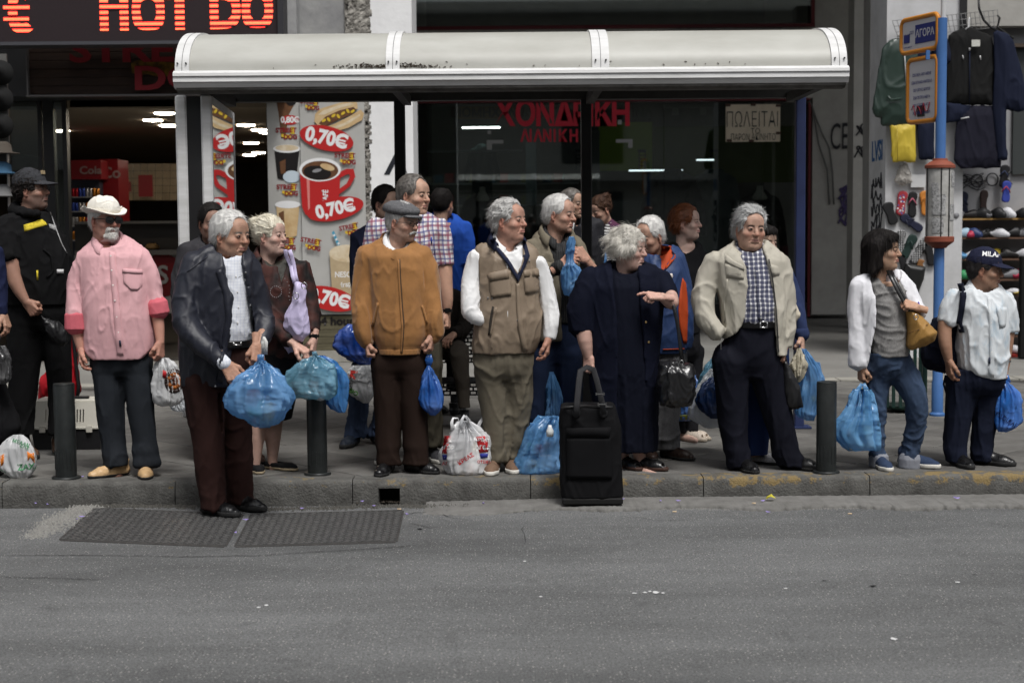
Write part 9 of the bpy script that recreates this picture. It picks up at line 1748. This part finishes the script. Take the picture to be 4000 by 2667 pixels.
def person_denim():
 Y=G(2980,1815).y+.08;f=Fig((2600,560),Y,400,'person in denim jacket and long blue skirt behind the man in pale beige jacket',seed=97);f.vtop=430
 f.head(378,388,.218,40,6,hair=('bob',.7,0,0,900),haircol=H_DARK,skin=(.45,.30,.23),brow=(.04,.03,.03),age=.4,fem=1)
 dn=mat('indigo_denim',(.018,.030,.085),.9,bump=.0008,bscale=300,var=.2,wrinkle=.006);lv=[(440,340,430,44),(458,318,455,60),(485,305,475,74),(600,305,480,82),(760,310,478,84)]
 f.garment('denim_jacket',dn,[lv],[([(472,520,0,34),(500,610,-.02,35),(520,690,-.04,32),(532,748,-.05,28)],True),([(320,520,0,34),(312,640,0,32),(310,760,0,28)],True)],fold=(.010,9));V,F=f.solid([],[([(528,730,-.05,30),(534,752,-.05,30)],2)],res=.006);mesh_np('cuff',V,F,dn,f.root)
 f.hand(534,752,-.06,(.02,-.1,-1),(-.9,.3,0),(0,-1,0),'hook',.98,1.1);f.garment('long_skirt',cloth('royal_navy_cotton',(.012,.026,.085),.85,.005),[[(750,315,475,84),(900,305,482,86),(1100,296,415,80),(1212,302,400,72)]],fold=(.012,7),aniso=(1,1,.15))
 b=MB();w=f.W(532,757,-.06);b.lathe((w.x,w.y,w.z-.004),[(.027,0),(.030,.003),(.030,.010),(.027,.012)],18);b.build('wristwatch',M_STEEL,f.root,'auto')
 sv=mat('silver_glitter',(.30,.30,.31),.5,bump=.003,bscale=200,var=.6,vscale=160);f.shoe(352,1240,0,64,'flat',sv,M_SOLE,.92);f.shoe(360,1240,.2,30,'flat',sv,M_SOLE,.92);f.torso_body(lv[2:],[[(528,700,-.04,18),(534,752,-.06,14)]],[[(390,740,0,60),(360,960,0,50),(350,1100,0,40),(350,1238,0,36),(0,0,0,0),(0,0,0,0)]])
 o=(2600,560)
 def bag(nm,lab,cat,outl,y,m,th=.03):pt=[P(a+o[0],c+o[1],y)for a,c in outl];V,F=pillow([(p.x,p.z)for p in pt],y,th,.05,.007,.006);q=mesh_np(nm,folds(V,F,.012,13,7),F,m,None,loc=tuple(pt[len(pt)//2]));return props(q,lab,cat)
 cm=cloth('cream_canvas',(.52,.47,.38),.85,.005);bag('canvas_bag','cream canvas bag tucked under the denim sleeve','bag',[(474,556),(488,558),(500,600),(522,650),(524,672),(500,700),(482,698),(476,640)],Y-.15,cm)
 carrier(o,Y-.22,[(800,516,528),(830,502,540),(870,490,548),(905,496,540),(932,506,526)],plastic('cream_film',(.55,.50,.38),.3,.35),'crumpled cream bag hanging beside a sky blue one',seed=33,group='white carrier bags',crump=.012)
 carrier(o,Y-.14,[(802,530,545),(830,526,562),(870,524,592),(920,524,612),(970,518,606),(1020,508,596),(1055,504,588),(1074,530,580),(1083,555,575)],LB(),'tall sky blue bag with cut handles hanging from the denim sleeve, behind the bollard',[[(572,856,6),(598,858,6),(602,900,10)]],seed=34,goods=4,group=GRP)
 Yb=G(2700,1740).y
 carrier(o,Yb-.1,[(842,180,196),(870,158,198),(910,138,196),(950,128,190),(975,130,180)],TB(),'slack teal bag behind the leg of the man in pale beige jacket',seed=35,group=GRP,depth=.35)
 carrier(o,Yb-.3,[(880,178,206),(920,150,215),(970,118,225),(1020,98,235),(1060,90,240),(1085,110,245),(1110,170,235)],CB(),'milky white bag filled with goods beside the man in pale beige jacket',seed=36,group='white carrier bags',crump=.012)
 carrier(o,Yb-.4,[(915,180,206),(940,150,216),(975,132,222),(1010,128,226),(1045,142,230),(1075,176,230)],plastic('dark_blue_film',(.02,.06,.20),.3,.2),'dark blue bag lying against the milky white bag',seed=37,group=GRP,crump=.012)
 carrier(o,Yb-.2,[(944,300,318),(975,296,338),(1010,296,352),(1050,296,346),(1080,296,322),(1110,298,310)],plastic('blue_film',(.05,.26,.64),.35,.22),'blue bag seen between the legs of the man in pale beige jacket',seed=38,group=GRP)
def woman_cardigan():
 Y=KERB_Y+.34;f=Fig((3216,560),Y,240,'black haired woman in white cardigan, grey top and blue jeans',seed=101);f.vtop=492
 f.head(232,420,.232,63,0,hair=('bob',1.15,0,0,1500),haircol=H_DARK,skin=(.40,.25,.17),brow=(.03,.02,.015),browy=.7,age=.3,fat=.5,fem=1,lip=(.28,.09,.08),asia=1,nose=.88)
 gt=cloth('grey_marl_jersey',(.20,.195,.19),.95,.006,16,.3,vscale=150);tl=[(502,205,305,44),(520,178,325,64),(550,168,330,82),(620,178,334,98),(700,182,336,110),(770,178,334,112),(828,180,330,108)];f.garment('top',gt,[tl],fold=(.012,10),aniso=(.7,.7,1.3),neck=(.085,.16,-.01))
 wc=cloth('white_knit',(.66,.66,.69),.95,.004,12,.03);lv=[(496,190,305,48),(510,150,330,66),(535,118,342,82),(600,122,340,94),(700,128,336,100),(800,130,332,104),(850,128,330,102)]
 la=[(140,560,0,40),(132,640,0,41),(136,720,-.02,41),(142,800,-.03,42),(144,872,-.04,45)];ra=[(326,560,0,33),(350,620,-.04,34),(368,660,-.08,30),(375,652,-.14,24)]
 cut=dict(p=[(198,485),(196,540),(203,620),(204,700),(192,770),(172,880),(420,880),(400,700),(345,640),(325,590),(306,530),(298,485)],dy=-.12,y1=.0);f.garment('cardigan',wc,[lv],[(la,True),(ra,True)],cuts=[cut],fold=(.011,9),neck=(.088,.12,-.01))
 jn=mat('washed_denim',(.045,.075,.135),.9,bump=.0008,bscale=300,var2=(.012,.020,.042),vscale=5,wrinkle=.007,wscale=13,stretch=(1,1,.6))
 lg=[(214,890,0,58),(210,960,0,48),(208,1040,0,37),(208,1110,0,33),(208,1180,0,34),(214,1232,0,31),(218,1280,0,30)];rl=[(305,890,0,60),(340,950,-.03,52),(362,1010,-.04,44),(364,1080,-.02,40),(350,1160,0,37),(338,1235,0,36),(336,1280,0,36)]
 f.trousers(jn,(815,168,334,104,915),lg,rl,1242,(.009,11),(1,1,.8));
 for a in([(216,1220,-.0,38),(218,1258,-.0,39)],[(338,1228,0,45),(336,1266,0,46)]):V,F=f.solid([],[(a,2)],res=.006);mesh_np('turned_up_hem',folds(V,F,.002,20,3),F,mat('denim_reverse',(.20,.21,.24),.9,var=.15),f.root)
 nv=cloth('navy_canvas',(.030,.045,.085),.9,.001);ll=mat('white_lace',(.66,.66,.66),.8);f.shoe(216,1285,-.01,12,'sneaker',nv,M_WHITE,.93,laces=ll);f.shoe(336,1280,.02,64,'sneaker',nv,M_WHITE,1.0,laces=ll)
 f.hand(148,872,-.05,(.02,-.05,-1),(1,.3,0),(.2,-1,0),'hook',.95,.85);f.hand(366,640,-.18,(-.95,-.15,.3),(0,.6,-.6),(.1,-.3,.9),'fist',.92,1.05)
 f.body([[(540,195,310,55),(700,200,310,80),(900,200,300,60)]],[([(144,820,-.04,22),(148,872,-.05,15)],False),([(374,655,-.12,20),(366,640,-.18,15)],False),([(lg[0][0],900,0,30),(214,1200,0,20),(216,1280,0,20)],False),([(305,900,0,30),(360,1040,-.03,24),(338,1200,0,20),(338,1280,0,20)],False)],res=.009)
 b=MB();w=f.W(372,640,-.155);b.tube([(w.x+.004*math.cos(i*.5),w.y+.03*math.cos(i*.5),w.z+.032*math.sin(i*.5))for i in range(14)],.004,6);b.build('bracelet',mat('violet_beads',(.08,.03,.35),.3),f.root,True)
 t=empty('shoulder_bag',tuple(f.W(360,800,-.15)),'mustard leather bucket bag on the shoulder of the woman in white cardigan','handbag');mu=mat('mustard_leather',(.30,.165,.045),.45,bump=.0012,bscale=110,wrinkle=.005,wscale=12,var=.12)
 def pl(nm,ol,th,m,y=-.14):pt=[f.W(a,c,y)for a,c in ol];V,F=pillow([(p.x,p.z)for p in pt],Y+y,th,.06,.007,.02);return mesh_np(nm,folds(V,F,.007,12,5),F,m,t)
 pl('bag_body',[(322,640),(345,645),(368,662),(405,695),(440,738),(430,768),(390,790),(340,806),(326,790),(328,720)],.07,mu);b=MB();b.tube([f.W(*q)for q in((330,742,-.215),(370,728,-.225),(410,706,-.21))],.003,6);b.build('seam',mat('dark_mustard',(.14,.07,.02),.5),t,True)
 b=MB();st=[(252,496,-.085),(268,530,-.13),(290,575,-.16),(315,620,-.18),(340,655,-.20)];b.tube([f.W(*q)for q in st],.012,8,flat=.3);b.tube([f.W(q[0]+12,q[1],q[2])for q in st],.010,8,flat=.3);b.build('strap',M_BLK,t,True);b=MB();c=f.W(362,678,-.24);b.tube([(c.x+.014*math.cos(i*math.pi/6),c.y,c.z+.016*math.sin(i*math.pi/6))for i in range(13)],.003,6,False);b.build('ring',M_STEEL,t,True)
 carrier((3216,560),Y-.12,[(960,128,176),(985,118,186),(1010,106,192),(1050,82,202),(1090,54,210),(1120,34,216),(1140,38,219),(1165,58,221),(1185,78,223),(1200,100,222)],plastic('clear_blue_film',(.16,.42,.74),.45,.2,alpha=.86),'wide translucent blue bag with taut handles held by the woman in white cardigan',[[(150,938,5),(138,960,10),(118,1000,12)],[(156,938,5),(166,965,9),(180,1004,12)],[(160,936,4),(176,970,7),(192,1030,10)]],seed=44,goods=5,radial=.010,crump=.010,group=GRP,depth=.4)
def man_milan():
 Y=KERB_Y+.40;f=Fig((3216,560),Y,620,'short man in navy lettered cap and pale short sleeved shirt wearing a backpack',seed=107);f.vtop=530
 f.head(632,496,.232,60,5,hair=('short',.9,0,0,900),haircol=hairm('greying_dark_hair',(.05,.045,.045),(.012,.01,.01)),skin=(.31,.18,.12),brow=(.04,.03,.025),age=.6,fat=.6,asia=1,nose=.95,lip=(.20,.08,.07))
 V,F=cap_mesh();cp=f.headpart('baseball_cap',V,F,cloth('navy_cap_cotton',(.014,.016,.036),.85,.002,30));hm=f.HM
 T=BVHTree.FromPolygons(f.tr(V).tolist(),F.tolist());print_text(T,f.root,'MILAN',660,434,27,mat('white_print',(.7,.7,.7),.7),(3216,560),Y,R(-5),.02,off=.004)
 sh=mat('pale_printed_cotton',(.58,.61,.63),.85,bump=.0006,bscale=300,wrinkle=.006,wscale=12,var2=(.34,.44,.52),vscale=11,stretch=(1.6,1,.7))
 n=MATS['pale_printed_cotton'].node_tree.nodes;[setattr(q.inputs[1],'default_value',.52)or setattr(q.inputs[2],'default_value',.74)for q in n if q.bl_idname=='ShaderNodeMapRange']
 lv=[(540,580,672,50),(556,550,700,70),(580,520,716,88),(640,512,722,100),(720,520,726,108),(800,520,724,112),(870,522,716,110),(900,540,712,106),(915,600,708,98)]
 la=[(512,605,0,42),(492,650,-.01,43),(482,700,-.02,42)];ra=[(708,610,0,34),(724,670,0,35),(730,738,0,32)]
 f.garment('shirt',sh,[lv],[(la,True),(ra,True)],fold=(.013,8));f.collar(sh,620,572,.0,.066,gap=16,tip=.075,yaw=.3);T=['shirt']
 f.strip('placket',sh,T,[(640,600),(648,700),(650,800),(648,908)],[(656,598),(664,700),(668,800),(668,912)],3,.006);f.strip('chest_pocket',sh,T,[(676,640),(684,690),(690,722)],[(716,640),(716,690),(712,716)],4,.006);f.button([(648,640),(656,700),(658,760),(658,815)],T,M_BTN,.0045);f.strip('garment_label',mat('navy_tag',(.02,.025,.05),.7),T,[(646,836),(646,860)],[(653,836),(653,860)],2,.012)
 lg=[(546,940,0,64),(534,1030,0,55),(524,1110,0,49),(517,1180,0,45),(520,1245,-.01,43),(522,1290,0,42)];rl=[(646,940,.03,62),(636,1030,.03,52),(626,1110,.03,46),(620,1180,.03,43),(622,1240,.03,44),(624,1285,.03,44)]
 f.trousers(cloth('ink_navy_cotton',(.008,.0105,.022),.9,.005,10,.1),(880,505,710,104,975),lg,rl,1248,(.010,7));f.shoe(522,1275,.0,14,'sneaker',M_BLK,M_SOLE,1.0);f.shoe(628,1270,.03,60,'sneaker',M_BLK,M_SOLE,1.02)
 f.hand(490,850,-.05,(.08,-.1,-1),(1,.2,0),(.2,-1,0),'relax',1.0,.95);f.hand(714,868,-.0,(-.05,-.1,-1),(-1,.3,0),(0,-1,0),'hook',.95,.9)
 f.torso_body(lv[3:],[[(482,670,-.02,30),(474,730,-.03,27),(478,790,-.05,24),(490,850,-.05,16)],[(728,700,0,23),(722,790,0,19),(714,868,0,14)]],[lg,rl],res=.009)
 b=MB();w=f.W(716,852,0);b.lathe((w.x,w.y,w.z-.004),[(.025,0),(.028,.003),(.028,.012),(.025,.014)],18);b.build('wristwatch',M_STEEL,f.root,'auto')
 t=empty('backpack',tuple(f.W(455,890,.18)),'navy backpack on the back of the short man in the navy cap','backpack');bn=cloth('navy_cordura',(.009,.011,.022),.75,.005,10)
 pt=[f.W(a,c,.17)for a,c in[(440,690),(520,640),(560,700),(560,880),(470,896),(400,880),(385,840),(395,760)]];V,F=pillow([(p.x,p.z)for p in pt],Y+.17,.12,.07,.009,.03);mesh_np('pack_body',folds(V,F,.012,9,5),F,bn,t)
 Ts=f.tree(['shirt']);f2=Fig.__new__(Fig);f2 .o=f.o;f2 .Y=Y;f2 .k=f.k;f2 .root=t;f2 .strip('shoulder_strap',bn,Ts,[(524,548),(536,590),(530,650),(520,700),(532,740)],[(548,545),(560,590),(552,650),(542,700),(552,738)],3,.012,t)
 b=MB();b.tube([f.W(*q)for q in((478,905,.1),(470,940,.1),(484,985,.1))],.007,6,flat=.4);b.tube([f.W(*q)for q in((490,900,.1),(496,950,.1))],.006,6,flat=.4);b.build('loose_strap',bn,t,True)
 def pr(g,T,root):print_text(T,root,'ΓΑΟΙΔΑΕΝ',724,1085,24,mat('navy_print',(.01,.03,.12),.5),(3216,560),g.Y,R(-32),.02)
 carrier((3216,560),Y-.04,[(925,700,712),(945,694,736),(970,688,756),(1010,682,767),(1050,675,771),(1090,673,770),(1112,674,750),(1127,684,712)],plastic('vivid_blue_film',(.03,.18,.60),.35,.2),'vivid blue bag printed with dark letters hanging from the short man in the navy cap',[[(712,904,5),(706,928,10)],[(718,904,5),(724,934,10)]],seed=46,goods=4,group=GRP,prints=pr,crump=.011)
for q in(man_pink,man_orange,man_cap,edge_person,man_navy,woman_blonde,man_behind,man_plaid,man_jeans,man_polo,man_seated,man_vest,man_beige,man_hidden,woman_bun,woman_navy,man_anorak,woman_red,man_front,person_denim,woman_cardigan,man_milan,trolley,ground_bags,carrier_box,stop_pole,litter_bin,stall):q()
